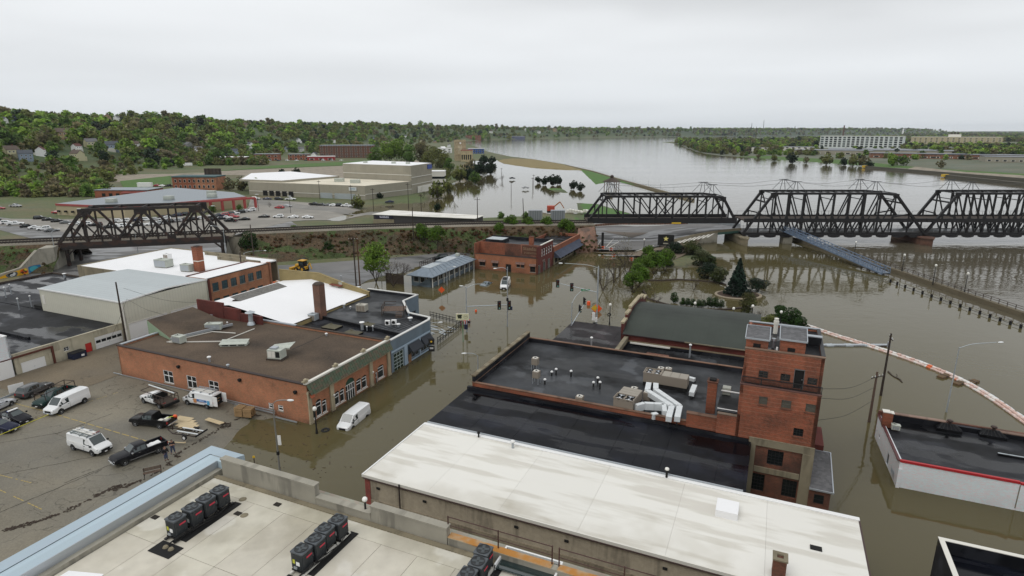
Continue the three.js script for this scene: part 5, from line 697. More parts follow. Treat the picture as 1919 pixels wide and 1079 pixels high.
{
const T=thing('railway_track','double railway track on the brown embankment and over the trusses','railway track',[0,0,0]);for (const o of [-2.9,-1.45,1.45,2.9]) part(T,'rail',rail(o),plain(0.03,0.022,0.018,0.5,0.3));
const c=new THREE.CatmullRomCurve3(railPath.map((q)=>new THREE.Vector3(q[0],7.57,q[1]))),sl=new THREE.InstancedMesh(new THREE.BoxGeometry(2.5,0.18,0.24),M.darkWood,800),m4=new THREE.Matrix4(),L=c.getLength();let n=0;for (let i=0;i<400;i++){const t=i/400,p=c.getPointAt(t),d=c.getTangentAt(t),a=Math.atan2(-d.z,d.x)+Math.PI/2;for (const o of [-2.17,2.17]){m4.makeRotationY(a).setPosition(p.x-d.z*o,7.58,p.z+d.x*o);sl.setMatrixAt(n++,m4);}} sl.name='sleeper';sl.userData.kind='stuff';T.add(shadow(sl));
}
// general through-truss: two planes joined by struts
function truss(name,label,A,dir,L,nrm,W,o){
const T=thing(name,label,'bridge span',[A[0],0,A[1]],0,o.group);const P=(s,y,k)=>[dir[0]*s+nrm[0]*W*k,y,dir[1]*s+nrm[1]*W*k],m=o.m,w=o.w??0.5;
const bm=(n,a,b,ww,hh)=>part(T,n,uvm(bar(a,b,ww??w,hh??w)),m);
for (const k of [0,1]){
for (const g of o.girders) part(T,'girder',uvm(bar(P(g[0],(g[2]+g[3])/2,k),P(g[1],(g[2]+g[3])/2,k),0.5,g[3]-g[2])),m);
for (const [n,s0,y0,s1,y1,ww] of o.members) bm(n,P(s0,y0,k),P(s1,y1,k),ww,ww);
for (const [s,y,r] of o.gussets??[]) part(T,'gusset_plate',uvm(bar(P(s-r,y,k),P(s+r,y,k),0.56,r*1.3)),m);
}
for (const [n,s,y,ww] of o.cross) bm(n,P(s,y,0.02),P(s,y,0.98),ww,ww);
for (const [s0,y0,s1,y1] of o.lateral??[]){bm('lateral_brace',P(s0,y0,0),P(s1,y1,1),0.12,0.12);bm('lateral_brace',P(s0,y0,1),P(s1,y1,0),0.12,0.12);}
if (o.deck) for (const [y0,y1,a,b,mm] of o.deck) part(T,'deck',uvm(bar(P(a,(y0+y1)/2,0.5),P(b,(y0+y1)/2,0.5),W*0.92,y1-y0)),mm??m);
return {T,P};
}
{
const A=[-127,-165.2],L=42.7,d=[41/L,-11.8/L],n=[-0.276,-0.961],S=(i)=>L*i/6,yb=7.4,yt=16.6,mem=[['top_chord',S(1)-0.2,yt,S(5)+0.2,yt,0.75],['end_post',S(0),yb,S(1),yt,0.8],['end_post',S(6),yb,S(5),yt,0.8]];
for (const [a,b] of [[1,2],[3,2],[3,4],[5,4]]){mem.push(['diagonal',S(a),yt,S(b),yb,0.6]);const mx=(S(a)+S(b))/2,my=(yb+yt)/2;mem.push(['sub_strut',mx,my,S(a),yb,0.35],['sub_vertical',mx,my,mx,yb,0.35]);}
for (const i of [1,2,3,4,5]) mem.push(['vertical',S(i),yb,S(i),yt,i%2?0.4:0.35]);
mem.push(['sub_strut',S(0.5),(yb+yt)/2,S(1),yb,0.35],['sub_strut',S(5.5),(yb+yt)/2,S(5),yb,0.35],['sub_vertical',S(0.5),yb,S(0.5),(yb+yt)/2,0.35],['sub_vertical',S(5.5),yb,S(5.5),(yb+yt)/2,0.35]);
const cross=[];for (let i=1;i<=5;i++) cross.push(['top_strut',S(i),yt,0.4]);for (let i=0;i<=6;i++) cross.push(['floor_beam',S(i),6.2,0.7]);cross.push(['portal_strut',S(0.75),14.4,0.5],['portal_strut',S(5.25),14.4,0.5]);
truss('truss_span','rust brown railway truss over the street, left of the embankment',A,d,L,n,8.4,{m:M.rustIron,girders:[[-1,L+1,5.6,7.5]],members:mem,cross,lateral:[[S(1),yt,S(2),yt],[S(2),yt,S(3),yt],[S(3),yt,S(4),yt],[S(4),yt,S(5),yt]],gussets:[[S(1),yt-0.6,1.3],[S(3),yt-0.7,1.6],[S(5),yt-0.7,1.6],[S(2),yb+0.3,1.1],[S(4),yb+0.3,1.1]],deck:[[7.0,7.5,-2,L+2,tinted(M.gravel,0.7,0.7,0.7)]],group:'railway truss spans'});
for (const [s,l] of [[1.5,'left'],[L-1,'right']]) for (const [k,q] of [[0,'near'],[1,'far']]){const x=A[0]+d[0]*s+n[0]*8.4*k,z=A[1]+d[1]*s+n[1]*8.4*k,c=thing('bridge_column',`rusty steel column under the ${l} end of the street truss, ${q} side`,'column',[x,0.4,z]);part(c,'shaft',uvm(bar([0,0,0],[0,5.3,0],0.7,0.7)),M.rustIron);part(c,'base_plate',bx(-0.6,0.6,0,0.3,-0.6,0.6),M.oldConcrete);part(c,'knee_brace',uvm(bar([0,3.4,0],[d[0]*(l==='left'?2:-2),5.3,d[1]*(l==='left'?2:-2)],0.4,0.4)),M.rustIron);}
// abutments, wing with mural
const ab1=thing('abutment','pale concrete bridge abutment with a painted mural on its wing wall','abutment',[-127,0,-165]);part(ab1,'face_wall',quads([[[-1.5,0,6],[1,0,3.5],[1,7,3.5],[-1.5,7,6]],[[1,0,3.5],[-3.2,0,-9],[-3.2,7,-9],[1,7,3.5]],[[-1.5,7,6],[1,7,3.5],[-3.2,7,-9],[-6,7,-8]]]),M.concrete);
const P0=[-1.5,6],P1=[-8,17.5];part(ab1,'wing_wall',quads([[[P1[0],0,P1[1]],[-3.7,0,9.9],[-3.7,2.8,9.9],[P1[0],1.2,P1[1]]],[[-3.7,0,9.9],[P0[0],0,P0[1]],[P0[0],6.8,P0[1]],[-3.7,2.8,9.9]],[[P1[0]-0.6,1.2,P1[1]],[P1[0],1.2,P1[1]],[-3.7,2.8,9.9],[-4.3,2.8,9.9]],[[-4.3,2.8,9.9],[-3.7,2.8,9.9],[P0[0],6.8,P0[1]],[P0[0]-0.8,6.8,P0[1]]]]),M.concrete);
const c=document.createElement('canvas');c.width=512;c.height=160;const x=c.getContext('2d');x.fillStyle='#9b8f7d';x.fillRect(0,0,512,160);x.fillStyle='#c8281e';x.beginPath();x.moveTo(0,160);x.lineTo(0,120);x.lineTo(150,90);x.lineTo(260,160);x.fill();x.fillStyle='#d8a21c';x.beginPath();x.moveTo(90,140);x.quadraticCurveTo(160,60,250,40);x.lineTo(380,30);x.lineTo(400,160);x.lineTo(120,160);x.fill();x.fillStyle='#2c6f9c';x.fillRect(400,20,112,140);x.fillStyle='#47a3b0';x.beginPath();x.arc(450,70,40,0,7);x.fill();x.fillStyle='#d85a20';x.beginPath();x.arc(360,80,34,0,7);x.fill();x.fillStyle='#e4c63a';x.beginPath();x.arc(372,66,18,0,7);x.fill();
x.fillStyle='#5d6064';x.beginPath();x.arc(250,92,52,0,7);x.fill();x.fillStyle='#c9cbcc';x.beginPath();x.arc(250,92,34,0,7);x.fill();x.fillStyle='#17181a';x.beginPath();x.arc(250,92,34,1.57,4.71);x.fill();x.beginPath();x.arc(250,75,17,0,7);x.fill();x.fillStyle='#c9cbcc';x.beginPath();x.arc(250,109,17,0,7);x.fill();x.fillStyle='#17181a';x.beginPath();x.arc(250,109,5,0,7);x.fill();
const t=new THREE.CanvasTexture(c);t.colorSpace=THREE.SRGBColorSpace;part(ab1,'mural',quads([[[P1[0]+0.05,0.2,P1[1]+0.03],[P0[0]+0.03,0.2,P0[1]+0.02],[P0[0]+0.03,3.2,P0[1]+0.02],[P1[0]+0.05,1.1,P1[1]+0.03]]],true),new THREE.MeshStandardMaterial({map:t,roughness:0.9,side:THREE.DoubleSide}));
const ab2=thing('abutment','dark concrete bridge abutment at the left end of the long embankment','abutment',[-84,0,-181]);part(ab2,'face_wall',quads([[[-2,0,5],[0.5,0,-9],[0.5,7,-9],[-2,7,3]],[[-2,0,5],[-2,7,3],[3,7,2],[5,0,9]]]),tinted(M.concrete,0.5,0.48,0.44));part(ab2,'wing_wall',quads([[[-2,0,5],[5,0,14],[5,1.2,14],[-2,6.8,3]]]),tinted(M.concrete,0.35,0.36,0.36));
}
function topFrame(x,y,z,w,label){const f=thing('wire_frame_tower',label,'pylon',[x,y,z],0,'wire frames on top of the truss spans');for (const k of [0,w]){part(f,'leg',[bar([-0.9,0,-k],[-0.3,3.6,-k],0.14),bar([0.9,0,-k],[0.3,3.6,-k],0.14)],M.steel2);part(f,'raking_strut',[bar([-3.6,0.2,-k],[-0.5,3.6,-k],0.12),bar([3.6,0.2,-k],[0.5,3.6,-k],0.12)],M.steel2);part(f,'cross_arm',bar([-1.7,3.65,-k],[1.7,3.65,-k],0.16),M.steel2);} part(f,'tie',[bar([-0.3,3.6,0],[-0.3,3.6,-w],0.1),bar([0.3,3.6,0],[0.3,3.6,-w],0.1)],M.steel2);return f;}
M.steel2=plain(0.05,0.055,0.06,0.5);
{
const Z=-205,W=10,yt=17.3,yd=9.3,yb=3.3;
const river=(x0,label,first)=>{
const T0=first?5.5:8.2,T1=first?45.2:50.2,L=first?49.5:61.2,np=first?7:8,top=first?16.3:yt,base=first?8.9:yb,S=(i)=>lerp(T0,T1,i/np),mem=[['top_chord',T0-0.2,top,T1+(first?-4:-5),top,0.74],['top_chord',T1+(first?-4:-5),top,T1+0.2,top-0.5,0.74],['end_post',first?0:-1.2,base,T0,top,0.78],['end_post',L+(first?0:1),base,T1,top-0.4,0.78]],cross=[],lat=[];
for (let i=0;i<=np;i++){mem.push(['vertical',S(i),base,S(i),top,i===0||i===np?0.36:0.52]);cross.push(['top_strut',S(i),top,0.24]);if (i%2===0) cross.push(['sway_strut',S(i),top-2.2,0.25]);if (i<np){lat.push([S(i),top,S(i+1),top]);const left=i<np/2;if (left) mem.push(['diagonal',S(i),top,S(i+1),base,0.34]);if (!left||i===Math.floor(np/2)) mem.push(['diagonal',S(i+1),top,S(i),base,0.34]);if (!first){const mid=(S(i)+S(i+1))/2;mem.push(['sub_diagonal',S(i),yd+0.6,mid,yb+0.4,0.36],['sub_diagonal',S(i+1),yd+0.6,mid,yb+0.4,0.36]);}}}
mem.push(['hip_hanger',T0/2,base,T0/2,(top+base)/2,0.4],['hip_hanger',(T1+L)/2,base,(T1+L)/2,(top+base)/2,0.4]);if (!first) mem.push(['sub_diagonal',T0/2,(top+base)/2,T0,yd,0.4],['sub_diagonal',(T1+L)/2,(top+base)/2,T1,yd,0.4]);
for (let i=0;i<=(first?9:11);i++) cross.push(['floor_beam',L*i/(first?9:11),first?7.4:yb-0.1,0.7]);cross.push(['portal_strut',T0*0.75,base+(top-base)*0.78,0.5],['portal_strut',lerp(T1,L,0.25),base+(top-base)*0.76,0.5]);
const g=first?[[-1,L+1,7.1,9.0]]:[[-1,L+1,7.5,8.8],[-1,L+1,2.9,3.9]];
return truss('truss_span',label,[x0,Z],[1,-0.004],L,[0,-1],W,{m:M.iron,girders:g,members:mem,cross,lateral:lat,gussets:[[T0,top-0.3,0.9],[T1,top-0.7,0.9]],deck:first?[[7.4,7.9,-1,L+1,M.darkWood]]:[[7.9,8.3,-1,L+1,M.darkWood],[3.6,3.95,-1,L+1,M.road]],group:'railway truss spans'});
};
const a=river(27,'black truss span over the road at the end of the embankment',true),b=river(81,'black double-deck truss span in the middle, its left end above the gangway',false),c=river(144,'black double-deck truss span cut off by the right edge',false);
for (const [S,x,base,L] of [[b,81,3.9,61],[c,144,3.9,61]]){const r=[];for (const k of [0.08,0.92]){r.push(bar(S.P(0,5,k),S.P(L,5,k),0.06));r.push(bar(S.P(0,4.5,k),S.P(L,4.5,k),0.05));for (let i=0;i<=24;i++) r.push(bar(S.P(L*i/24,3.9,k),S.P(L*i/24,5,k),0.06));} part(S.T,'road_railing',r,M.galv);const q=[];q.push(bar(S.P(0,10.1,0.98),S.P(L,10.1,0.98),0.07));for (let i=0;i<=24;i++) q.push(bar(S.P(L*i/24,8.9,0.98),S.P(L*i/24,10.1,0.98),0.06));part(S.T,'deck_railing',q,M.iron);const ar=[];for (let i=0;i<11;i++) ar.push(new THREE.CylinderGeometry(2.1,2.1,0.4,14).rotateX(Math.PI/2).scale(1,0.26,1).translate(L*(i+0.5)/11,2.75,0.28));part(S.T,'scalloped_bracket',ar.map(norm),M.iron).userData.kind='stuff';}
part(a.T,'clearance_sign',bx(28,31.2,7.0,7.5,0.3,0.36),M.yellow);
topFrame(83+13.5,yt+0.4,Z,W,'wire frame above the left part of the middle span');topFrame(123.5,yt+0.4,Z,W,'wire frame above the right part of the middle span');topFrame(68,16.7,Z,W,'wire frame above the right part of the road span');topFrame(34.5,16.7,Z,W,'wire frame above the left part of the road span');topFrame(156,yt+0.4,Z,W,'wire frame above the span at the right edge');
{const w=thing('overhead_wire','thin wires strung between the frames on the bridge top','wire',[0,0,0]);for (const z of [Z,Z-W]) part(w,'wire',[tube([[36,20.1,z],[52,19.3,z],[68,20.2,z],[82,19.8,z],[96,21,z],[110,19.8,z],[123.5,21,z],[140,19.7,z],[156,21,z],[220,20,z]],0.035,60,4)],M.dark);}
const pier=(x,z,w,label,m)=>{const p=thing('bridge_pier',label,'pier',[x,0,z]);part(p,'shaft',prism([[-w/2,3],[0,6],[w/2,3],[w/2,-13],[-w/2,-13]],-1.5,2.2),m);part(p,'cap',prism([[-w/2-0.3,3.2],[0,6.4],[w/2+0.3,3.2],[w/2+0.3,-13.2],[-w/2-0.3,-13.2]],2.2,2.65),m);};
pier(80,-206,2.6,'tall concrete pier between the road span and the middle span',M.oldConcrete);pier(142.8,-206,4.5,'dark stone pier in the fast water under the black spans',tinted(M.brickDark,0.9,1.1,1.2));
{const p=thing('bridge_pier','pale square pier under the top of the blue gangway','pier',at(1472,455,0));part(p,'shaft',bx(-1.6,1.6,-1,3.2,-1.4,1.4),M.concrete);part(p,'cap',bx(-1.8,1.8,3.2,3.6,-1.6,1.6),M.concrete);part(p,'post',bx(-0.5,0.5,3.6,5.6,-0.4,0.4),M.white);}
const sa=thing('abutment','rough brown stone abutment where the embankment meets the road span','abutment',[27,0,-201]);part(sa,'face_wall',quads([[[1.5,-0.5,10],[1.5,-0.5,-12],[1.5,7.2,-12],[0.5,7.2,3]],[[-7,-0.5,14],[1.5,-0.5,10],[0.5,7.2,3],[-5,6.6,4]]]),tinted(M.brickDark,1.5,2.1,2.4));part(sa,'black_post',bx(2.2,2.9,0.3,6,8.2,8.9),M.dark);
}
// approach road and its walls
{
const hf=(x)=>0.75+3.2*sm(44,80,x);const E=[[1112,468,0.75],[1190,468,0.8],[1240,458,1.3],[1300,443,2.6],[1345,435,3.5],[1388,431,3.95]],Fq=[[1388,423,3.95],[1345,421,3.6],[1290,420,3.0],[1230,421,2.1],[1160,421,1.0],[1100,425,0.75],[1104,445,0.75]];
const pts=[...E,...Fq].map((q)=>{const w=at(...q);return [w[0],w[2]];});drape('road',pts,M.road,0.0,3,hf);
drape('plaza',px2([[1112,470],[1205,478],[1240,492],[1300,470],[1312,455],[1310,443],[1240,460],[1190,470]],1),tinted(M.lot,0.62,0.52,0.42),-0.06,3,(x,z)=>Math.max(0.7,hf(x)-0.4));
const e=E.map((q)=>at(...q));const wl=[];for (let i=2;i+1<e.length-1;i++) wl.push([[e[i][0],-1,e[i][2]+0.1],[e[i+1][0],-1,e[i+1][2]+0.1],[e[i+1][0],e[i+1][1]-0.05,e[i+1][2]+0.1],[e[i][0],e[i][1]-0.05,e[i][2]+0.1]]);
const V1=thing('viaduct_wall','curved concrete retaining wall carrying the road up to the bridge','retaining wall',[0,0,0]);part(V1,'wall',quads(wl),M.concrete);part(V1,'parapet',e.slice(2).map((p,i,A)=>i+1<A.length?bar([p[0],p[1]+0.35,p[2]],[A[i+1][0],A[i+1][1]+0.35,A[i+1][2]],0.35,0.8):null).filter(Boolean),M.oldConcrete);const g1=e[4],g2=e[5];part(V1,'arch_girder',[bar([g1[0],g1[1]-0.5,g1[2]+0.15],[g2[0],g2[1]-0.4,g2[2]+0.15],0.3,0.8)],plain(0.05,0.11,0.09,0.6));
const ff=Fq.map((q)=>at(...q));const W2=thing('road_barrier','low brown barrier and railing along the far side of the approach road','barrier',[0,0,0]);for (let i=0;i+2<ff.length;i++){part(W2,'barrier_block',bar([ff[i][0],ff[i][1]+0.4,ff[i][2]-0.3],[ff[i+1][0],ff[i+1][1]+0.4,ff[i+1][2]-0.3],0.5,0.8),i<2?M.galv:tinted(M.brickDark,1.2,1.5,1.6));if (i<3) part(W2,'handrail',[bar([ff[i][0],ff[i][1]+1.6,ff[i][2]-0.5],[ff[i+1][0],ff[i+1][1]+1.6,ff[i+1][2]-0.5],0.08),...[0,0.25,0.5,0.75].map((t)=>bar([lerp(ff[i][0],ff[i+1][0],t),lerp(ff[i][1],ff[i+1][1],t),lerp(ff[i][2],ff[i+1][2],t)-0.5],[lerp(ff[i][0],ff[i+1][0],t),lerp(ff[i][1],ff[i+1][1],t)+1.6,lerp(ff[i][2],ff[i+1][2],t)-0.5],0.1))],M.steel);}
const mk=(a,b,w)=>{const d=Math.hypot(b[0]-a[0],b[2]-a[2]),nx=-(b[2]-a[2])/d*w/2,nz=(b[0]-a[0])/d*w/2,y=(p)=>hf(p[0])+0.02;return [[a[0]+nx,y(a),a[2]+nz],[b[0]+nx,y(b),b[2]+nz],[b[0]-nx,y(b),b[2]-nz],[a[0]-nx,y(a),a[2]-nz]];};
const ln=[];for (let i=0;i<8;i++) ln.push(mk(at(1262+i*9,456-i*1.6,1.7+i*0.17),at(1278+i*8.5,449-i*1.5,1.9+i*0.18),0.6));ln.push(mk(at(1118,462,0.8),at(1126,450,0.8),0.3),mk(at(1136,462,0.8),at(1150,447,0.8),0.25),mk(at(1140,464,0.8),at(1160,452,0.8),0.25),mk(at(1190,470,0.9),at(1225,458,1.2),0.3));struct('road_marking',quads(ln),M.whiteWarm);
drape('traffic_island',px2([[1128,433],[1215,437],[1185,445]],0.8),tinted(M.lot,0.5,0.42,0.36),0.06,3,hf);
const S=thing('sign_board','black square sign board with a white star beside the approach road','sign',at(1247,462,0.9));part(S,'board',bx(-2.6,2.6,0.4,4.0,-0.25,0.25),M.blackMetal);sign(S,4.8,3.3,['','','ARMY'],'#0c0d0c','#c9c7b4',{k:0.55,draw(x,w,h){x.fillStyle='#d9cf7e';x.beginPath();for (let i=0;i<10;i++){const r=i%2?h*0.12:h*0.28,a=-Math.PI/2+i*Math.PI/5;x.lineTo(w/2+r*Math.cos(a),h*0.36+r*Math.sin(a));} x.fill();}}).position.set(0,2.2,0.26);part(S,'post',[bx(-2,-1.7,-0.5,0.4,-0.2,0.2),bx(1.7,2,-0.5,0.4,-0.2,0.2)],M.darkWood);S.rotation.y=-0.25;
}
// levee wall with railing, mooring posts, gangway, sandbags
{
const pts=[[1478,443],[1530,458],[1600,480],[1700,512],[1800,546],[1919,586],[2030,630]].map((q)=>at(q[0],q[1],0.9)),W=thing('river_wall','long low concrete river wall with a brown railing, running from the bridge to the right','river wall',[0,0,0]),rails=[];
for (let i=0;i+1<pts.length;i++){const a=pts[i],b=pts[i+1];part(W,'wall',bar([a[0],-0.1,a[2]],[b[0],-0.1,b[2]],1.1,2.2),tinted(M.concrete,0.42,0.37,0.28));for (const y of [2.05,1.6]) part(W,'handrail',bar([a[0],y,a[2]],[b[0],y,b[2]],0.09),M.darkWood);const n=Math.round(Math.hypot(b[0]-a[0],b[2]-a[2])/2.2);for (let k=0;k<n;k++) part(W,'rail_post',bar([lerp(a[0],b[0],k/n),1,lerp(a[2],b[2],k/n)],[lerp(a[0],b[0],k/n),2.1,lerp(a[2],b[2],k/n)],0.11),M.darkWood);}
const B0=at(1668,529,0),B1=at(1905,613,0),N=15,ch=[];let src=null;for (let i=0;i<N;i++){const t=i/(N-1),pw=at(lerp(1668,1912,Math.pow(t,1.12)),lerp(529,615,Math.pow(t,1.08)),0);if (!src){src=thing('mooring_post','dark square mooring post standing in the flood','post',pw,0,'mooring posts in a row in the flood');part(src,'post',rbx(-0.18,0.18,-0.8,0.75,-0.18,0.18,0.03),M.dark);part(src,'cap',bx(-0.22,0.22,0.75,0.84,-0.22,0.22),M.rustIron);} else dup(src,pw,0);
[...scene.children].pop().userData.label=`dark square mooring post in the flood, ${i + 1}${['st', 'nd', 'rd'][i] ?? 'th'} along the cable from the gangway`;ch.push([pw[0],0.42,pw[2]]);}
const C=thing('cable_fence','drooping cable strung through the mooring posts','cable',[0,0,0]);for (let i=0;i+1<ch.length;i++){const a=ch[i],b=ch[i+1];part(C,'cable',tube([a,[(a[0]+b[0])/2,0.3,(a[2]+b[2])/2],b],0.05,6,4),M.dark);}
}
{
const A=at(1468,430,4.6),B=at(1660,512,0.6),d=[B[0]-A[0],B[1]-A[1],B[2]-A[2]],L=Math.hypot(...d),hz=Math.hypot(d[0],d[2]),n=[d[2]/hz*1.15,-d[0]/hz*1.15],m=plain(0.13,0.18,0.26,0.5),G=thing('gangway','long blue grey truss gangway sloping from the bridge pier down into the flood','gangway',A);const P=(t,k,y)=>[d[0]*t+n[0]*k,d[1]*t+y,d[2]*t+n[1]*k];
part(G,'walkway',bar(P(0,0,0),P(1,0,0),2.1,0.2),tinted(M.galv,0.28,0.33,0.42));const N=26;for (const k of [-1,1]){part(G,'top_rail',bar(P(0,k,1.5),P(1,k,1.5),0.16),m);part(G,'middle_rail',bar(P(0,k,0.8),P(1,k,0.8),0.1),m);part(G,'bottom_beam',bar(P(0,k,-0.1),P(1,k,-0.1),0.2,0.4),m);for (let i=0;i<=N;i++) part(G,'post',bar(P(i/N,k,-0.1),P(i/N,k,1.5),0.12),m);for (let i=0;i<N;i++) part(G,'diagonal',bar(P((i+(i%2))/N,k,0),P((i+1-(i%2))/N,k,1.5),0.08),m);}
}
{
const path=new THREE.CatmullRomCurve3([[1460,596],[1500,607],[1560,627],[1650,655],[1720,679],[1790,708],[1850,741],[1935,800]].map((q)=>V(at(q[0],q[1],0.1)))),S=thing('sandbag_barrier','long pinkish white sandbag barrier wrapped in plastic, crossing the flood at right','sandbag barrier',[0,0,0]),n=130,col=[[0.62,0.47,0.42],[0.66,0.53,0.48],[0.7,0.66,0.62],[0.6,0.42,0.36]].map((c)=>plain(...c,0.8)),or=plain(0.65,0.16,0.06,0.7),geos=[0,1,2].map((k)=>rbx(-0.34,0.34,0,0.26+0.03*k,-0.25,0.25,0.12,2));
for (let i=0;i<n;i++){const t=(i+0.5)/n,p=path.getPointAt(t),dd=path.getTangentAt(t),a=Math.atan2(-dd.z,dd.x);for (const [o,y] of [[-0.28,-0.05],[0.28,-0.05],[0,0.2]]){if (y>0.1&&i%2) continue;const g=part(S,'sandbag',geos[(i+(o>0?1:0))%3],i>70&&i<90&&hash(i,5)>0.8?or:col[Math.floor(hash(i,o*10+40)*4)]);g.position.set(p.x-dd.z*o,y,p.z+dd.x*o);g.rotation.y=a+0.3*(hash(i,2)-0.5);}}
for (let i=0;i<42;i++){const t=(i+0.5)/42,p=path.getPointAt(t),q=path.getPointAt(Math.min(1,t+0.022));part(S,'plastic_sheet',bar([p.x+0.35,0.32+0.06*hash(i,9),p.z-0.2+0.4*hash(i,4)],[q.x+0.35,0.3+0.1*hash(i,3),q.z-0.2+0.4*hash(i,14)],0.28,0.05),M.galvWhite);}
const D=thing('floating_dock','long grey floating dock reaching right from behind the brick tower','dock',at(1600,648,0));part(D,'deck',bx(-6.5,6.2,0.05,0.3,-0.35,0.35),M.steel);for (const x of [-4.5,-1,2.4]) part(D,'float',rbx(x-0.7,x+0.7,-0.2,0.35,-0.5,0.5,0.15),M.galv);part(D,'end_float',bx(4.8,6.2,-0.2,0.2,-0.6,0.6),M.darkWood);
for (const [x,y,l,w] of [[1768,706,'flat brown wooden raft left of the tall lamp at the sandbags',1.2],[1796,719,'brown float under the sandbag barrier',1.0],[1822,717,'yellow brown float just beyond the sandbag barrier',1.2]]){const f=thing('float',l,'float',at(x,y,0),0.5);part(f,'hull',rbx(-w,w,-0.2,0.3,-0.5,0.5,0.1),tinted(M.darkWood,2,1.7,1.1));part(f,'strap',bx(-0.1,0.1,-0.1,0.34,-0.54,0.54),M.darkWood);}
const df=thing('drift_log','dark crooked driftwood branch floating beside the utility pole','driftwood',at(1676,706,0));part(df,'branch',tube([[-0.2,0,2.2],[0.1,0.1,1],[-0.1,0.05,0],[0.2,0.1,-2.0]],0.12,14,6),M.darkWood);part(df,'twig',tube([[0,0.05,0.4],[0.4,0.2,0],[0.5,0.3,-0.4]],0.06,8,5),M.darkWood);
}
// ---------------------------------------------------------------- vehicles
// body: rings lofted from tail to nose; each station [x, halfwidth, sill, belt, top, topHalfwidth]
function loft(st){
const rings=st.map(([x,w,yb,ys,yt,wt])=>[[w*0.86,yb],[w*0.97,yb+0.06],[w,lerp(yb,ys,0.45)],[w*0.985,ys-0.06],[w*0.95,ys],[wt,yt-0.07],[wt*0.9,yt-0.015],[wt*0.45,yt+0.02],[0,yt+0.03]].map(([z,y])=>[x,y,z]));
const full=rings.map((r)=>[...r,...r.slice(0,-1).reverse().map((p)=>[p[0],p[1],-p[2]])]),P=[],I=[],n=full[0].length;full.forEach((r)=>r.forEach((p)=>P.push(...p)));
for (let i=0;i+1<full.length;i++) for (let j=0;j<n;j++){const a=i*n+j,b=i*n+(j+1)%n,c=a+n,d=b+n;I.push(a,c,b,b,c,d);}
for (const k of [0,full.length-1]) for (let j=1;j+1<n;j++){const o=k*n;k?I.push(o,o+j+1,o+j):I.push(o,o+j,o+j+1);}
const g=new THREE.BufferGeometry();g.setAttribute('position',new THREE.Float32BufferAttribute(P,3));g.setIndex(I);let h=g.toNonIndexed();h.computeVertexNormals();h=toCreasedNormals(h,0.6);return uvm(h);
}
const SPEC={
sedan:{L:4.8,wb:[1.42,-1.36],r:0.33,st:[[-2.4,0.78,0.38,0.78,0.84,0.7],[-2.3,0.86,0.3,0.88,0.95,0.76],[-1.7,0.9,0.25,0.93,0.99,0.76],[-0.95,0.9,0.24,0.94,1.41,0.58],[0.2,0.9,0.24,0.93,1.43,0.6],[1.0,0.9,0.24,0.9,0.97,0.74],[2.05,0.86,0.26,0.76,0.8,0.74],[2.32,0.76,0.32,0.64,0.68,0.66],[2.42,0.6,0.4,0.56,0.58,0.55]],win:[-1.62,-0.92,0.18,0.95]},
suv:{L:4.7,wb:[1.42,-1.36],r:0.37,st:[[-2.35,0.84,0.45,0.95,1.0,0.8],[-2.28,0.9,0.34,1.02,1.1,0.8],[-1.95,0.92,0.32,1.04,1.7,0.64],[-1.0,0.92,0.3,1.04,1.74,0.66],[0.2,0.92,0.3,1.03,1.71,0.66],[1.05,0.92,0.3,1.02,1.1,0.78],[2.0,0.88,0.34,0.92,0.97,0.8],[2.28,0.8,0.38,0.78,0.82,0.72],[2.36,0.68,0.44,0.66,0.68,0.62]],win:[-2.22,-1.93,0.18,1.0]},
van:{L:5.6,wb:[1.75,-1.72],r:0.38,st:[[-2.8,0.9,0.5,1.15,1.9,0.82],[-2.72,0.98,0.42,1.2,2.05,0.84],[-0.5,1.0,0.4,1.2,2.1,0.85],[1.2,1.0,0.4,1.2,2.07,0.83],[2.0,0.99,0.4,1.16,1.22,0.84],[2.65,0.93,0.42,0.98,1.03,0.84],[2.8,0.82,0.48,0.85,0.88,0.74]],win:[null,null,1.14,1.98],cargo:1},
pickup:{L:5.8,wb:[1.85,-1.75],r:0.4,st:[[-0.72,0.95,0.45,1.12,1.2,0.85],[-0.66,0.95,0.42,1.12,1.78,0.68],[0.55,0.96,0.42,1.12,1.8,0.69],[1.25,0.96,0.42,1.1,1.17,0.84],[2.55,0.94,0.44,1.02,1.07,0.84],[2.82,0.86,0.5,0.88,0.92,0.76],[2.9,0.72,0.55,0.78,0.8,0.66]],win:[null,null,0.52,1.2],bed:1},
};
const yAt=(st,x,k)=>{for (let i=0;i+1<st.length;i++) if (x<=st[i+1][0]){const t=(x-st[i][0])/(st[i+1][0]-st[i][0]);return lerp(st[i][k],st[i+1][k],clamp(t));} return st[st.length-1][k];};
const wheelGeo={},hubM=plain(0.35,0.36,0.37,0.35,0.6);
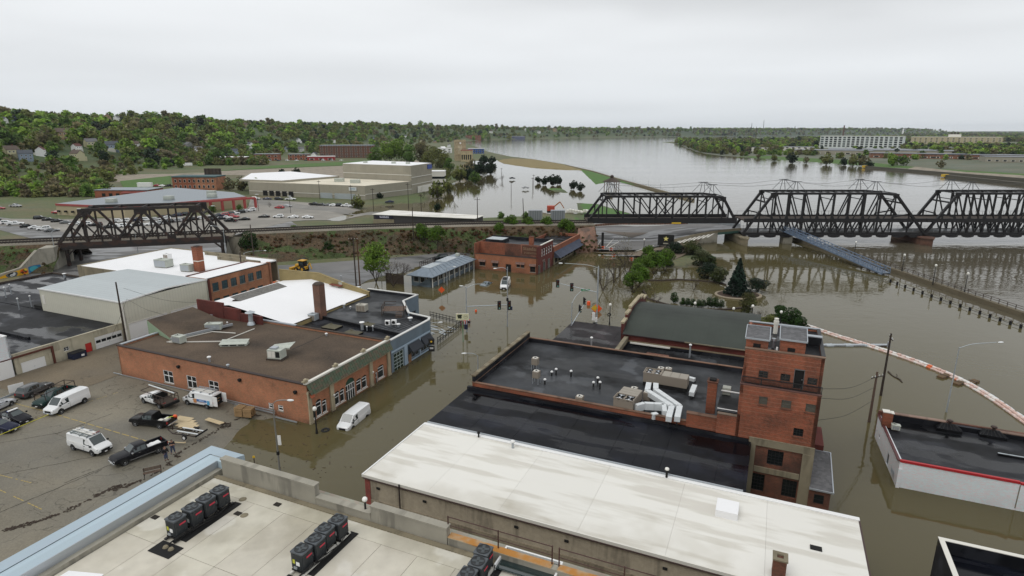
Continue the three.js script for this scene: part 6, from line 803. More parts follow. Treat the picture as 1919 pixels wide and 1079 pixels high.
function vehicle(kind,name,label,cat,col,pos,turn,o={}){
const S=SPEC[kind],v=thing(name,label,cat,pos,turn,o.group),st=S.st,pm=o.paint??paint(...col),g=[loft(st)];
part(v,'body',g,pm);
const e=0.012,side=(x0,x1,s)=>{const q=(x,k)=>{const ys=yAt(st,x,3),yt=yAt(st,x,4)-0.07,w0=yAt(st,x,1)*0.95,w1=yAt(st,x,5),t=k?0.88:0.06;return [x,lerp(ys,yt,t),s*(lerp(w0,w1,t)+e)];};return [q(x0,0),q(x1,0),q(x1,1),q(x0,1)];};
const [wr0,wr1,wf0,wf1]=S.win,glass=[],endq=(xa,xb,sgn)=>{const Q=(x)=>{const xx=x;return [yAt(st,xx,4)+0.015,yAt(st,xx,5)*0.9];};const [ya,wa]=Q(xa),[yb_,wb]=Q(xb);return [[xa+sgn*e,ya+e,wa*0.95],[xb+sgn*e,yb_+e,wb*0.95],[xb+sgn*e,yb_+e,-wb*0.95],[xa+sgn*e,ya+e,-wa*0.95]];};
part(v,'windscreen',quads([endq(wf0+0.06,wf1-0.04,1)]),M.carGlass);
if (wr0!==null) part(v,'rear_window',quads([endq(wr0+0.05,wr1-0.03,-1)]),M.carGlass);
for (const s of [-1,1]){
const spans=S.cargo?[[wf0-0.75,wf0+0.35]]:S.bed?[[-0.55,-0.02],[0.04,wf0+0.25]]:kind==='suv'?[[-1.85,-1.05],[-0.98,-0.3],[-0.23,wf0+0.3]]:[[wr1-0.25,-0.42],[-0.35,wf0+0.28]];
spans.forEach(([a,b],i)=>part(v,'side_window',quads([side(a,b,s)]),M.carGlass));
if (!o.far){part(v,'door_seam',[...spans.map(([a])=>bx(a-0.035,a-0.02,0.5,yAt(st,a,3)-0.05,s*(yAt(st,a,1)+0.003),s*(yAt(st,a,1)-0.03)))],M.dark);part(v,'door_handle',bx(spans[spans.length-1][0]+0.1,spans[spans.length-1][0]+0.28,yAt(st,0,3)-0.16,yAt(st,0,3)-0.12,s*yAt(st,0,1)-0.01,s*(yAt(st,0,1)+0.03)),o.trim??M.dark);part(v,'mirror',rbx(wf1-0.32,wf1-0.12,yAt(st,wf1,3)+0.02,yAt(st,wf1,3)+0.2,s*(0.95),s*(1.16),0.04,1),o.trim??M.dark);part(v,'sill_trim',bx(S.wb[1]+0.5,S.wb[0]-0.5,st[2][2]-0.02,st[2][2]+0.08,s*0.86,s*(st[2][1]+0.005)),M.dark);}
const xe=st[st.length-1][0],xn=st[st.length-2][0];part(v,'headlight',rbx(xn-0.12,xn+0.05,yAt(st,xn,3)-0.16,yAt(st,xn,3)-0.01,s*(yAt(st,xn,1)*0.62),s*(yAt(st,xn,1)*0.98),0.03,1),M.chrome);
const xt=S.bed?-2.9:st[0][0];part(v,'tail_light',bx(xt-0.02,xt+0.1,S.bed?0.75:st[0][3]-0.28,S.bed?1.05:st[0][3]-0.02,s*0.62,s*(S.bed?0.95:st[0][1]*0.98)),M.red);
S.wb.forEach((x)=>{if (!wheelGeo[S.r]){wheelGeo[S.r]=[norm(lathe([[S.r*0.6,-0.11],[S.r*0.95,-0.12],[S.r,-0.08],[S.r,0.08],[S.r*0.95,0.12],[S.r*0.6,0.11]],16).rotateX(Math.PI/2)),norm(lathe([[0,0.1],[S.r*0.25,0.115],[S.r*0.3,0.07],[S.r*0.55,0.08],[S.r*0.62,0.112]],10).rotateX(Math.PI/2)),norm(new THREE.CylinderGeometry(S.r*1.18,S.r*1.18,0.1,16).rotateX(Math.PI/2))];} const w=yAt(st,clamp(x,st[0][0]+0.3,9),1)-0.06,tr=part(v,'wheel',wheelGeo[S.r][0],M.rubber);tr.position.set(x,S.r-0.01,s*(w-0.03));tr.rotation.y=s<0?Math.PI:0;part(tr,'rim',wheelGeo[S.r][1],hubM);const ad=part(v,'wheel_arch',wheelGeo[S.r][2],M.dark);ad.position.set(x,S.r+0.04,s*(w+0.012));ad.scale.set(1,1,1);});
}
const xe=st[st.length-1][0],xn=st[st.length-2][0];part(v,'grille',bx(xn-0.05,xe+0.012,yAt(st,xe,2)+0.05,yAt(st,xe,3)-0.04,-0.5,0.5),o.grille??M.dark);part(v,'bumper',rbx(xn-0.1,xe+0.06,yAt(st,xn,2)-0.04,yAt(st,xn,2)+0.13,-0.8,0.8,0.04,1),o.bumper??M.dark);
if (!S.bed) part(v,'rear_bumper',rbx(st[0][0]-0.06,st[0][0]+0.15,st[1][2],st[1][2]+0.18,-0.8,0.8,0.04,1),o.bumper??M.dark);if (!o.far) part(v,'number_plate',bx(xe+0.062,xe+0.07,yAt(st,xn,2)-0.02,yAt(st,xn,2)+0.1,-0.16,0.16),M.white);
if (S.bed&&!o.noBed){part(v,'bed_side',mergeG([bx(-2.88,-0.74,0.5,1.12,0.84,0.95),bx(-2.88,-0.74,1.1,1.16,0.82,0.955)]),pm);part(v,'bed_side',mergeG([bx(-2.88,-0.74,0.5,1.12,-0.95,-0.84),bx(-2.88,-0.74,1.1,1.16,-0.955,-0.82)]),pm);part(v,'tailgate',rbx(-2.92,-2.82,0.55,1.13,-0.84,0.84,0.03,1),pm);part(v,'bed_floor',bx(-2.85,-0.74,0.6,0.68,-0.84,0.84),M.dark);part(v,'rear_bumper',rbx(-3.05,-2.9,0.45,0.62,-0.85,0.85,0.04,1),M.chrome);}
if (S.cargo&&!o.far){part(v,'roof_ridge',[0,1,2].map((i)=>bx(-2.4,0.9,2.1,2.115,-0.45+i*0.42,-0.41+i*0.42)),pm);part(v,'panel_seam',[-1,1].flatMap((s)=>[bx(-1.3,-1.285,0.6,1.16,s*1.0,s*0.97),bx(-2.6,0.3,1.19,1.21,s*0.985,s*0.95)]),M.whiteWarm);if (!o.openRear) part(v,'rear_window',[bx(-2.815,-2.79,1.3,1.75,-0.7,-0.08),bx(-2.815,-2.79,1.3,1.75,0.08,0.7)],M.carGlass);}
return v;
}
const head=(ax,ay,bx_,by,y=0.7)=>{const A=at(ax,ay,y),B=at(bx_,by,y);return Math.atan2(-(B[2]-A[2]),B[0]-A[0]);};
const W8=[0.72,0.73,0.73],BK=[0.008,0.008,0.009];
const rackM=plain(0.03,0.018,0.014,0.6),ladderM=M.galv;
const ladder=(p,x0,x1,y,z,w,m)=>{part(p,'ladder',[bar([x0,y,z-w],[x1,y,z-w],0.07),bar([x0,y,z+w],[x1,y,z+w],0.07),...Array.from({length:9},(_,i)=>bar([lerp(x0,x1,(i+0.5)/9),y,z-w],[lerp(x0,x1,(i+0.5)/9),y,z+w],0.04))],m);};
const gy=0.78;
vehicle('suv','parked_suv','grey SUV seen from behind, farthest car at the left of the near lot','SUV',[0.055,0.058,0.06],at(68,737,gy),head(45,745,98,722),{trim:M.chrome});
{const v=vehicle('pickup','pickup_truck','dark green pickup with a rusty ladder rack, half hidden behind the white cargo van','pickup truck',[0.012,0.035,0.032],at(105,751,gy),head(140,733,75,765));part(v,'ladder_rack',[...[-2.6,-0.9,2.2].flatMap((x)=>[bar([x,1.1,-0.9],[x,2.05,-0.8],0.07),bar([x,1.1,0.9],[x,2.05,0.8],0.07),bar([x,2.05,-0.8],[x,2.05,0.8],0.07)]),bar([-2.7,2.05,-0.8],[2.2,2.05,-0.8],0.07),bar([-2.7,2.05,0.8],[2.2,2.05,0.8],0.07)],rackM);}
vehicle('van','cargo_van','white windowless cargo van nosing left beside the dark green pickup','van',W8,at(128,764,gy),head(163,745,98,775),{bumper:M.steel});
vehicle('sedan','parked_car','silver car cut off by the left edge, behind the police car','car',[0.42,0.43,0.45],at(-6,768,gy),head(-40,782,15,757));
{const v=vehicle('sedan','police_car','black police car with white doors and white roof light bar','police car',[0.006,0.006,0.01],at(30,788,gy),head(-15,772,68,795));const d=part(v,'light_bar',rbx(-0.35,-0.05,1.46,1.6,-0.6,0.6,0.04,1),M.white);part(d,'lens',[bx(-0.34,-0.06,1.48,1.58,-0.62,-0.605),bx(-0.34,-0.06,1.48,1.58,0.605,0.62)],M.blue);for (const s of [-1,1]){const q=sign(v,1.75,0.5,['POLICE'],'#d8dadc','#15161a',{name:'door_panel',k:0.6});q.position.set(-0.1,0.62,s*0.915);q.rotation.y=s>0?0:Math.PI;}}
vehicle('sedan','parked_car','dark navy car cut off by the left edge, nearest of that row','car',[0.008,0.012,0.035],at(0,806,gy),head(-40,800,25,806));
{const v=vehicle('pickup','flatbed_truck','white work truck with a rusty stake bed and long pipe on its rack','truck',W8,at(297,756,gy),head(335,770,263,745),{noBed:1});const r=M.rustIron;part(v,'flatbed',[bx(-3.3,-0.75,0.85,0.98,-1.05,1.05)],r);for (let i=0;i<7;i++) part(v,'bed_plank',bx(-3.25,-0.8,0.985,1.0,-1.0+i*0.29,-0.74+i*0.29),M.darkWood);part(v,'stake_rack',[-1.05,1.05].flatMap((z)=>[...[-3.25,-2.4,-1.6,-0.8].map((x)=>bar([x,0.95,z],[x,2.0,z*0.95],0.06)),bar([-3.3,2.0,z*0.95],[2.0,2.0,z*0.95],0.07),bar([-3.3,1.45,z],[-0.8,1.45,z],0.05)]).concat([bar([-3.3,2.0,-1],[-3.3,2.0,1],0.07),bar([2.0,2.0,-1],[2.0,2.0,1],0.07),bar([-0.8,2,-1],[-0.8,2,1],0.07)]),rackM);part(v,'headache_rack',bx(-0.85,-0.78,1,1.9,-0.95,0.95),M.dark);for (const [n,z,y,m,w] of [['pipe',0.55,2.1,M.galvWhite,0.17],['pipe',0.25,2.07,M.greyWood,0.1]]) part(v,n,bar([-3.2,y,z],[2.6,y,z],w,w,10),m);part(v,'chassis',bx(-3.2,-0.7,0.55,0.84,-0.4,0.4),M.dark);part(v,'rear_bumper',bx(-3.4,-3.3,0.6,0.95,-1.05,1.05),M.dark);}
{const v=vehicle('van','service_van','white service van with colourful side graphics, roof ladders and open rear doors','van',W8,at(381,757,gy),head(412,764,350,752),{openRear:1});part(v,'cargo_opening',bx(-2.83,-2.805,0.55,1.85,-0.72,0.72),M.dark);part(v,'rear_door',[rbx(-3.55,-2.82,0.52,1.9,0.78,0.86,0.02,1)],M.white);part(v,'rear_door',[rbx(-3.55,-2.82,0.52,1.9,-0.86,-0.78,0.02,1)],M.white);part(v,'tool_shelf',[bx(-2.86,-2.835,0.9,0.98,-0.6,0.2),bx(-2.86,-2.835,1.3,1.36,-0.6,0.3)],M.wood);ladder(v,-2.5,1.1,2.35,-0.35,0.22,M.whiteWarm);ladder(v,-2.4,0.9,2.35,0.35,0.22,M.galv);part(v,'roof_bar',[-2.2,-0.6,0.8].map((x)=>bx(x,x+0.06,2.08,2.3,-0.75,0.75)),M.steel);for (const s of [-1,1]){const q=sign(v,2.9,0.62,['',''],'#e6e8ea','#203060',{name:'side_graphic',draw(x,w,h){x.fillStyle='#c58a5a';x.fillRect(0,0,w*0.2,h);x.fillStyle='#3f6fae';x.fillRect(w*0.2,0,w*0.62,h*0.55);x.fillStyle='#dfe9f3';x.font=`bold ${h * 0.36}px sans-serif`;x.textAlign='center';x.fillText('SERVICE',w*0.5,h*0.4);x.fillStyle='#7a3d3d';x.fillRect(w*0.2,h*0.62,w*0.55,h*0.12);x.fillStyle='#57a0c8';x.fillRect(w*0.84,0,w*0.16,h);}});q.position.set(-0.9,0.95,s*1.012);q.rotation.y=s>0?0:Math.PI;}}
{const v=vehicle('pickup','pickup_truck','all black pickup towing an empty boat trailer','pickup truck',BK,at(288,795,gy),head(318,800,250,793));part(v,'cargo',[rbx(-2.5,-1.9,0.7,1.15,-0.3,0.4,0.08,1),rbx(-1.7,-1.1,0.7,0.95,-0.5,0.1,0.08,1)],M.whiteWarm);part(v,'orange_float',norm(new THREE.SphereGeometry(0.2,10,8).scale(1.5,1,1).translate(-3.0,1.25,0.5)),M.orange);part(v,'yellow_rope',tube([[-2.2,1.15,-0.2],[-2.6,1.25,0.2],[-2.9,1.2,0.45]],0.05,8,5),plain(0.5,0.6,0.05,0.6));
const T=thing('boat_trailer','empty dark boat trailer behind the all black pickup','trailer',at(351,816,gy),head(318,803,372,812));part(T,'frame',[bar([-3,0.5,0],[-1.4,0.5,-0.8],0.1),bar([-3,0.5,0],[-1.4,0.5,0.8],0.1),bar([-1.4,0.5,-0.8],[2.2,0.55,-0.7],0.1),bar([-1.4,0.5,0.8],[2.2,0.55,0.7],0.1),...[-1.2,-0.2,0.8,2.1].map((x)=>bar([x,0.5,-0.78],[x,0.5,0.78],0.08))],rackM);part(T,'bunk',[bar([-1,0.75,-0.45],[2.2,0.75,-0.45],0.16,0.08),bar([-1,0.75,0.45],[2.2,0.75,0.45],0.16,0.08),...[-0.8,0.6,2].flatMap((x)=>[bar([x,0.5,-0.45],[x,0.75,-0.45],0.06),bar([x,0.5,0.45],[x,0.75,0.45],0.06)])],M.galvWhite);part(T,'light_board',bar([2.3,0.7,-1.0],[2.3,0.7,1.0],0.1,0.18),M.dark);for (const s of [-1,1]){const w=part(T,'wheel',wheelGeo[0.33]?wheelGeo[0.33][0]:wheelGeo[0.4][0],M.rubber);w.position.set(0.6,0.33,s*1.0);part(w,'rim',wheelGeo[0.33][1],M.white);part(T,'mudguard',bx(0.2,1.0,0.68,0.73,s*0.87,s*1.14),M.dark);} part(T,'winch_post',[bar([-2.2,0.5,0],[-2.1,1.2,0],0.1),bx(-2.2,-2.0,1.1,1.25,-0.12,0.12)],rackM);}
{const v=vehicle('pickup','pickup_truck','black pickup with chrome trim and white sacks in its bed, two people behind it','pickup truck',[0.01,0.01,0.013],at(262,855,gy),head(298,841,222,870),{trim:M.chrome,grille:M.chrome,bumper:M.chrome});for (let i=0;i<5;i++) part(v,'white_sack',rbx(-2.4+i*0.32,-1.95+i*0.32,0.7,1.0+0.12*hash(i,4),-0.55+0.25*hash(i,2),0.35+0.2*hash(i,3),0.12,2),M.white);part(v,'chrome_strip',[-1,1].map((s)=>bx(-1.5,1.3,0.42,0.47,s*0.95,s*0.985)),M.chrome);}
{const v=vehicle('van','cargo_van','white cargo van with two ladders on its roof rack, alone in the open lot','van',W8,at(171,842,gy),head(140,826,207,846),{bumper:M.dark});ladder(v,-2.3,1.3,2.32,0.05,0.2,M.whiteWarm);ladder(v,-2.3,1.1,2.32,0.6,0.18,tinted(M.galv,0.4,0.42,0.38));part(v,'roof_bar',[-2,-0.4,0.9].map((x)=>bx(x,x+0.06,2.08,2.28,-0.8,0.8)),M.steel);part(v,'red_bar',bar([1.05,2.32,-0.75],[1.05,2.32,0.2],0.08),tinted(M.red,0.25,0.06,0.06));}
{const p=at(664,795,-0.55);const v=vehicle('van','stranded_van','white van stranded in the flood beside the arched brick front','van',W8,p,head(690,764,645,800,0));v.rotation.order='YXZ';for (const s of [-1,1]){const q=sign(v,0.9,0.5,['','A'],'#d9dcdd','#4a4f55',{name:'rear_logo'});q.position.set(-2.2,1.0,s*1.0);q.rotation.y=s>0?0:Math.PI;}}
{const v=vehicle('van','stranded_van','white high van stranded in the flood at the crossing near the brick tavern','van',W8,at(947,540,-0.4),head(952,525,940,548,0));v.scale.set(1.05,1.15,1.05);part(v,'hood_box',rbx(-1,1,2.1,2.35,-0.6,0.6,0.1,1),M.dark);}
vehicle('sedan','stranded_car','grey blue car sunk to its windows beside the stranded high van','car',[0.12,0.16,0.19],at(912,537,-0.75),head(905,537,922,528,0));
vehicle('suv','parked_suv','dark SUV parked on the wet road above the diner','SUV',[0.008,0.011,0.014],at(826,487,0.6),head(838,485,812,487),{});
vehicle('suv','parked_suv','dark car parked at the foot of the embankment behind the yellow loader','SUV',BK,at(569,494,0.6),head(569,500,569,488),{});
vehicle('pickup','pickup_truck','white pickup behind the tan stucco gable wall','pickup truck',W8,at(672,551,0.2),head(665,541,680,556,0.3),{});
{
const v=thing('loader','yellow backhoe loader behind the tan gable wall','loader',at(566,508,0.6),head(590,510,548,505));const y=plain(0.55,0.3,0.02,0.5);part(v,'chassis',[rbx(-1.8,1.6,0.7,1.5,-0.6,0.6,0.1,1),rbx(0.4,1.9,1.4,1.95,-0.5,0.5,0.1,1)],y);const c=part(v,'cab',[bx(-1.3,-1.2,1.5,3,-0.75,0.75),bx(0.2,0.3,1.5,3,-0.75,0.75),bx(-1.3,0.3,1.5,2,-0.75,-0.7),bx(-1.3,0.3,1.5,2,0.7,0.75)],M.dark);part(c,'cab_roof',rbx(-1.5,0.5,3,3.2,-0.9,0.9,0.06,1),y);part(c,'window',[bx(-1.2,0.2,2,2.95,-0.74,-0.71),bx(-1.2,0.2,2,2.95,0.71,0.74)],M.carGlass);part(v,'bucket',prism([[2.6,-1.2],[3.4,-1.2],[3.4,1.2],[2.6,1.2]],0.2,1.0),y);part(v,'lift_arm',[bar([0.3,1.8,-0.75],[2.8,0.7,-0.75],0.2),bar([0.3,1.8,0.75],[2.8,0.7,0.75],0.2)],y);part(v,'digger_boom',[bar([-1.8,1.1,0],[-3,2.6,0],0.25),bar([-3,2.6,0],[-3.6,1.0,0],0.22)],y);for (const [x,r] of [[1.2,0.55],[-1,0.8]]) for (const s of [-1,1]){const w=part(v,'wheel',norm(new THREE.CylinderGeometry(r,r,0.4,16).rotateX(Math.PI/2)),M.rubber);w.position.set(x,r,s*0.8);part(w,'rim',norm(new THREE.CylinderGeometry(r*0.5,r*0.5,0.42,12).rotateX(Math.PI/2)),y);}
const h=thing('sandbag_heap','heap of orange and white bags behind the orange brick block','sandbag heap',at(520,540,0.6));const cols=[M.orange,M.whiteWarm,plain(0.6,0.22,0.12,0.8),M.white,tinted(M.wood,1.2,1.3,1.2)];for (let i=0;i<60;i++){const r=3.2*Math.sqrt(hash(i,1)),a=6.28*hash(i,2);const g=part(h,'sandbag',rbx(-0.45,0.45,0,0.35,-0.3,0.3,0.12,1),cols[i%5]);g.position.set(r*Math.cos(a),1.5*(1-r/3.4)+0.2*hash(i,3),r*Math.sin(a));g.rotation.set(0.5*hash(i,4),6*hash(i,5),0.4*hash(i,6));}
}
// ---- loose things on the lot
{
const p=thing('pallet_stack','stack of wooden pallets against the brick wall at the waterline','pallets',at(460,778,0.4),TH+0.25);for (const [x,n,tilt] of [[-0.65,9,0],[0.62,8,0.05]]) for (let i=0;i<n;i++){const q=part(p,'pallet',[0,1,2,3,4].map((k)=>bx(-0.58+k*0.255,-0.44+k*0.255,0.1,0.125,-0.55,0.55)).concat([-0.5,0,0.5].map((z)=>bx(-0.58,0.58,0.0,0.1,z-0.05,z+0.05))),M.wood);q.position.set(x+0.08*(hash(i,3)-0.5),i*0.145,0.06*(hash(i,7)-0.5));q.rotation.y=tilt+0.1*(hash(i,5)-0.5);}
const pl=thing('plywood_sheets','overlapping plywood sheets lying on the lot','plywood',at(347,790,0.8),TH);[[0,0,0],[0.9,0.5,0.1],[-0.8,-0.4,-0.08],[1.7,0.9,0.12]].forEach(([x,z,r],i)=>{const s=part(pl,'sheet',bx(-1.22,1.22,0.02+i*0.02,0.038+i*0.02,-0.61,0.61),M.ply);s.position.set(x,0,z);s.rotation.y=r+0.2;});
const bd=thing('timber_boards','bundle of pale timber boards on the lot near the water','timber',at(401,789,0.8),TH-0.05);for (let i=0;i<5;i++) part(bd,'board',bx(-1.5+0.15*hash(i,1),1.5+0.2*hash(i,2),0.01,0.06+0.03*(i%2),-0.35+i*0.14,-0.22+i*0.14),M.ply);
const b1=thing('timber_board','single yellow plank on the lot beside the two people','timber',at(330,829,0.8),-0.1);part(b1,'plank',bx(-1.1,1.1,0.01,0.06,-0.08,0.08),M.ply);part(b1,'end_block',bx(1.1,1.25,0.01,0.12,-0.09,0.09),M.ply);
const bn=thing('slatted_bench','brown slatted bench beside the debris line at the blue cornice','bench',at(287,890,0.85),0.5);for (let i=0;i<4;i++) part(bn,'seat_slat',bx(-0.9,0.9,0.42,0.46,-0.2+i*0.12,-0.11+i*0.12),M.greyWood);for (let i=0;i<3;i++) part(bn,'back_slat',bx(-0.9,0.9,0.55+i*0.13,0.64+i*0.13,-0.28,-0.24),M.greyWood);for (const x of [-0.8,0.8]) part(bn,'leg',[bx(x-0.03,x+0.03,0,0.95,-0.3,-0.24),bx(x-0.03,x+0.03,0,0.45,0.2,0.26),bx(x-0.03,x+0.03,0.38,0.43,-0.25,0.25)],M.blackMetal);
const D=thing('dumpster','dark blue dumpster against the cream garages','dumpster',at(147,673,0.5),TH+Math.PI/2),db=plain(0.008,0.014,0.04,0.5);part(D,'bin',prism([[-1.1,-0.75],[1.1,-0.75],[1.1,0.75],[-1.1,0.75]],0.15,1.35),db);for (const s of [-0.56,0.56]) part(D,'lid',bx(s-0.54,s+0.54,1.36,1.43,-0.8,0.8),M.dark);part(D,'lifting_pocket',[bx(-1.2,-1.1,0.7,0.9,-0.5,0.5),bx(1.1,1.2,0.7,0.9,-0.5,0.5)],db);part(D,'notice',bx(0.2,0.7,0.6,0.95,0.752,0.76),M.white);
const ty=thing('tyre','black tyre lying in the flood beside the globe street lamp','tyre',at(610,806,0.02));part(ty,'tread',norm(new THREE.TorusGeometry(0.42,0.16,10,22).rotateX(Math.PI/2)),M.rubber);part(ty,'bead',norm(new THREE.TorusGeometry(0.3,0.06,8,20).rotateX(Math.PI/2)),M.dark);
const ws=thing('notice_board','blank white board standing behind the grey SUV','sign',at(33,737,0.8),TH+1.3);part(ws,'panel',bx(-0.9,0.9,0.3,1.5,-0.03,0.03),M.white);part(ws,'post',[bx(-0.8,-0.74,0,0.3,-0.03,0.03),bx(0.74,0.8,0,0.3,-0.03,0.03)],M.steel);
const gr=thing('guard_rail','grey guard rail along the far side of the lot behind the silver car','guard rail',at(-10,762,0.8));{const A=at(-40,772,0.8),B=at(36,742,0.8),o=at(-10,762,0.8),R=(p,y)=>[p[0]-o[0],y,p[2]-o[2]];part(gr,'beam',bar(R(A,0.6),R(B,0.6),0.08,0.3),M.galv);for (const t of [0.1,0.5,0.9]) part(gr,'post',bar(R([lerp(A[0],B[0],t),0,lerp(A[2],B[2],t)],0),R([lerp(A[0],B[0],t),0,lerp(A[2],B[2],t)],0.65),0.12),M.greyWood);}
const tp=thing('barrier_tape','yellow barrier tape strung past the police car','tape',[0,0,0]);{const A=at(-20,823,1.3),B=at(90,777,1.6);part(tp,'tape',bar(A,B,0.02,0.09),plain(0.6,0.55,0.06,0.5));part(tp,'knot',rbx(B[0]-0.05,B[0]+0.05,B[1]-0.06,B[1]+0.06,B[2]-0.05,B[2]+0.05,0.02,1),plain(0.6,0.55,0.06,0.5));}
// debris line of the high water, one tangle of sticks and leaves
const db2=[];const line=[[5,1000],[60,985],[120,965],[200,925],[260,905],[312,873],[340,845],[375,823],[420,795],[455,778],[480,772]].map((q)=>at(q[0],q[1],0.5));const cv=new THREE.CatmullRomCurve3(line.map(V));for (let i=0;i<1100;i++){const t=hash(i,1),p=cv.getPoint(t),clump=Math.pow(vnoise(t*37,0.5,64,64),2.2),o=(hash(i,3)-0.5)*2.0*clump,L=0.08+0.28*hash(i,5)*hash(i,12),a=(hash(i,6))*3.14,h=Hgt(p.x+o,p.z+o*0.5)+0.085;if (hash(i,8)>clump*1.8) continue;db2.push(bar([p.x+o-L*Math.cos(a),h,p.z+o*0.6-L*Math.sin(a)],[p.x+o+L*Math.cos(a),h+0.04*hash(i,7),p.z+o*0.6+L*Math.sin(a)],0.05+0.08*hash(i,9),0.03));} struct('debris_line',mergeG(db2),tinted(M.darkWood,0.7,0.6,0.5),'stuff');
const yl=plain(0.38,0.29,0.1,0.9),mk=[];const row=(x0,y0,x1,y1,w=0.1)=>{const A=at(x0,y0,0.8),B=at(x1,y1,0.8),n=12;for (let i=0;i<n;i++){if (hash(i+x0,y0)>0.8) continue;const p=[lerp(A[0],B[0],i/n),0.845,lerp(A[2],B[2],i/n)],q=[lerp(A[0],B[0],(i+0.8)/n),0.845,lerp(A[2],B[2],(i+0.8)/n)],d=Math.hypot(q[0]-p[0],q[2]-p[2]),nx=-(q[2]-p[2])/d*w/2,nz=(q[0]-p[0])/d*w/2;mk.push([[p[0]+nx,Hgt(p[0],p[2])+0.075,p[2]+nz],[q[0]+nx,Hgt(q[0],q[2])+0.075,q[2]+nz],[q[0]-nx,Hgt(q[0],q[2])+0.075,q[2]-nz],[p[0]-nx,Hgt(p[0],p[2])+0.075,p[2]-nz]]);}};
row(25,755,90,772,0.14);row(90,772,280,828,0.14);row(160,755,222,735);row(28,745,45,742);row(88,775,0,812);row(0,918,80,955);row(0,890,60,905);const kt=[];for (const [x,y] of [[110,815],[180,800]]) kt.push(0);struct('parking_marking',quads(mk),yl);
const ck=[];const crack=plain(0.045,0.04,0.032,1);const cr=(x0,y0,x1,y1)=>{const A=at(x0,y0,0.8),B=at(x1,y1,0.8),n=26;let pr=null;for (let i=0;i<=n;i++){const t=i/n,p=[lerp(A[0],B[0],t)+0.12*(hash(i,x0)-0.5),0,lerp(A[2],B[2],t)+0.12*(hash(i,y0)-0.5)];p[1]=Hgt(p[0],p[2])+0.068;if (pr){const w=0.03+0.03*hash(i,3);ck.push([[pr[0]-w,pr[1],pr[2]],[p[0]-w,p[1],p[2]],[p[0]+w,p[1],p[2]+w],[pr[0]+w,pr[1],pr[2]+w]]);} pr=p;}};cr(135,782,262,828);cr(0,890,230,845);cr(20,882,110,910);cr(0,830,115,810);cr(100,810,128,822);cr(105,813,210,775);cr(120,905,210,870);cr(0,960,190,880);cr(55,955,105,975);struct('pavement_crack',quads(ck),crack);
}
// ---- two people
const {MarchingCubes}=await import('three/addons/objects/MarchingCubes.js');
function flesh(bones,J,N,size,cy){
const mc=new MarchingCubes(N,new THREE.MeshBasicMaterial(),false,false,60000);mc.isolation=0;const k=0.035,h=N/2;
const B=bones.map(([a,b,ra,rb])=>({a:J[a],d:[J[b][0]-J[a][0],J[b][1]-J[a][1],J[b][2]-J[a][2]],ra,rb}));B.forEach((q)=>{q.l=q.d[0]**2+q.d[1]**2+q.d[2]**2+1e-9;});
for (let z=0;z<N;z++) for (let y=0;y<N;y++) for (let x=0;x<N;x++){
const X=(x-h)/h*size,Y=(y-h)/h*size+cy,Z=(z-h)/h*size;let s=0;
for (const q of B){const vx=X-q.a[0],vy=Y-q.a[1],vz=Z-q.a[2],t=clamp((vx*q.d[0]+vy*q.d[1]+vz*q.d[2])/q.l),dx=vx-q.d[0]*t,dy=vy-q.d[1]*t,dz=vz-q.d[2]*t,d=Math.sqrt(dx*dx+dy*dy+dz*dz)-lerp(q.ra,q.rb,t);s+=Math.exp(-Math.max(-1,Math.min(1,d))/k);}
mc.field[x+y*N+z*N*N]=k*Math.log(s+1e-30);
}
mc.update();const n=mc.count,g=new THREE.BufferGeometry();g.setAttribute('position',new THREE.BufferAttribute(mc.positionArray.slice(0,n*3),3));g.setAttribute('normal',new THREE.BufferAttribute(mc.normalArray.slice(0,n*3),3));g.scale(size,size,size);g.translate(0,cy,0);g.setAttribute('uv',new THREE.BufferAttribute(new Float32Array(n*2),2));return g;
}
function handGeo(p,dir,side){const g=[bar(p,[p[0]+dir[0]*0.08,p[1]+dir[1]*0.08,p[2]+dir[2]*0.08],0.07,0.03)],q=[p[0]+dir[0]*0.08,p[1]+dir[1]*0.08,p[2]+dir[2]*0.08];for (let i=0;i<4;i++){const o=(i-1.5)*0.019,L=[0.065,0.078,0.073,0.056][i],a=[q[0]+side[0]*o,q[1]+side[1]*o,q[2]+side[2]*o],b=a.map((v,k)=>v+dir[k]*L*0.55),c=b.map((v,k)=>v+dir[k]*L*0.4+(k===2?-0.02:0));g.push(bar(a,b,0.018,0.016,6),bar(b,c,0.016,0.013,6));} const t=p.map((v,k)=>v+dir[k]*0.025-side[k]*0.035);g.push(bar(t,t.map((v,k)=>v+dir[k]*0.045-side[k]*0.03),0.022,0.016,6));return g;}
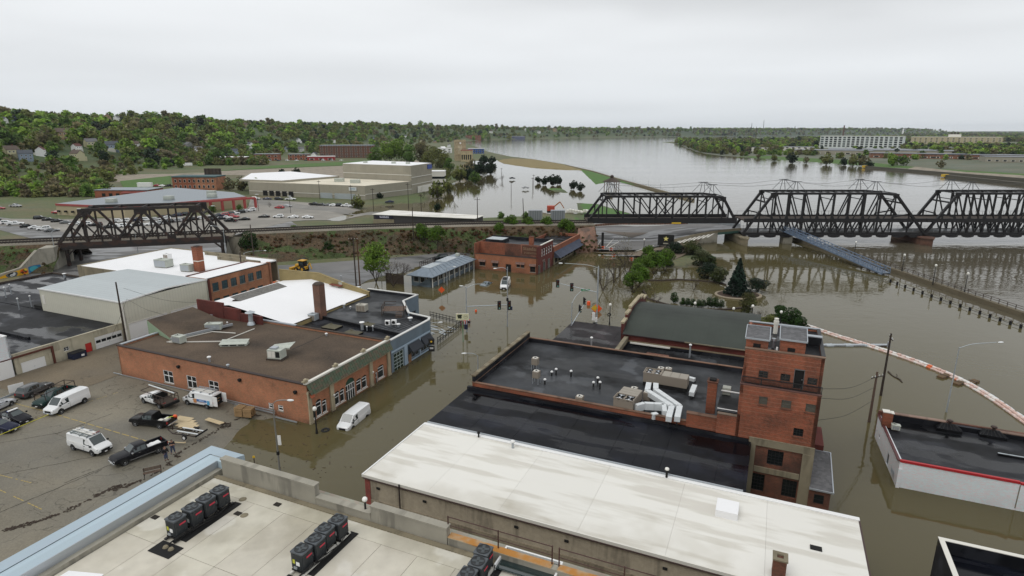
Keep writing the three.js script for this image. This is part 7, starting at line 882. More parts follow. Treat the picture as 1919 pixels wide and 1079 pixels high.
function person(label,pos,turn,J,shirt,trousers,hairM,o={}){
const P=thing('person',label,'person',pos,turn,undefined),skin=plain(0.36,0.2,0.14,0.6),A=[['hipL','kneeL',0.085,0.06],['kneeL','ankL',0.058,0.04],['hipR','kneeR',0.085,0.06],['kneeR','ankR',0.058,0.04],['ankL','toeL',0.045,0.035],['ankR','toeR',0.045,0.035],['hipL','hipR',0.1,0.1],['pelvis','chest',0.13,0.15],['shL','shR',0.085,0.085],['chest','neck',0.11,0.065],['neck','headB',0.058,0.075],['headB','headT',0.082,0.098],['shL','elL',0.055,0.045],['elL','wrL',0.044,0.03],['shR','elR',0.055,0.045],['elR','wrR',0.044,0.03]];
const grow=(l,e,e2)=>l.map((q)=>[q[0],q[1],q[2]+e,q[3]+(e2??e)]);const dv=(a,b)=>{const d=[0,1,2].map((i)=>J[b][i]-J[a][i]),L=Math.hypot(...d);return d.map((v)=>v/L);};
const h=J.headT,hb=J.headB,body=[flesh(A,J,80,1.05,0.95),...handGeo(J.wrL,dv('elL','wrL'),[1,0,0]),...handGeo(J.wrR,dv('elR','wrR'),[-1,0,0]),norm(new THREE.SphereGeometry(0.018,6,5).scale(1,1.5,1.2).translate(h[0],hb[1]+0.03,h[2]+0.1)),norm(new THREE.SphereGeometry(0.025,6,5).scale(0.5,1.2,0.8).translate(h[0]-0.095,hb[1]+0.03,h[2])),norm(new THREE.SphereGeometry(0.025,6,5).scale(0.5,1.2,0.8).translate(h[0]+0.095,hb[1]+0.03,h[2]))];
const b=part(P,'body',mergeG(body),skin);part(b,'eye',[-0.035,0.035].map((x)=>norm(new THREE.SphereGeometry(0.011,6,5).translate(h[0]+x,hb[1]+0.055,h[2]+0.088))),M.dark);part(b,'mouth',bx(h[0]-0.022,h[0]+0.022,hb[1]-0.025,hb[1]-0.016,h[2]+0.085,h[2]+0.092),plain(0.25,0.08,0.07,0.6));
part(P,'shirt',flesh(grow([['pelvis','chest',0.13,0.15],['shL','shR',0.085,0.085],['chest','neck',0.12,0.04]],0.022,0.018).concat(grow(o.short?[['shL','elL',0.055,0.05],['shR','elR',0.055,0.05]]:A.slice(12),0.02)),J,80,1.05,0.95),shirt);
part(P,'trousers',flesh(grow(A.slice(0,4).concat([['hipL','hipR',0.105,0.105]]),0.022),J,80,1.05,0.95),trousers);part(P,'shoe',[['ankL','toeL'],['ankR','toeR']].map(([a,t])=>bar([J[a][0],0.045,J[a][2]-0.06],[J[t][0],0.035,J[t][2]+0.05],0.1,0.09)),M.dark);
part(P,o.cap?'cap':'hair',mergeG([norm(new THREE.SphereGeometry(0.112,14,8,0,6.3,0,1.7).translate(h[0],h[1]-0.005,h[2]-0.012)),...(o.cap?[bx(h[0]-0.07,h[0]+0.07,h[1]+0.0,h[1]+0.015,h[2]+0.08,h[2]+0.18)]:[])]),hairM);return P;
}
const jeans=plain(0.05,0.065,0.12,0.9),blackCloth=plain(0.012,0.011,0.014,0.9);
const legs={pelvis:[0,0.98,0],chest:[0,1.3,0.01],neck:[0,1.48,0.01],headB:[0,1.58,0.03],headT:[0,1.69,0.03],shL:[-0.18,1.41,0],shR:[0.18,1.41,0]};
person('person in black top and blue jeans leaning beside the pickup tailgate',at(312,862,0.8),0.9,{...legs,hipL:[-0.09,0.92,0],hipR:[0.09,0.92,0],kneeL:[-0.1,0.5,0.03],kneeR:[0.11,0.5,0.02],ankL:[-0.1,0.08,-0.02],ankR:[0.13,0.08,0],toeL:[-0.12,0.04,0.14],toeR:[0.17,0.04,0.15],elL:[-0.3,1.14,-0.03],wrL:[-0.24,0.98,0.16],elR:[0.3,1.15,0.02],wrR:[0.28,1.02,0.22]},blackCloth,jeans,plain(0.07,0.025,0.015,0.8));
person('person in dark cap and black t-shirt standing with folded arms in jeans',at(325,849,0.8),0.5,{...legs,hipL:[-0.1,0.92,0],hipR:[0.1,0.92,0],kneeL:[-0.14,0.5,0.02],kneeR:[0.15,0.5,0.02],ankL:[-0.18,0.08,-0.02],ankR:[0.2,0.08,-0.02],toeL:[-0.22,0.04,0.14],toeR:[0.25,0.04,0.13],elL:[-0.29,1.16,0.08],wrL:[-0.02,1.2,0.2],elR:[0.29,1.16,0.08],wrR:[0.04,1.16,0.21]},blackCloth,jeans,M.dark,{cap:1,short:1});
// ---------------------------------------------------------------- street furniture
const poleM=tinted(M.darkWood,0.62,0.58,0.55),wires=[];
function utilityPole(bpx,tpx,y0,label,o={}){
const p=at(bpx[0],bpx[1],y0),H=o.H;const v=thing('utility_pole',label,'utility pole',p);part(v,'shaft',norm(new THREE.CylinderGeometry(0.12,0.19,H+1,10).translate(0,H/2-0.5,0)),o.m??poleM);if (o.arm){part(v,'cross_arm',[bar([-1.1,H-0.7,0.1],[1.1,H-0.7,0.1],0.12)],poleM);part(v,'insulator',[-1,-0.4,0.4,1].map((x)=>cyl(x,H-0.64,H-0.45,0.1,0.05,0.04,8)),M.lampHead);} if (o.can) part(v,'transformer',[cyl(0.3,H-2.2,H-1.4,0,0.22,0.22,12),cyl(0.3,H-1.4,H-1.32,0,0.16,0.1,8)],M.steel);v.rotation.y=o.turn??0;if (o.tilt) v.rotation.z=o.tilt;return v;
}
utilityPole([238,648],0,0.7,'dark leaning wooden pole in front of the cream warehouse',{H:11.8});
utilityPole([478,501],0,0.6,'grey pole in the loop road before the embankment',{H:12.2,m:tinted(M.greyWood,1.3,1.35,1.4)});
utilityPole([776,470],0,0.6,'wooden pole rising from the embankment foot, middle',{H:14,m:poleM});utilityPole([668,540],0,0.3,'dark wooden pole left of the green tree',{H:13,arm:1});utilityPole([675,538],0,0.3,'brown street pole just left of the green tree',{H:13,m:tinted(M.wood,0.3,0.22,0.2)});
utilityPole([1650,742],0,-0.1,'tall wooden pole with hardware standing in the flood behind the white block building',{H:9.8,arm:1,can:1,turn:1.2});utilityPole([1628,792],0,-0.1,'shorter grey pole in the flood by the corner of the white block building',{H:7.4,arm:1,turn:0.4,m:M.greyWood});
utilityPole([458,545],0,0.6,'thin dark pole against the orange brick block',{H:9.5,m:rackM});utilityPole([895,415],0,7,'wooden pole behind the embankment top, right of the dark strip shop',{H:8.5,arm:1});utilityPole([982,420],0,3,'leaning wooden pole behind the embankment, near the flooded street',{H:10,tilt:0.05});
for (const [a,b,s] of [[at(238,560,9),at(310,590,6.5),0.5],[at(238,560,9),at(205,640,4.2),0.2],[world(6.1,63,13),at(1644,705,7),0.7],[world(6.1,63,12),at(1640,725,6.2),0.8],[world(6.1,63,9.5),at(1636,750,5),0.7],[at(232,540,11),at(382,568,7),0.8]]) wires.push(tube([a,[(a[0]+b[0])/2,(a[1]+b[1])/2-s,(a[2]+b[2])/2],b],0.022,12,4));
{const w=thing('service_wire','thin black service wires strung between poles and buildings','wire',[0,0,0]);wires.forEach((g)=>part(w,'wire',g,M.dark));}
const lampPole=M.galv;
function streetLamp(foot,y0,H,armTo,label,o={}){
const p=at(foot[0],foot[1],y0),v=thing('street_lamp',label,'street lamp',p);part(v,'pole',norm(new THREE.CylinderGeometry(0.06,0.12,H+0.6,10).translate(0,H/2-0.3,0)),o.m??lampPole);part(v,'arm',tube([[0,H-0.1,0],[armTo[0]*0.3,H+0.35,armTo[1]*0.3],[armTo[0],H+0.5,armTo[1]]],0.05,12,6),o.m??lampPole);const hd=part(v,'lamp_head',norm(new THREE.SphereGeometry(0.3,12,8).scale(1.4,0.4,0.6).rotateY(Math.atan2(-armTo[1],armTo[0])).translate(armTo[0]*1.12,H+0.48,armTo[1]*1.12)),M.lampHead);part(hd,'lens',norm(new THREE.SphereGeometry(0.2,10,6).scale(1.3,0.3,0.7).translate(armTo[0]*1.12,H+0.4,armTo[1]*1.12)),M.globe);if (o.banner) part(v,'banner',[bx(0.12,0.5,H*0.4,H*0.4+1.2,-0.02,0.02)],M.white);if (o.collar) part(v,'collar',[cyl(0,H*0.26,H*0.26+0.4,0,0.17,0.17,10)],M.dark);return v;
}
streetLamp([525,884],0,8.6,[1.9,0.2],'street lamp with white banner in the flood before the brick showroom',{banner:1,m:tinted(M.steel,0.28,0.28,0.27),collar:1});
streetLamp([896,706],0,3.6,[-1.9,0.2],'street lamp peeping over the toothed stone parapet');streetLamp([1773,772],0,9.6,[5.4,-0.6],'tall street lamp with a long arm behind the wrapped skylights');
streetLamp([110,505],0.6,10.5,[0.5,-2],'pale lamp pole in front of the rusty street truss');streetLamp([262,492],0.6,9.5,[6.5,-1.0],'lamp with long curved arm below the middle of the rusty street truss');streetLamp([426,490],0.6,10,[-3.5,-1],'lamp with long arm at the right end of the rusty street truss');streetLamp([801,652],0,4.3,[2.2,-0.3],'street lamp just behind the blue shop corner');streetLamp([838,536],0,4.6,[1.8,0.1],'street lamp standing before the flooded diner',{m:M.steel});streetLamp([715,520],0.2,7,[1.2,0.3],'lamp between the green tree and the bare tree');streetLamp([460,500],0.6,4,[5,-1],'low street lamp on the loop road by the brick block');streetLamp([1118,615],0,12.4,[-6.5,-1.5],'tall lamp arm above the right traffic signal mast');
function globeLamp(px,y0,H,label,o={}){const v=thing('globe_street_lamp',label,'street lamp',at(px[0],px[1],y0),0,'globe street lamps');part(v,'pole',norm(new THREE.CylinderGeometry(0.07,0.11,H+0.5,10).translate(0,H/2-0.25,0)),M.blackMetal);part(v,'globe',lathe([[0.1,H],[0.24,H+0.12],[0.28,H+0.35],[0.18,H+0.55],[0,H+0.62]],14),M.globe);part(v,'base',cyl(0,0,0.6,0,0.17,0.12,10),M.blackMetal);if (o.ring) part(v,'life_ring',norm(new THREE.TorusGeometry(0.3,0.09,8,16).translate(-0.15,H*0.55,0.12)),M.dark);return v;}
globeLamp([594,812],0,3.2,'black globe street lamp by the corner pilaster of the brick showroom');globeLamp([1142,608],0,3.9,'globe street lamp with a dark ring, right of the orange sign',{ring:1});globeLamp([1206,474],0.8,4,'globe street lamp beside the black sign board');globeLamp([1372,607],0,3.0,'globe street lamp behind the barrel roof, left one');globeLamp([1406,618],0,4.6,'globe street lamp behind the barrel roof, right one');
[[1600,479,'first'],[1690,506,'second'],[1748,528,'third'],[1807,545,'fourth']].forEach(([x,y,n])=>globeLamp([x,y+2],1,4.2,`globe lamp on the river wall, ${n} from the gangway`));[[1185,540,'beside the round green trees at left'],[1300,600,'in the flooded garden by the bare tree'],[1460,618,'by the dark shrub near the sandbags']].forEach(([x,y,n])=>globeLamp([x,y],0,3.4,'globe lamp '+n));
// signal masts
function signal(parent,P,turn){const h=new THREE.Group();const b=part(parent,'signal_head',[rbx(-0.22,0.22,-0.75,0.75,-0.15,0.15,0.05,1),bx(-0.36,0.36,-0.9,0.9,-0.17,-0.15)],M.blackMetal);b.position.set(...P);b.rotation.y=turn;[['red',0.5,[0.12,0.01,0.01]],['amber',0,[0.12,0.07,0.01]],['green',-0.5,[0.25,0.5,0.42]]].forEach(([n,y,c])=>{part(b,'lens',norm(new THREE.CylinderGeometry(0.14,0.14,0.04,12).rotateX(Math.PI/2).translate(0,y,0.16)),plain(...c,0.3));part(b,'visor',norm(new THREE.CylinderGeometry(0.17,0.17,0.22,12,1,true,-0.5*Math.PI,Math.PI).rotateX(Math.PI/2).translate(0,y,0.25)),M.dark);});return b;}
{
const p=at(875,622,0),v=thing('signal_mast','traffic signal mast at left of the crossing with two dark heads on its arm','traffic light',p),E=at(953,575,4.3),d=[E[0]-p[0],E[2]-p[2]];part(v,'pole',norm(new THREE.CylinderGeometry(0.09,0.15,9.5,10).translate(0,4.4,0)),lampPole);part(v,'mast_arm',bar([0,5.2,0],[d[0],4.75,d[1]],0.18,0.18,8),lampPole);part(v,'lamp_arm',tube([[0,8.8,0],[1.4,9.5,-0.2],[3.6,9.6,-0.5]],0.05,10,6),lampPole);part(v,'lamp_head',norm(new THREE.SphereGeometry(0.28,10,8).scale(1.5,0.4,0.6).translate(-0.9,9.3,0)),M.lampHead);part(v,'bracket',bar([-0.9,9.3,0],[0,9,0],0.07),lampPole);signal(v,[d[0]*0.78,4.85,d[1]*0.78+0.3],0.2);signal(v,[d[0]*1.02,4.7,d[1]*1.02+0.3],0.2);part(v,'pedestrian_signal',rbx(0.2,0.7,1.8,2.3,-0.15,0.15,0.04,1),M.blackMetal);part(v,'pole_cap',rbx(-0.5,0.2,0.6,1.6,-0.2,0.2,0.04,1),plain(0.02,0.025,0.06,0.5));
const q=at(1117,615,0),w=thing('signal_mast','traffic signal mast at right of the crossing with a green street name plate','traffic light',q),E2_=at(1045,531,5.6),e=[E2_[0]-q[0],E2_[2]-q[2]];part(w,'pole',norm(new THREE.CylinderGeometry(0.1,0.16,13,10).translate(0,6.2,0)),lampPole);part(w,'mast_arm',bar([0,7.4,0],[e[0],5.7,e[1]],0.18,0.14,8),lampPole);signal(w,[e[0],5.6,e[1]+0.3],0);signal(w,[e[0]*0.62,6.2,e[1]*0.62+0.3],0);const sp=sign(w,1.8,0.42,['SECOND'],'#0e7a4a','#dfe8e0',{name:'street_name_plate'});sp.position.set(e[0]*0.28,6.85,e[1]*0.28+0.2);part(w,'yellow_sign',bx(-0.45,0.45,-0.45,0.45,-0.02,0.02),M.yellow).position.set(-0.5,4.3,0.3);w.children[w.children.length-1].rotation.z=Math.PI/4;part(w,'white_box',[rbx(-0.9,-0.3,1.7,3.3,0,0.3,0.04,1),rbx(-0.3,0.15,1.4,2.3,0.1,0.4,0.04,1)],M.white);part(w,'pedestrian_signal',rbx(-0.7,-0.2,0.7,1.3,0,0.3,0.04,1),M.blackMetal);
const r=at(1070,640,0),u=thing('signal_mast','traffic signal mast nearest the low dark roof, its arm rising right','traffic light',r);part(u,'pole',norm(new THREE.CylinderGeometry(0.09,0.14,8,10).translate(0,3.6,0)),lampPole);part(u,'lamp_arm',tube([[0,7.4,0],[0.7,8.3,-1.2],[2.0,9.0,-3.0]],0.05,10,6),lampPole);const e3=at(1096,568,3.6),f=[e3[0]-r[0],e3[2]-r[2]];part(u,'mast_arm',bar([0,3.2,0],[f[0],3.6,f[1]],0.17,0.17,8),lampPole);signal(u,[f[0]*0.6,3.95,f[1]*0.6],1.2);signal(u,[f[0]*0.95,4.2,f[1]*0.95],1.2);
const pl=thing('utility_pole','slim dark pole with a traffic camera in the middle of the crossing','utility pole',at(951,612,0));part(pl,'shaft',norm(new THREE.CylinderGeometry(0.08,0.13,12.6,10).translate(0,6,0)),M.steel);part(pl,'arm',tube([[0,11.7,0],[-0.9,12.2,0.2],[-2.2,12.1,0.6]],0.05,10,6),lampPole);part(pl,'lamp_head',norm(new THREE.SphereGeometry(0.26,10,8).scale(1.4,0.4,0.6).translate(-2.4,12.1,0.6)),M.lampHead);part(pl,'camera_box',rbx(0.1,1.0,3.6,4.3,0,0.5,0.06,1),plain(0.02,0.03,0.09,0.5));part(pl,'clamp',[cyl(0,5.4,6,0,0.25,0.2,8)],M.dark);
const bb=thing('billboard','pale rectangular sign on a green post with dark leafy emblem','sign',at(868,640,0));part(bb,'post',bar([0,-0.5,0],[0,4.2,0],0.14),plain(0.12,0.25,0.12,0.6));part(bb,'board',bx(-1.25,1.15,4.2,5.5,-0.06,0.06),M.whiteWarm);sign(bb,2.35,1.25,[''],'#d2d0ae','#333',{draw(x,w,h){x.fillStyle='#1c2414';for (const [a,b,r] of [[0.2,0.35,0.12],[0.3,0.32,0.11],[0.22,0.62,0.1],[0.36,0.6,0.12],[0.4,0.3,0.1]]){x.beginPath();x.arc(a*w,b*h,r*h*1.5,0,7);x.fill();} x.strokeStyle='#55583f';x.lineWidth=5;x.beginPath();x.arc(w*0.76,h*0.48,h*0.28,0,7);x.stroke();x.fillStyle='#55583f';x.fillRect(w*0.66,h*0.44,w*0.2,h*0.08);}}).position.set(-0.05,4.85,0.065);
for (const [x,y,l,s] of [[1103,571,'bright orange barrel floating by the right signal mast',0.45],[892,584,'small orange float drifting right of the pale billboard',0.25],[857,591,'small orange float drifting left of the pale billboard',0.25]]){const f=thing('float_barrel',l,'float',at(x,y,0));part(f,'drum',norm(new THREE.CylinderGeometry(s*0.8,s,s*2.2,12).translate(0,s*0.7,0)),M.orange);part(f,'band',norm(new THREE.CylinderGeometry(s*0.92,s*0.95,s*0.4,12).translate(0,s,0)),M.orange);}
const os=thing('road_sign','large orange diamond road sign half sunk right of the crossing','sign',at(1118,584,0));part(os,'board',bx(-0.85,0.85,-0.85,0.85,-0.03,0.03),M.orange).rotation.z=Math.PI/4;os.children[0].position.y=0.7;sign(os,1.0,0.7,['ROAD','CLOSED'],'#f0501c','#3a1208',{k:0.6}).position.set(0,0.75,0.04);part(os,'post',bar([0,-1,-0.08],[0,1.2,-0.08],0.08),M.steel);const o2=thing('road_sign','small orange diamond sign in the flood below the diner','sign',at(828,560,0));part(o2,'board',bx(-0.55,0.55,-0.55,0.55,-0.03,0.03),M.orange).rotation.z=Math.PI/4;o2.children[0].position.y=2.2;part(o2,'post',bar([0,-0.5,-0.06],[0,2.4,-0.06],0.07),M.steel);
for (const [x,y,l] of [[868,608,'left of two red and white barricade floats at the fence corner'],[876,606,'right of two red and white barricade floats at the fence corner']]){const f=thing('barricade',l,'barricade',at(x,y,0));part(f,'panel',rbx(-0.55,0.55,0,0.8,-0.2,0.2,0.06,1),M.red);part(f,'stripe',[bx(-0.3,-0.05,0.02,0.78,0.2,0.215),bx(0.15,0.4,0.02,0.78,0.2,0.215)],M.white);}
const fn=thing('fence','low dark fence round the flooded yard beside the blue shop','fence',[0,0,0]),F=[[820,640],[868,605],[806,590]].map((q)=>at(...q,0.5));for (let k=0;k<2;k++){const a=F[k],b=F[k+1];part(fn,'rail',[bar([a[0],1.2,a[2]],[b[0],1.2,b[2]],0.08),bar([a[0],0.4,a[2]],[b[0],0.4,b[2]],0.08)],M.dark);const n=10;for (let i=0;i<=n;i++) part(fn,'fence_post',bar([lerp(a[0],b[0],i/n),-0.3,lerp(a[2],b[2],i/n)],[lerp(a[0],b[0],i/n),1.35,lerp(a[2],b[2],i/n)],0.09),M.dark);part(fn,'mesh_panel',bar([a[0],0.7,a[2]],[b[0],0.7,b[2]],0.02,0.14),plain(0.05,0.055,0.055,0.8));}
const rub=thing('floating_planks','pale boards floating inside the fenced yard','planks',at(828,618,0));for (let i=0;i<16;i++){const g=part(rub,'plank',bx(-0.9-hash(i,1),0.9,0.0,0.06,-0.15,0.15),i%3?M.galv:M.oldConcrete);g.position.set((hash(i,2)-0.5)*5.5,0.01*(i%4),(hash(i,3)-0.5)*5);g.rotation.y=-0.4+1.2*(hash(i,4)-0.5);}
const ss=thing('hanging_sign','two black square blade signs on the blue shop corner','sign',at(809,655,2.2));part(ss,'upper_board',bx(-0.5,0.5,0.9,1.9,-0.05,0.05),M.blackMetal);part(ss,'lower_board',bx(-0.5,0.5,-0.3,0.7,-0.05,0.05),M.blackMetal);part(ss,'emblem',[lathe([[0.18,0],[0.18,0.02],[0,0.03]],8).rotateX(Math.PI/2).translate(0,1.45,0.05)],M.yellow);part(ss,'lettering',[bx(-0.3,0.3,0.15,0.25,0.05,0.06),bx(-0.3,0.3,0.35,0.42,0.05,0.06)],M.white);part(ss,'bracket',bar([-0.7,2.0,0],[0.5,2.0,0],0.06),M.dark);
[[478,875,'small yellow marker post in the flood behind the blue cornice corner',1.2]].forEach(([x,y,l,H])=>{const m=thing('marker_post',l,'post',at(x,y,0));part(m,'post',bar([0,-0.3,0],[0,H,0],0.09),M.darkWood);part(m,'plate',bx(-0.14,0.14,H,H+0.25,-0.03,0.03),M.yellow);});
[[1132,475],[1147,478],[1122,470],[1155,477]].forEach(([x,y],i)=>{const c=thing('traffic_barrel',`orange white barricade on the approach road, ${['second', 'third', 'first', 'fourth'][i]} from the left`,'barricade',at(x-2+(i>1?30:0),y-8+(i>1?20:0),0.9));part(c,'panel',[bx(-0.6,0.6,0.7,1.0,-0.04,0.04),bx(-0.6,0.6,0.2,0.4,-0.04,0.04)],M.orange);part(c,'leg',[bx(-0.5,-0.42,0,1.1,-0.2,0.2),bx(0.42,0.5,0,1.1,-0.2,0.2)],M.white);});
}
{
const fl=[],r=rngOf(5);for (let i=0;i<520;i++){const k=r(),p=k<0.35?world(-53.6+1.2*r()*r(),lerp(56,86,r()),0):k<0.55?world(lerp(-52,-34,r()),lerp(48,110,r()),0):k<0.75?at(lerp(400,620,r()),lerp(790,900,r()),0):at(lerp(880,1160,r()),lerp(500,700,r()),0),L=0.06+0.3*r()*r(),a=r()*3.14;fl.push(bar([p[0]-L*Math.cos(a),0.005,p[2]-L*Math.sin(a)],[p[0]+L*Math.cos(a),0.03,p[2]+L*Math.sin(a)],0.03+0.1*r()*r(),0.03));}
struct('floating_debris',mergeG(fl),tinted(M.darkWood,1.1,0.95,0.75),'stuff');
}
// ---------------------------------------------------------------- trees and shrubs
M.leaf=new THREE.MeshPhysicalMaterial({color:0xffffff,roughness:1,transmission:0.35,thickness:0,vertexColors:true,side:THREE.DoubleSide,specularIntensity:0.2});M.bark=plain(0.055,0.042,0.033,0.95);
const TONE={spring:[0.14,0.225,0.032],mid:[0.092,0.16,0.032],olive:[0.14,0.155,0.045],bud:[0.155,0.14,0.07],dark:[0.016,0.032,0.015],pine:[0.022,0.045,0.03],red:[0.07,0.032,0.03],deep:[0.028,0.065,0.012],rust:[0.09,0.06,0.028],spring2:[0.085,0.155,0.018],mid2:[0.065,0.08,0.028],mid3:[0.08,0.085,0.03]};
function crown(seed,n,R,y0,y1,leaf,tone,shape='round'){
const r=rngOf(seed),P=[],C=[],NN=[],cl=[],nc=9+Math.floor(r()*6),t=TONE[tone];
for (let i=0;i<nc;i++){const a=r()*6.283,v=r(),k=shape==='cone'?1-v*0.95:Math.sqrt(Math.max(0.08,1-(2*v-0.9)**2));cl.push([R*0.62*k*Math.cos(a)*Math.sqrt(r()),lerp(y0,y1,0.12+0.76*v),R*0.62*k*Math.sin(a)*Math.sqrt(r()),R*(shape==='cone'?0.2+0.3*k:0.3+0.22*r()),0.72+0.56*r()]);}
for (let i=0;i<n;i++){
let p,b;if (shape==='cone'){const v=Math.pow(r(),1.5),a=r()*6.283,tier=0.8+0.25*Math.sin(v*42+3*Math.sin(a*5)),q=R*(1-v)*tier*(0.5+0.5*Math.sqrt(r()));p=[q*Math.cos(a),lerp(y0,y1,v),q*Math.sin(a)];b=0.6+0.7*r();}
else {const c=cl[i%nc],u=r()*2-1,a=r()*6.283,s=Math.sqrt(1-u*u),q=c[3]*(0.55+0.55*Math.cbrt(r()));p=[c[0]+q*s*Math.cos(a),c[1]+q*u*0.82,c[2]+q*s*Math.sin(a)];b=c[4]*(0.65+0.7*r());}
const L=leaf*(0.6+0.8*r()),e=new THREE.Euler(r()*6,r()*6,r()*6),A=new THREE.Vector3(L,0,0).applyEuler(e),B=new THREE.Vector3(0,0,L*0.7).applyEuler(e),V4=[[-1,-1],[1,-0.7],[0.8,1],[-0.9,0.8]].map(([x,z])=>[p[0]+A.x*x+B.x*z,p[1]+A.y*x+B.y*z,p[2]+A.z*x+B.z*z]);
const o=new THREE.Vector3(p[0],(p[1]-(y0+y1)*0.42)*1.3,p[2]).normalize(),gn=B.clone().cross(A).normalize(),f=gn.dot(o)<0;if (f) gn.negate();gn.multiplyScalar(0.55).add(o).add(new THREE.Vector3(0,0.35,0)).normalize();
for (const k of f?[0,1,2,0,2,3]:[0,2,1,0,3,2]){P.push(...V4[k]);C.push(t[0]*b,t[1]*b*(0.94+0.12*(i%2)),t[2]*b);NN.push(gn.x,gn.y,gn.z);}
}
const g=new THREE.BufferGeometry();g.setAttribute('position',new THREE.Float32BufferAttribute(P,3));g.setAttribute('color',new THREE.Float32BufferAttribute(C,3));g.setAttribute('uv',new THREE.Float32BufferAttribute(new Float32Array(P.length/3*2),2));g.setAttribute('normal',new THREE.Float32BufferAttribute(NN,3));return g;
}
function limbs(seed,H,r0,depth,spread=0.55){
const r=rngOf(seed),out=[];const go=(p,d,L,w,k)=>{const q=[p[0]+d[0]*L,p[1]+d[1]*L,p[2]+d[2]*L];out.push(bar(p,q,w*2,w*1.4,k===depth?7:k>1?5:3));if (!k) return;const n=k===depth?4:3;for (let i=0;i<n;i++){const a=(i+r())*6.283/n,s=spread*(0.6+0.7*r()),v=new THREE.Vector3(d[0]+s*Math.cos(a),d[1]*0.9+0.12,d[2]+s*Math.sin(a)).normalize();go(q,v.toArray(),L*(0.62+0.2*r()),w*0.6,k-1);}};
go([0,-0.3,0],[0,1,0],H*0.32,r0,depth);return mergeG(out);
}
const protoTree={};
function tree(kind,pos,s,label,group,cat='tree',sy=1){
const K={spring:['spring',420],mid:['mid',420],olive:['olive',340],bud:['bud',240],dark:['dark',420],red:['red',300]};
if (!protoTree[kind]){
const o=thing(cat==='shrub'?'shrub':kind.startsWith('bare')?'bare_tree':kind==='fir'?'conifer_tree':'leafy_tree',label,cat,[0,0,0],0,group);const sd=Object.keys(protoTree).length*31+5;
if (kind.startsWith('bare')){part(o,'trunk',limbs(sd,1,0.02,kind==='bare'?5:4,0.6),M.bark);part(o,'twig_crown',crown(sd,160,0.36,0.35,1.0,0.012,'bud'),M.leaf);}
else if (kind==='fir'){part(o,'trunk',cyl(0,-0.05,0.6,0,0.03,0.015,7),M.bark);part(o,'crown',crown(sd,3000,0.36,0.02,1,0.03,'pine','cone'),M.leaf);}
else if (kind.startsWith('near')){const t=kind.slice(5);part(o,'trunk',limbs(sd,0.9,0.022,3,0.5),M.bark);part(o,'crown',crown(sd,2600,0.46,cat==='shrub'?0:0.24,1,0.022,t),M.leaf);}
else {part(o,'trunk',limbs(sd,0.9,0.02,2,0.5),M.bark);part(o,'crown',crown(sd,K[kind][1],0.52,0.12,0.9,0.07,K[kind][0]),M.leaf);}
protoTree[kind]=o;o.position.set(...pos);o.scale.set(s,s*sy,s);o.rotation.y=rnd()*6;return o;
}
const o=dup(protoTree[kind],pos,rnd()*6,label,group);o.userData={label,category:cat};if (group) o.userData.group=group;o.scale.set(s,s*sy,s);return o;
}
const nth=(i)=>['first','second','third','fourth','fifth','sixth','seventh','eighth','ninth','tenth','eleventh','twelfth'][i]??(i+1)+'th',KN={spring:'bright green',mid:'green',olive:'olive',bud:'brownish',dark:'evergreen',bare2:'bare',red:'dark red'};
const land0=(x,z)=>[x,Math.max(Hgt(x,z),-0.2),z];
function onGround(px,py){let lo=40,p=null;for (let t=60;t<9000;t*=1.012){const d=at(px,py,0),L=Math.hypot(...[d[0],d[1]-CAM_H,d[2]]),k=t/L,q=[d[0]*k,CAM_H+(d[1]-CAM_H)*k,d[2]*k];if (py<245){const a=at(px,260,0),l2=Math.hypot(a[0],a[2]),yy=CAM_H-(py-244.5)/FOCAL*t;q[0]=a[0]/l2*t;q[2]=a[2]/l2*t;q[1]=yy;} if (q[1]<Hgt(q[0],q[2])+0.02) return land0(q[0],q[2]);} return at(px,Math.max(py,256),0);}
const NT=(k,px,py,s,label,cat,sy,h)=>tree('near_'+k,h===undefined?onGround(px,py):at(px,py,h),s,label,undefined,cat,sy);
NT('spring',705,528,9.5,'bright green leafy tree on the grass strip before the embankment','tree',1.05,0.2);tree('bare',at(737,538,0),10.5,'bare spreading tree right of the bright green tree');
[[1196,538,7.4],[1205,522,7.4],[1224,513,7.4],[1246,508,7.6],[1215,494,6.6],[1187,548,6.6]].forEach(([x,y,s],i)=>NT('spring2',x,y,s,`round bright green tree, ${['third', 'fourth', 'fifth', 'last', 'rearmost', 'nearest'][i]} of the clump at the left edge of the flooded garden`,'tree',0.8,0));
tree('fir',at(1381,551,0.2),8.6,'tall dark blue green conifer in the flooded round bed').scale.set(8.6,8.6,8.6);
[[1325,522,5.5,'dark'],[1345,530,5,'mid2'],[1418,548,4.6,'dark'],[1296,480,6,'mid2'],[1262,478,5.5,'dark'],[1235,488,4.5,'dark'],[1312,498,5.5,'mid2'],[1248,500,3.6,'deep'],[1330,500,4.2,'deep'],[1225,498,3.2,'deep']].forEach(([x,y,s,k],i)=>{NT(k,x,y,s*1.35,`${k === 'dark' ? 'dark' : 'olive green'} shrub mass in the flooded garden, ${['beside', 'left of', 'right of', 'in front of the viaduct wall,', 'below the black sign board,', 'below the globe lamp,', 'at the viaduct corner,', 'under', 'behind', 'nearest the plaza,'][i]} ${['the conifer', 'the conifer trunk', 'the conifer', 'tallest', 'broad', 'small', 'broad', 'the dark shrubs', 'the conifer', 'low'][i]}`,'shrub',0.62,0);});
[[1462,605,5.6],[1482,615,6],[1495,622,4.6]].forEach(([x,y,s],i)=>NT('deep',x,y,s,`glossy deep green shrub by the end of the sandbag barrier, ${['left', 'middle', 'right'][i]} one`,'shrub',0.7,0));NT('mid3',1401,585,5.2,'olive shrub tree in front of the round bed','shrub',0.85,0);NT('olive',1435,618,4.6,'yellow olive shrub left of the sandbag end','shrub',0.8,0);
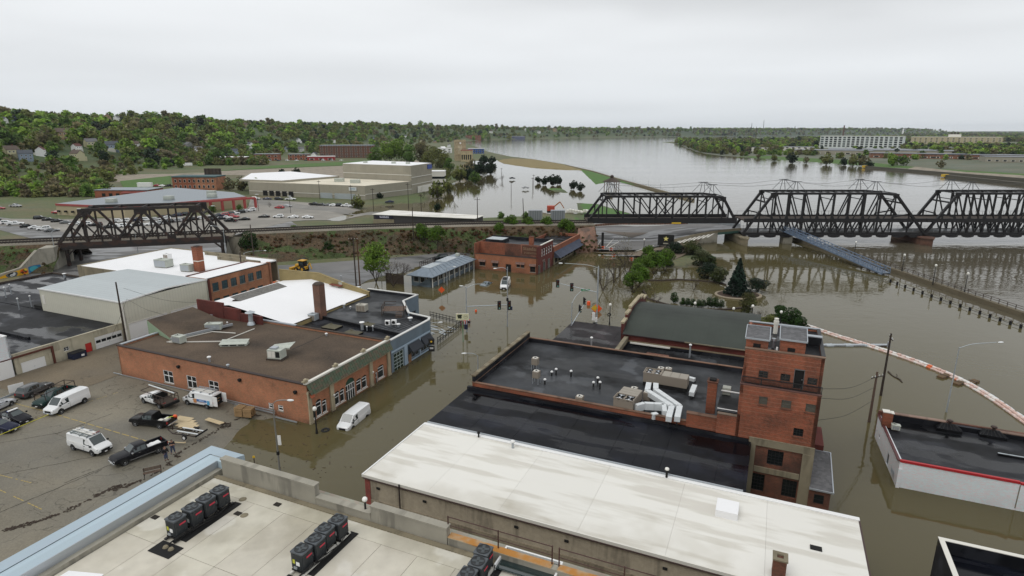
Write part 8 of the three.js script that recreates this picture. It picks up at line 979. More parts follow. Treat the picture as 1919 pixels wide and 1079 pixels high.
[[1262,568],[1280,573],[1288,574],[1298,575],[1309,577],[1318,577],[1327,577],[1338,578],[1352,578]].forEach(([x,y],i)=>NT('deep',x,y,i===0||i===6||i===7?2.6:1.9,`clipped dark green bush, ${['first', 'second', 'third', 'fourth', 'fifth', 'sixth', 'seventh', 'eighth', 'ninth'][i]} from the left in the flooded garden row`,'shrub',1.05,-0.2));
[[1218,585,7,'bare2','in front of the flooded garden wall'],[1300,545,4.5,'bare2','inside the flooded garden'],[1150,530,10,'bare','left of the round green trees, tallest'],[1170,500,10,'bare','beside the approach road'],[1130,545,9,'bare2','behind the right signal mast'],[1425,612,5.5,'bare2','beside the tower roof huts'],[1178,515,8,'bare2','behind the round green trees']].forEach(([x,y,s,k,l])=>tree(k,at(x,y,0),s,'bare brown tree standing in the flood '+l));
[[555,450,4,'spring2'],[470,470,5,'deep'],[790,455,5,'spring2'],[820,460,5,'spring2'],[958,440,5.5,'spring2'],[990,440,5,'spring2'],[1025,440,5,'spring2'],[1060,445,5,'spring2'],[520,460,3,'deep'],[615,470,2.6,'deep'],[935,445,4,'spring2']].forEach(([x,y,s,k],i)=>NT(k,x,y,s*1.5,`${k === 'deep' ? 'dark' : 'bright'} green bush on the brown embankment slope, ${i < 1 || i === 8 || i === 1 ? 'towards its left end' : i < 4 || i === 9 ? 'in its middle' : 'behind the brick tavern'}, ${['upper', 'leftmost', 'left', 'right', 'first', 'second', 'third', 'last', 'small', 'tiny', 'outer'][i]}`,'shrub',0.8,x>900?3.5:3));
[[705,314,20,'mid'],[728,312,25,'spring'],[748,311,27,'spring'],[768,313,22,'mid'],[790,311,24,'bud'],[808,314,25,'olive'],[826,316,23,'olive'],[842,325,13,'mid'],[835,345,13,'olive'],[862,340,12,'olive'],[878,338,11,'dark'],[900,328,12,'dark'],[918,326,12,'dark'],[885,325,12,'bud'],[906,310,12,'dark'],[890,345,9,'mid'],[922,309,10,'dark'],[905,347,7,'bare2'],[928,343,7,'bare2'],[942,340,7,'bare2'],[1022,347,6.5,'dark'],[1035,348,8,'dark'],[1045,346,7,'dark'],[1008,343,5,'dark'],[1075,355,6,'dark'],[1088,358,5.5,'dark'],[793,373,7,'bare2'],[745,362,6,'olive'],[700,372,7,'olive'],[672,392,7,'olive'],[712,374,4,'deep1'],[480,362,9,'olive'],[455,358,9,'bud'],[430,358,8,'bud'],[500,350,8,'bud'],[530,332,7,'dark'],[556,330,7,'dark'],[505,389,4,'bare2'],[820,372,10,'olive'],[840,362,9,'olive'],[850,375,8,'bare2'],[938,412,3.5,'mid'],[985,412,3.5,'mid'],[820,395,4,'dark'],[450,395,3,'mid'],[400,398,3.5,'mid'],[1450,305,10,'olive'],[1482,309,13,'dark'],[1510,309,8,'bud'],[1548,312,13,'olive'],[1580,313,9,'dark'],[1597,314,12,'olive'],[1615,314,12,'bud'],[1628,318,8,'dark'],[1672,312,12,'spring'],[1692,312,11,'mid'],[1420,300,7,'bud'],[1762,316,8,'bud'],[1310,283,11,'bud'],[1290,278,11,'olive'],[1275,273,11,'mid'],[1335,285,10,'bud'],[1365,287,10,'bud']].sort((p,q)=>p[0]-q[0]).forEach(function ([x,y,s,k],i,A){if (k==='deep1') k='dark';const area=(q)=>q[0]<660?0:q[0]<960?1:q[0]<1200?2:3,w=area([x]),n=A.slice(0,i).filter((q)=>area(q)===w&&(q[3]==='deep1'?'dark':q[3])===k).length,p=y<330&&x>1200?onGround(x,y):at(x,y,x<660?0.6:0);tree(s>12.5&&k!=='bare2'&&x<1200?'near_'+k:k,p,s*1.05,`${KN[k]} tree ${['left of the big tan warehouse', 'beside the big tan warehouse', 'in the flooded park', 'on the far river bank'][w]}, ${nth(n)} ${KN[k]} one there from the left`);});
// wooded bluff: nearest trees one by one, the rest as one wood of each tone
{
const kinds=['mid','spring','olive','bud','mid','olive','spring','olive','bud','mid','olive','spring','mid','dark','olive','olive'],HOUSES=[[12,236,9,0,1],[36,232,8,2,2],[120,262,13,1,4],[172,278,11,3,2],[212,284,12,2,1],[258,281,10,0,4],[78,292,9,0,3],[145,283,8,0,3],[147,302,10,3,4],[22,296,11,3,4],[50,302,10,2,1],[355,281,10,4,2],[373,288,9,0,2],[468,277,10,0,1],[462,240,12,1,4],[208,232,14,1,3],[225,230,10,0,2],[560,268,9,0,1],[540,285,9,2,1],[565,285,9,0,2],[625,268,8,0,4],[667,262,8,1,4],[735,268,10,1,4],[790,268,10,3,4],[815,268,9,1,1],[842,275,7,0,2],[830,283,9,0,0],[700,262,8,2,1],[760,258,8,0,1],[590,296,9,0,1],[685,284,9,0,2],[985,247,16,0,4],[1040,247,20,1,4],[440,290,9,2,1],[390,268,8,3,2],[298,292,8,0,1],[1010,250,14,0,2],[920,250,14,0,4]].sort((p,q)=>p[0]-q[0]);
const wc=[['white',M.white],['tan',tinted(M.concrete,1.1,0.85,0.6)],['blue grey',plain(0.22,0.28,0.36,0.7)],['cream',plain(0.5,0.47,0.3,0.7)],['grey',plain(0.25,0.25,0.25,0.7)]],rc=[['white',M.white],['slate',plain(0.075,0.085,0.1,0.9)],['grey',plain(0.14,0.14,0.145,0.9)],['red brown',plain(0.12,0.05,0.04,0.9)],['brown',plain(0.1,0.075,0.06,0.9)]];
const spots=HOUSES.map(([px,py,w,a,b],i)=>{
const p=onGround(px,py),d=w*0.75,h=w*0.55,v=thing('house',`${wc[a][0]} house with ${rc[b][0]} gabled roof, ${nth(i)} house from the left on the wooded hillside`,'house',[p[0],p[1]+0.5,p[2]],i*1.3,'houses on the wooded hillside'),W=wc[a][1],R=rc[b][1];
part(v,'wall',[bx(-w/2,w/2,-3,h,-d/2,d/2),quads([[[-w/2,h,d/2],[-w/2,h,-d/2],[-w/2,h+d*0.42,0]],[[w/2,h,-d/2],[w/2,h,d/2],[w/2,h+d*0.42,0]]])],W);const rf=part(v,'roof',[-1,1].map((s)=>bar([-w/2-0.4,h+d*0.2,s*d*0.27],[w/2+0.4,h+d*0.2,s*d*0.27],d*0.68,0.25).translate(0,-h-d*0.2,-s*d*0.27).rotateX(s*0.7).translate(0,h+d*0.2,s*d*0.27)),R);part(rf,'chimney',bx(w*0.2,w*0.2+0.8,h+d*0.2,h+d*0.55,-0.4,0.4),M.brickDark);
for (let k=0;k<3;k++) for (const y of [0.15,0.6]) for (const s of [-1,1]){const f=part(v,'window',bx(-w*0.38+k*w*0.3,-w*0.24+k*w*0.3,h*y,h*(y+0.24),s*d/2,s*(d/2+0.06)),M.white);part(f,'pane',bx(-w*0.365+k*w*0.3,-w*0.255+k*w*0.3,h*y+0.15,h*(y+0.24)-0.15,s*(d/2+0.06),s*(d/2+0.08)),M.glass);} part(v,'porch',bx(-w*0.5,w*0.3,-2,h*0.45,d/2+0.1,d/2+1.8),i%2?W:M.whiteWarm);return [p[0],p[2],w];});
const near=(x,z)=>spots.some(([a,b,w])=>{const d=Math.hypot(a,b),t=(x*a+z*b)/(d*d),o=Math.abs(x*b-z*a)/d;return o<w*0.65&&t>1-210/d&&t<1.012;});
const inst={},singles=[],r=rngOf(9);let n=0;const yards=LANDS.length;
const put=(x,z,s,k,single)=>{const p=[x,Hgt(x,z)+ridge(x,z)-0.3,z];if (p[1]<0.3) return;if (single&&n<210){n++;singles.push([tree(k,p,s,'',k+' trees at the foot of the wooded hillside'),k,x/-z]);} else (inst[k]??=[]).push([...p,s,r()*6.28,0.62+0.3*r()]);};
const open=(x,z)=>z>-640&&x>-300+(z+640)*0.12?true:false;
for (let i=0;i<17000;i++){const t=Math.pow(r(),1.9),z=-300-4600*t,x=lerp(-0.95*-z-60,0.55*-z,r()),d=sdf(BLUFF,x,z);if (d<2||d>720+ -z*0.2) continue;if (near(x,z)){if (r()<0.55&&!spots.some(([a,b])=>Math.hypot(a-x,b-z)<13)) put(x,z,4+3.5*r(),kinds[Math.floor(r()*13)],false);continue;} put(x,z,(8.5+13*Math.pow(r(),1.5))*(z<-2200?1.4:1),kinds[Math.floor(r()*16)],d<150&&z>-900);}
for (let i=0;i<900;i++){const a=r(),px=-60+430*a*a,py=325+45*r(),p=at(px,py,0.6);if (px>210&&py>318) continue;if (px>30&&px<115&&py>326&&py<346) continue;put(p[0],p[2],5+5*r(),['mid','olive','bud','spring','bud','olive'][Math.floor(r()*6)],i<60);}
for (let i=0;i<500;i++){const px=250+250*r(),py=298+12*r(),p=at(px,py,0.6);put(p[0],p[2],6+5*r(),['mid','olive','bud'][Math.floor(r()*3)],false);}
const dens=(list,N,s0)=>{for (let i=0;i<N;i++){const q=list[Math.floor(r()*list.length)],px=lerp(q[0],q[1],r()),py=lerp(q[2],q[3],r()),p=at(px,py,2);put(p[0],p[2],s0*(0.8+0.5*r()),['olive','mid','bud','dark','olive','spring'][Math.floor(r()*6)],false);}};
dens([[1262,1345,267,277],[1262,1300,267,276],[1300,1345,276,286],[1330,1530,268,279],[1345,1460,276,284]],1300,13);dens([[1530,1900,279,300],[1345,1530,284,292]],150,9);dens([[1690,1960,275,287],[1790,1960,287,297]],620,12);dens([[1270,1960,256,266]],2600,15);dens([[1300,2000,250.5,255]],3500,20);dens([[880,1270,252,256.5]],700,16);
singles.sort((p,q)=>p[2]-q[2]);const cnt={};for (const [o,k] of singles){const i=cnt[k]=(cnt[k]??-1)+1;o.userData.label=`${nth(i)} ${KN[k]} tree from the left at the foot of the wooded hillside`;}
for (const k in inst){const I=new THREE.InstancedMesh(crown(k.length*7+1,230,0.52,0,1,0.09,k),M.leaf,inst[k].length),m4=new THREE.Matrix4(),q=new THREE.Quaternion(),Y=new THREE.Vector3(0,1,0),c=new THREE.Color();inst[k].forEach((e,i)=>{m4.compose(new THREE.Vector3(e[0],e[1],e[2]),q.setFromAxisAngle(Y,e[4]),new THREE.Vector3(e[3],e[3]*e[5],e[3]));I.setMatrixAt(i,m4);const b=1.15+0.5*hash(i,3);I.setColorAt(i,c.setRGB(b,b,b*(0.85+0.3*hash(i,8))));});I.name=numbered('forest');I.userData.kind='stuff';shadow(I);scene.add(I);}
// scrub on the embankment
const eb=new THREE.InstancedMesh(crown(3,60,0.5,0,0.7,0.1,'rust'),M.leaf,1100),m4=new THREE.Matrix4(),c=new THREE.CatmullRomCurve3(PATH.right.map((q)=>new THREE.Vector3(q[0],0,q[1]))),cl=new THREE.CatmullRomCurve3(PATH.left.map((q)=>new THREE.Vector3(q[0],0,q[1]))),col=new THREE.Color();for (let i=0;i<1100;i++){const C=i%4?c:cl,t=r(),p=C.getPoint(t),d=C.getTangent(t),o=6.5+12*r(),y=Math.max(0.2,7.2-(o-5.6)*0.55),s=0.5+1.0*r();m4.makeScale(s,s,s).setPosition(p.x-d.z*o,y-0.3,p.z+d.x*o);eb.setMatrixAt(i,m4);const g=r();eb.setColorAt(i,o>11&&g>0.5?col.setRGB(0.55,1.25,0.6):col.setRGB(0.75+0.5*r(),0.75+0.35*r(),0.8));} eb.name='undergrowth';eb.userData.kind='stuff';shadow(eb);scene.add(eb);
}
{
const g=thing('garden_wall','low curved stone wall tracing the oval of the flooded garden','wall',[0,0,0]),pts=[[1208,525],[1235,526],[1270,524],[1310,526],[1350,530],[1360,534]].map((q)=>at(q[0],q[1],0.1)),p2=[[1205,545],[1215,560],[1240,568],[1270,576],[1320,581],[1360,580],[1392,577]].map((q)=>at(q[0],q[1],0.1));for (const P of [pts,p2]) for (let i=0;i+1<P.length;i++) part(g,'wall_segment',bar(P[i],P[i+1],0.35,0.5),M.darkWood);
const b=thing('planting_bed','round raised bed with pale stone rim under the conifer','planter',at(1383,553,0));part(b,'rim',norm(new THREE.TorusGeometry(4.3,0.3,8,36).rotateX(Math.PI/2).scale(1.2,0.8,0.9).translate(0,0.1,0)),tinted(M.concrete,0.9,0.8,0.7));part(b,'soil',norm(new THREE.CylinderGeometry(4.2,4.3,0.4,30).scale(1.2,1,0.9).translate(0,0,0)),plain(0.05,0.03,0.02,1));
}
// ---------------------------------------------------------------- buildings beyond the embankment and the river
const far=(name,label,cat,px,py,h=0.6)=>thing(name,label,cat,at(px,py,h));
const rel=(o,l)=>l.map((p)=>[p[0]-o.position.x,p[1]-o.position.z]);
{
const B=thing('big_warehouse','big tan windowless warehouse with white roofs and blue corner sign','warehouse',[-81,0,-340]),low=rel(B,[[-158,-362],[-81.7,-334.4],[-61,-366],[-110,-392],[-160,-440],[-182,-420]]),tall=rel(B,[[-109,-392],[-61,-366.5],[-52.5,-398],[-98,-430]]);part(B,'wall',prism(low,-0.5,8.4),M.bigboxWall);part(B,'wall',prism(tall,-0.5,17.6),M.bigboxWall);part(B,'roof',prism(low.map((p)=>[p[0]*0.985,p[1]*0.985]),8.41,8.5),tinted(M.whiteRoof,0.95,0.9,0.78));part(B,'roof',prism(tall.map((p)=>[p[0]*0.99-0.1,p[1]*0.99-0.4]),17.61,17.75),M.pureWhiteRoof);part(B,'raised_roof',prism(rel(B,[[-165,-366],[-135,-356],[-112,-393],[-160,-440],[-182,-420]]),8.5,9.6),M.bigboxWall);part(B,'roof',prism(rel(B,[[-164,-367],[-136,-357],[-113,-393],[-160,-438],[-180,-419]]),9.61,9.7),M.pureWhiteRoof);
const P=(x,z,y)=>[x+81,y,z+340],strip=(a,b,y,h,m,o=0.25)=>part(B,'stripe',bar(P(a[0]+o,a[1]+o,y),P(b[0]+o,b[1]+o,y),0.12,h),m);for (const y of [3.2]){strip([-158,-362],[-81.7,-334.4],y,0.3,M.whiteWarm);strip([-81.7,-334.4],[-61,-366],y+0.6,0.3,M.whiteWarm);} for (const y of [6.3,10.6]) strip([-61,-366.5],[-52.5,-398],y,0.4,M.whiteWarm,0.3);strip([-109,-392],[-61,-366.5],12,0.3,M.whiteWarm);
for (const [t0,t1] of [[0.63,0.73],[0.75,0.92]]) part(B,'dock_door',bar(P(lerp(-158,-81.7,t0)+0.2,lerp(-362,-334.4,t0)+0.2,2),P(lerp(-158,-81.7,t1)+0.2,lerp(-362,-334.4,t1)+0.2,2),0.2,3.6),M.galv);for (let i=0;i<5;i++) part(B,'loading_bay',bar(P(-148+i*4.4,-358.2+i*1.6,2),P(-145.2+i*4.4,-357.2+i*1.6,2),0.6,3.4),M.dark);part(B,'white_panel',bar(P(-58.5,-374,2.4),P(-52.7,-397,2.4),0.3,4.4),M.whiteWarm);part(B,'blue_sign',bar(P(-54.2,-390.5,15.6),P(-52.4,-397.2,15.6),0.35,2.6),M.blue);const s=sign(B,5,2,['HOTSY'],'#c9ccca','#35749a',{k:0.5});s.position.set(...P(-89,-336.6,6.6));s.rotation.y=-0.34;for (const [x,z] of [[-104,-362],[-92,-352]]) part(B,'rooftop_unit',rbx(x+79,x+84.5,8.5,10.6,z+338.6,z+341.4,0.1,1),M.hvac);for (const [x,z] of [[-96,-398],[-76,-390],[-66,-385]]) part(B,'rooftop_unit',bx(x+80,x+82.5,17.7,18.9,z+339,z+341),M.hvac);
const O=far('office_block','white office block with dark window bands behind the big tan warehouse','building',822,352,0);part(O,'wall',bx(-6,4,-1,11,-12,0),M.whiteWarm);for (const y of [2.2,6.2]) part(O,'window_band',bx(-6.1,4.1,y,y+1.5,-12.1,0.1),M.glass);part(O,'roof',bx(-6.2,4.2,11,11.3,-12.2,0.2),M.white);
const R=thing('red_trim_building','long cream building with red trim, red portico and grey membrane roof behind the rusty truss','building',[-180,0.6,-280]),fp=rel(R,[[-208,-273],[-170,-262],[-150,-284],[-134,-303],[-150,-325],[-196,-352]]);part(R,'wall',prism(fp,-0.5,5.2),plain(0.40,0.34,0.22,0.8));part(R,'roof',prism(fp,5.21,5.3),M.tarGrey2=tinted(M.galv,0.42,0.46,0.5));for (let i=0;i+1<4;i++) part(R,'red_fascia',bar([fp[i][0],4.9,fp[i][1]],[fp[i+1][0],4.9,fp[i+1][1]],0.5,0.9),plain(0.32,0.06,0.055,0.6));for (let i=0;i<6;i++){const t=i/5,x=lerp(fp[2][0]+3,fp[3][0]+6,t),z=lerp(fp[2][1]+3,fp[3][1]+4,t);part(R,'column',bx(x-0.5,x+0.5,-0.5,5,z-0.5,z+0.5),plain(0.36,0.06,0.055,0.6));} part(R,'portico_beam',bar([fp[2][0]+3,5.1,fp[2][1]+3],[fp[3][0]+6,5.1,fp[3][1]+4],1.2,0.9),plain(0.36,0.06,0.055,0.6));for (let i=0;i<4;i++) part(R,'window',bx(-27+i*4,-26+i*4,1.6,2.4,7.6+i*1.15,8.4+i*1.15),M.dark);for (const [x,z] of [[-8,0],[12,-12],[28,-22],[20,-38]]) part(R,'rooftop_unit',rbx(x,x+4,5.3,7,z,z+3,0.1,1),M.hvac);
const S=thing('strip_shop','long low dark strip shop with white roof and white lettering behind the embankment','shop',[-36,0,-252]);const sp=rel(S,[[-58,-249.5],[-15,-238],[-12,-246],[-53,-262]]);part(S,'wall',prism(sp,-0.5,4.1),plain(0.045,0.04,0.042,0.7));part(S,'roof',prism(sp.map((p)=>[p[0]*1.02,p[1]*1.1]),4.1,4.3),M.whiteRoof);const sg=sign(S,8,1.5,['SLUGGS'],'#15142a','#d8d8e6',{k:0.75});sg.position.set(-17.2,3.3,4.15);sg.rotation.y=-0.26;part(S,'blockwork',bx(-21.6,-13,-0.5,2.4,4.3,5),M.oldConcrete);
const G=far('brick_apartments','red and orange brick block with green cornice left of the dark billboard','building',366,357);part(G,'wall',bx(-14,0,-0.5,8.6,-14,0),M.brickRust);part(G,'wall',bx(0.01,14,-0.5,8.4,-14,-0.2),M.brickOrange);part(G,'cornice',bx(-14.2,14.2,8.4,9.1,-14.2,0.25),plain(0.04,0.09,0.095,0.7));for (let i=0;i<9;i++) for (const y of [1.6,5.2]){const w=part(G,'window',bx(-12.6+i*3,-11.3+i*3,y,y+1.9,-0.1,0.06),M.whiteWarm);part(w,'pane',bx(-12.5+i*3,-11.4+i*3,y+0.1,y+1.8,0.06,0.09),M.glass);}
const bb=far('billboard','back of a dark brown billboard on the green field','billboard',402,346);part(bb,'panel',bx(-6,6,5,11.5,-0.3,0.3),M.darkWood);part(bb,'post',[-4,0,4].map((x)=>bx(x-0.2,x+0.2,-0.5,5,-0.2,0.2)),M.dark);part(bb,'brace',[-5,-2.5,0,2.5,5].map((x)=>bx(x-0.1,x+0.1,5,11.5,0.3,0.5)),M.dark);
const L=far('brick_depot','low brown brick depot with grey roof left of the trees','building',232,372);part(L,'wall',bx(-16,14,-0.5,4.6,-16,0),M.brickRust);part(L,'roof',bx(-16.3,14.3,4.6,4.9,-16.3,0.3),M.tarGrey2);part(L,'awning',quads([[[0,3.2,2],[14,3.2,2],[14,4.4,0],[0,4.4,0]]]),tinted(M.brickMaroon,1.6,1.6,1.6));part(L,'window',[-12,-8,-4].map((x)=>bx(x,x+2,1.2,3,0,0.08)),M.glass);
const box=(name,label,px,py,w,d,h,m,rm,win=0,turn=0.2)=>{const b=thing(name,label,'building',onGround(px,py),turn);part(b,'wall',bx(-w/2,w/2,-3,h,-d,0),m);part(b,'roof',bx(-w/2-0.3,w/2+0.3,h,h+0.5,-d-0.3,0.3),rm);for (let i=0;i<win;i++) for (let y=1;y+1.5<h;y+=3.6){const f=part(b,'window',bx(-w/2+(i+0.25)*w/win,-w/2+(i+0.75)*w/win,y,y+1.8,0,0.1),M.whiteWarm);part(f,'pane',bx(-w/2+(i+0.3)*w/win,-w/2+(i+0.7)*w/win,y+0.1,y+1.7,0.1,0.14),M.glass);} return b;};
box('brick_warehouse','long brown brick shed with white roof at the edge of the green field',423,307,44,22,7,M.brickDark,M.white,6);box('brick_shop','red brick workshop left of the parked trucks',500,301,30,18,8,M.brickRust,M.tarGrey2,4);box('brick_shop','red brick building with white sign right of the parked trucks',560,300,26,14,7,M.brickRust,M.tarGrey2,4);box('red_store','bright red and white low store on the field edge',602,301,34,12,5,plain(0.3,0.03,0.03,0.6),M.white,3);box('brick_mansion','big dark red brick school block on the slope above the field',650,296,74,30,17,M.brickDark,M.tarGrey2,11,0.1);box('pink_hall','pale pink gabled hall among the hillside trees',727,277,24,14,12,tinted(M.concrete,1.1,0.9,0.8),M.whiteWarm,4);box('brick_pavilion','red brick riverside building with white band beyond the grain tower',888,262,60,30,16,M.brickRust,tinted(M.brickRust,1,0.7,0.6),6);box('boat_sheds','white and blue boat sheds on the far shore',958,259.3,130,30,9,plain(0.08,0.1,0.2,0.6),M.white,12,0.05);box('blue_shed','blue and white shed by the river beyond the grain tower',893,288,26,12,8,plain(0.02,0.07,0.25,0.6),M.white,4);box('white_shed','white flat roofed shed left of the grain tower',833,287,26,18,8,M.white,M.pureWhiteRoof,3);
const T=far('grain_tower','tall tan concrete tower with low tan block and red roof line in the flood','tower',862,303,0);part(T,'shaft',bx(-7,7,-1,27,-12,0),tinted(M.concrete,1.15,1,0.78));part(T,'wing',bx(2,16,-1,14,-10,8),tinted(M.concrete,1.3,1.15,0.85));part(T,'wing_roof',bx(1.8,16.2,14,14.8,-10.2,8.2),plain(0.3,0.09,0.07,0.8));part(T,'panel',bx(-2,3,10,20,0,0.2),tinted(M.concrete,1.5,1.4,1.2));for (let i=0;i<5;i++) part(T,'window',bx(3+i*2.6,4.4+i*2.6,3,9,8,8.1),M.glass);part(T,'round_emblem',new THREE.CylinderGeometry(1.2,1.2,0.2,16).rotateX(Math.PI/2).translate(1,23,0.1),M.white);
const pv=thing('pavilion','open riverside pavilion with brown hipped roof and cupola','pavilion',at(1146,350,0.4));pv.scale.setScalar(0.72);part(pv,'roof',lathe([[9,5],[8.8,5.4],[2,8.4],[0,8.4]],8),M.darkWood);part(pv,'cupola',[cyl(0,8.4,10.2,0,1.6,1.6,8),lathe([[2.2,10.2],[0.4,11.4],[0,11.8]],8)],M.darkWood);for (let i=0;i<6;i++) part(pv,'post',cyl(7*Math.cos(i*1.047),-1,5.2,7*Math.sin(i*1.047),0.35,0.35,8),M.brickDark);
const LR=thing('levee_railing','long grey railing and lamps on top of the narrow levee beyond the pavilion','railing',[0,0,0]),lp=[[1060,309],[1110,320],[1160,335],[1215,350],[1262,363],[1300,373]].map((q)=>at(q[0],q[1],1));lp.forEach((p,i)=>{if (i){const a=lp[i-1];part(LR,'levee_wall',bar([a[0],0.4,a[2]],[p[0],0.4,p[2]],1.2,1.6),M.oldConcrete);part(LR,'handrail',bar([a[0],2.2,a[2]],[p[0],2.2,p[2]],0.12),M.steel);for (let k=0;k<12;k++) part(LR,'rail_post',bar([lerp(a[0],p[0],k/12),1,lerp(a[2],p[2],k/12)],[lerp(a[0],p[0],k/12),k%6?2.2:5.5,lerp(a[2],p[2],k/12)],0.14),M.steel);}});
// far bank
const lb=thing('long_white_building','long white six-storey block with rows of dark windows on the far bank','building',at(1535,276,3)),e=at(1690,278.5,3),lx=e[0]-lb.position.x,lz=e[2]-lb.position.z,Ln=Math.hypot(lx,lz);lb.rotation.y=Math.atan2(-lz,lx);part(lb,'wall',bx(0,Ln,-3,24,-24,0),tinted(M.white,0.62,0.66,0.64));part(lb,'roof',bx(-0.5,Ln+0.5,24,24.6,-24.5,0.5),M.whiteWarm);for (let f=0;f<5;f++) for (let i=0;i<18;i++) part(lb,'window',bx((i+0.2+0.02*(i%3))*Ln/18,(i+0.82)*Ln/18,2+f*4.4,4.9+f*4.4,0.02,0.3),i%5?M.glass:plain(0.05,0.07,0.07,0.3));
const tb=box('tan_building','tan flat-roofed complex with rooftop plant on the far bank at right',1790,272,190,50,20,plain(0.42,0.36,0.22,0.8),M.whiteWarm,16,-0.5);part(tb,'penthouse',bx(-15,10,20,27,-30,-10),M.whiteWarm);part(tb,'cooling_tower',[-10,-3,4].map((x)=>cyl(x,27,32,-20,2.6,2.6,8)),M.darkWood);
[[1560,290,110,60,6],[1650,288,150,70,6],[1740,291,150,60,6],[1840,299,120,40,5.5],[1720,297,110,30,6],[1480,283,80,30,7],[1400,283,70,26,7],[1905,305,60,30,6],[1860,287,170,40,8]].forEach(([x,y,w,d,h],i)=>box('flat_roof_shed',`low grey flat-roofed plant hall on the far bank, ${['left of centre', 'centre', 'right of centre', 'with brown front', 'in front of the centre', 'leftmost', 'among the island trees', 'at the right edge', 'rear right'][i]}`,x,y,w,d,h,i===3||i===4?tinted(M.brickDark,1.6,1.7,1.6):i===5||i===6?M.whiteWarm:M.bigboxWall,i%2?tinted(M.galv,0.24,0.25,0.28):tinted(M.galv,0.17,0.18,0.21),8,-0.45));
const stack=(px,py,H,r,l,m)=>{const s=thing('smokestack',l,'chimney',at(px,py,2));part(s,'shaft',cyl(0,0,H,0,r,r*0.7,10),m);part(s,'band',cyl(0,H-2,H,0,r*0.85,r*0.85,10),M.dark);};stack(1579,259,62,4,'dark smokestack behind the long white block',tinted(M.brickDark,0.8,0.9,0.9));stack(1691,254,55,7,'white water tower shaft right of the long white block',M.white);
[[1407,252,110],[1429,252,140],[1416,252,75],[1488,252,80],[1477,252,50]].forEach(([x,y,H],i)=>{const m=thing('radio_mast',`thin mast on the far horizon, ${['first', 'third', 'second', 'fifth', 'fourth'][i]} from the left`,'mast',at(x,y,2)),w=i>2?6:2.2;part(m,'leg',[bar([-w,0,0],[-w*0.3,H,0],1.6),bar([w,0,0],[w*0.3,H,0],1.6)],M.steel2);part(m,'lattice',[0.2,0.4,0.6,0.8].map((t)=>bar([-w*(1-0.7*t),H*t,0],[w*(1-0.7*t-0.14),H*(t+0.18),0],1.1)),M.steel2);});
for (const [x0,y0,x1,y1,l] of [[1622,313,1930,338,'farther'],[1772,330,1930,347,'nearer']]){const A=at(x0,y0,1),Bq=at(x1,y1,1),w=thing('lock_wall',`long low concrete lock wall with yellow end in the river, the ${l} one`,'river wall',A);const d=[Bq[0]-A[0],0,Bq[2]-A[2]];part(w,'wall',bar([0,-0.3,0],[d[0],-0.3,d[2]],3,3.2),tinted(M.concrete,0.3,0.3,0.28));part(w,'yellow_end',bx(-3,1.5,-0.5,1.6,-1.6,1.6),M.yellow);}
}
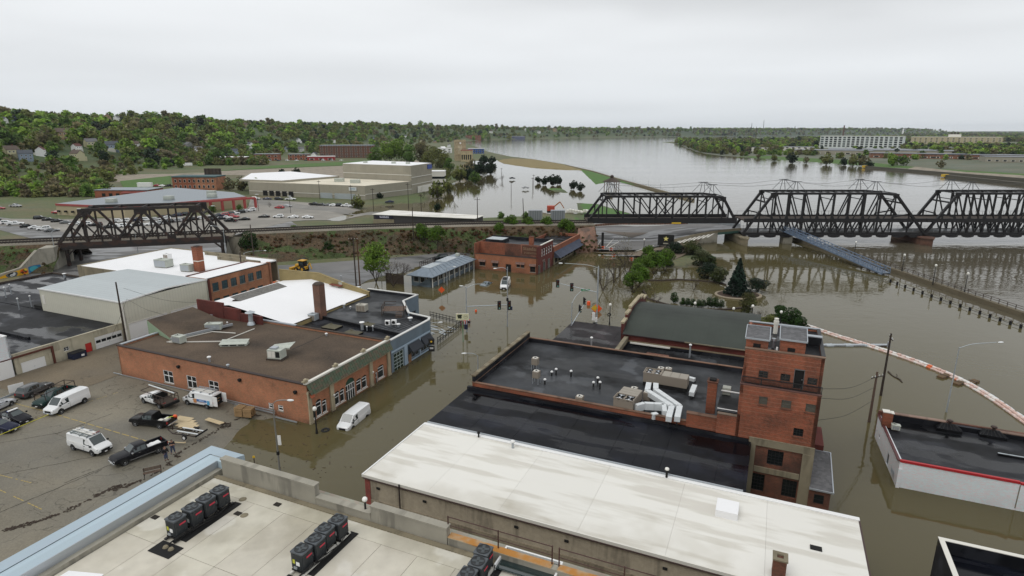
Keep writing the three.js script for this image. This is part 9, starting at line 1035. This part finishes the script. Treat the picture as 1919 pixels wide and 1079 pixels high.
// ---------------------------------------------------------------- parked cars beyond the embankment
{
const COL={white:W8,silver:[0.4,0.41,0.42],grey:[0.12,0.125,0.13],black:BK,navy:[0.012,0.018,0.05],red:[0.35,0.015,0.02]},pool={},ord=['first','second','third','fourth','fifth','sixth','seventh','eighth','ninth','tenth','eleventh','twelfth'],r=rngOf(41);
const car=(kind,c,px,py,turn,where)=>{const key=kind+c,p=at(px,py,0.75),lab=`${c} ${kind === 'suv' ? 'SUV' : kind}, ${where}`;if (!pool[key]) pool[key]=vehicle(kind,kind==='pickup'?'pickup_truck':kind==='suv'?'parked_suv':'parked_car',lab,kind==='suv'?'SUV':kind==='pickup'?'pickup truck':'car',COL[c],p,turn,{far:1,group:'cars in the far parking lots'});else dup(pool[key],p,turn,lab,'cars in the far parking lots');};
const row=(x0,y0,x1,y1,cs,turn,where)=>cs.split(' ').forEach((c,i,A)=>{const t=A.length>1?i/(A.length-1):0;car(['sedan','suv','sedan','suv','sedan','pickup'][Math.floor(r()*6)],{w:'white',s:'silver',g:'grey',b:'black',n:'navy',r:'red'}[c],lerp(x0,x1,t),lerp(y0,y1,t),turn+(r()-0.5)*0.15+(r()>0.5?Math.PI:0),`${ord[i]} from left, ${where}`);});
row(0,418,30,422,'b w w',0.5,'row at the left edge');row(52,426,98,434,'b w w g',0.7,'front row left of the rusty truss');row(76,411,126,419,'b b b g',0.4,'second row left of the rusty truss');row(109,400,109,400,'r',0.1,'bay by the cream building');row(142,421,180,424,'w w b',0.4,'bays seen through the left end of the truss');row(205,428,300,421,'b w w b w w s',0.5,'front row seen through the truss');row(225,417,310,412,'w w n w s w',0.5,'middle row seen through the truss');row(305,409,345,404,'b b n b',0.3,'dark row under the cream wall');row(315,418,378,411,'b s b b w',0.4,'third row seen through the truss');row(400,409,470,396,'b n r b w b s w',0.5,'right-hand row by the red portico');row(398,414,440,408,'b b w r',0.5,'second row by the red portico');row(433,416,458,413,'b b',0.3,'pair in the open lot right of the truss');row(495,408,577,409,'b w w w',0.1,'open lot before the pale road');row(480,374,545,375,'w n b w',0.05,'row under the loading bays');row(524,391,538,388,'r s',0.2,'pair by the red mulch island');row(590,385,662,388,'b b g w b w w',0.15,'row along the pale road');row(730,380,730,380,'n',0.1,'wet strip beside the big tan warehouse');row(40,342,105,345,'r w w s w w',0.1,'clearing in the left woods');row(268,349,318,350,'b w r w b',0.2,'yard left of the brick apartments');row(0,392,30,388,'r s',0.1,'street at the left edge');row(262,458,262,458,'r',0.0,'curb under the rusty truss');row(455,302,640,301,'r w b s n w w b r w s w',0.1,'row along the field edge');row(960,335,985,353,'b s',0.2,'flooded park, sunk');
for (const [x,y,l,L,m] of [[271,316,'grey semi-trailer parked on the green field',13,M.galv],[349,312,'white semi-trailer parked on the green field',13,M.white],[273,353,'white box trailer in the yard left of the brick apartments',9,M.white]]){const t=thing('semi_trailer',l,'trailer',at(x,y,0.6),0.05);part(t,'box',bx(-L/2,L/2,1.1,3.9,-1.25,1.25),m);part(t,'wheel',[-L*0.4,-L*0.3].flatMap((q)=>[-1,1].map((s)=>norm(new THREE.CylinderGeometry(0.5,0.5,0.4,12).rotateX(Math.PI/2).translate(q,0.5,s)))),M.rubber);part(t,'landing_gear',bx(L*0.3,L*0.32,0,1.1,-0.8,0.8),M.dark);}
[[400,446,'before the truss'],[155,430,'left of the truss'],[485,396,'near the white pickup'],[404,423,'at the lot edge'],[545,400,'in the open lot']].forEach(([x,y,l])=>{const v=thing('lot_light',`slim parking lot light ${l}, beyond the embankment`,'street lamp',at(x,y,0.7));part(v,'pole',cyl(0,0,8,0,0.1,0.08,8),M.dark);part(v,'head',bx(-0.7,0.7,8,8.2,-0.2,0.2),M.lampHead);});
[[600,375,11],[766,392,13],[790,405,10],[660,392,12],[700,390,10],[820,378,8],[958,365,8],[998,352,7],[1000,345,7],[940,330,7],[905,318,9]].forEach(([x,y,H],i)=>{const v=thing('utility_pole',`thin pole beyond the embankment, ${ord[i]} from the tan warehouse wall to the park`,'utility pole',at(x,y,0.2));part(v,'shaft',cyl(0,-0.5,H,0,0.16,0.11,8),poleM);part(v,'cross_arm',bx(-1,1,H-0.8,H-0.6,-0.06,0.06),poleM);});
const mp=thing('excavator','orange machines and debris heap at the flooded end behind the embankment','excavator',at(1045,398,0.8));part(mp,'body',rbx(-5,-1.5,0.8,3.2,-1.4,1.4,0.2,1),plain(0.4,0.06,0.03,0.6));part(mp,'boom',[bar([-2,2.5,0],[1,5,0],0.5),bar([1,5,0],[3,2,0],0.4)],plain(0.35,0.12,0.03,0.6));part(mp,'track',bx(-5,-1.5,0,0.8,-1.6,1.6),M.dark);part(mp,'debris',[0,1,2,3,4,5,6,7].map((i)=>rbx(4+i*1.3,5.2+i*1.3,0,0.8+hash(i,2),-1+2*hash(i,4),1+2*hash(i,5),0.2,1)),M.whiteWarm);
for (const [x,l] of [[1003,'left'],[1045,'right']]){const g=thing('freight_car',`grey freight car body behind the embankment top, ${l} one`,'container',at(x,411,1));part(g,'box',bx(-3,3,0,4,-1.4,1.4),tinted(M.steel,0.3,0.32,0.35));part(g,'rib',[-2,-1,0,1,2].map((q)=>bx(q-0.06,q+0.06,0,4,1.4,1.48)),M.steel2);}
}
renderer.render(scene,camera);
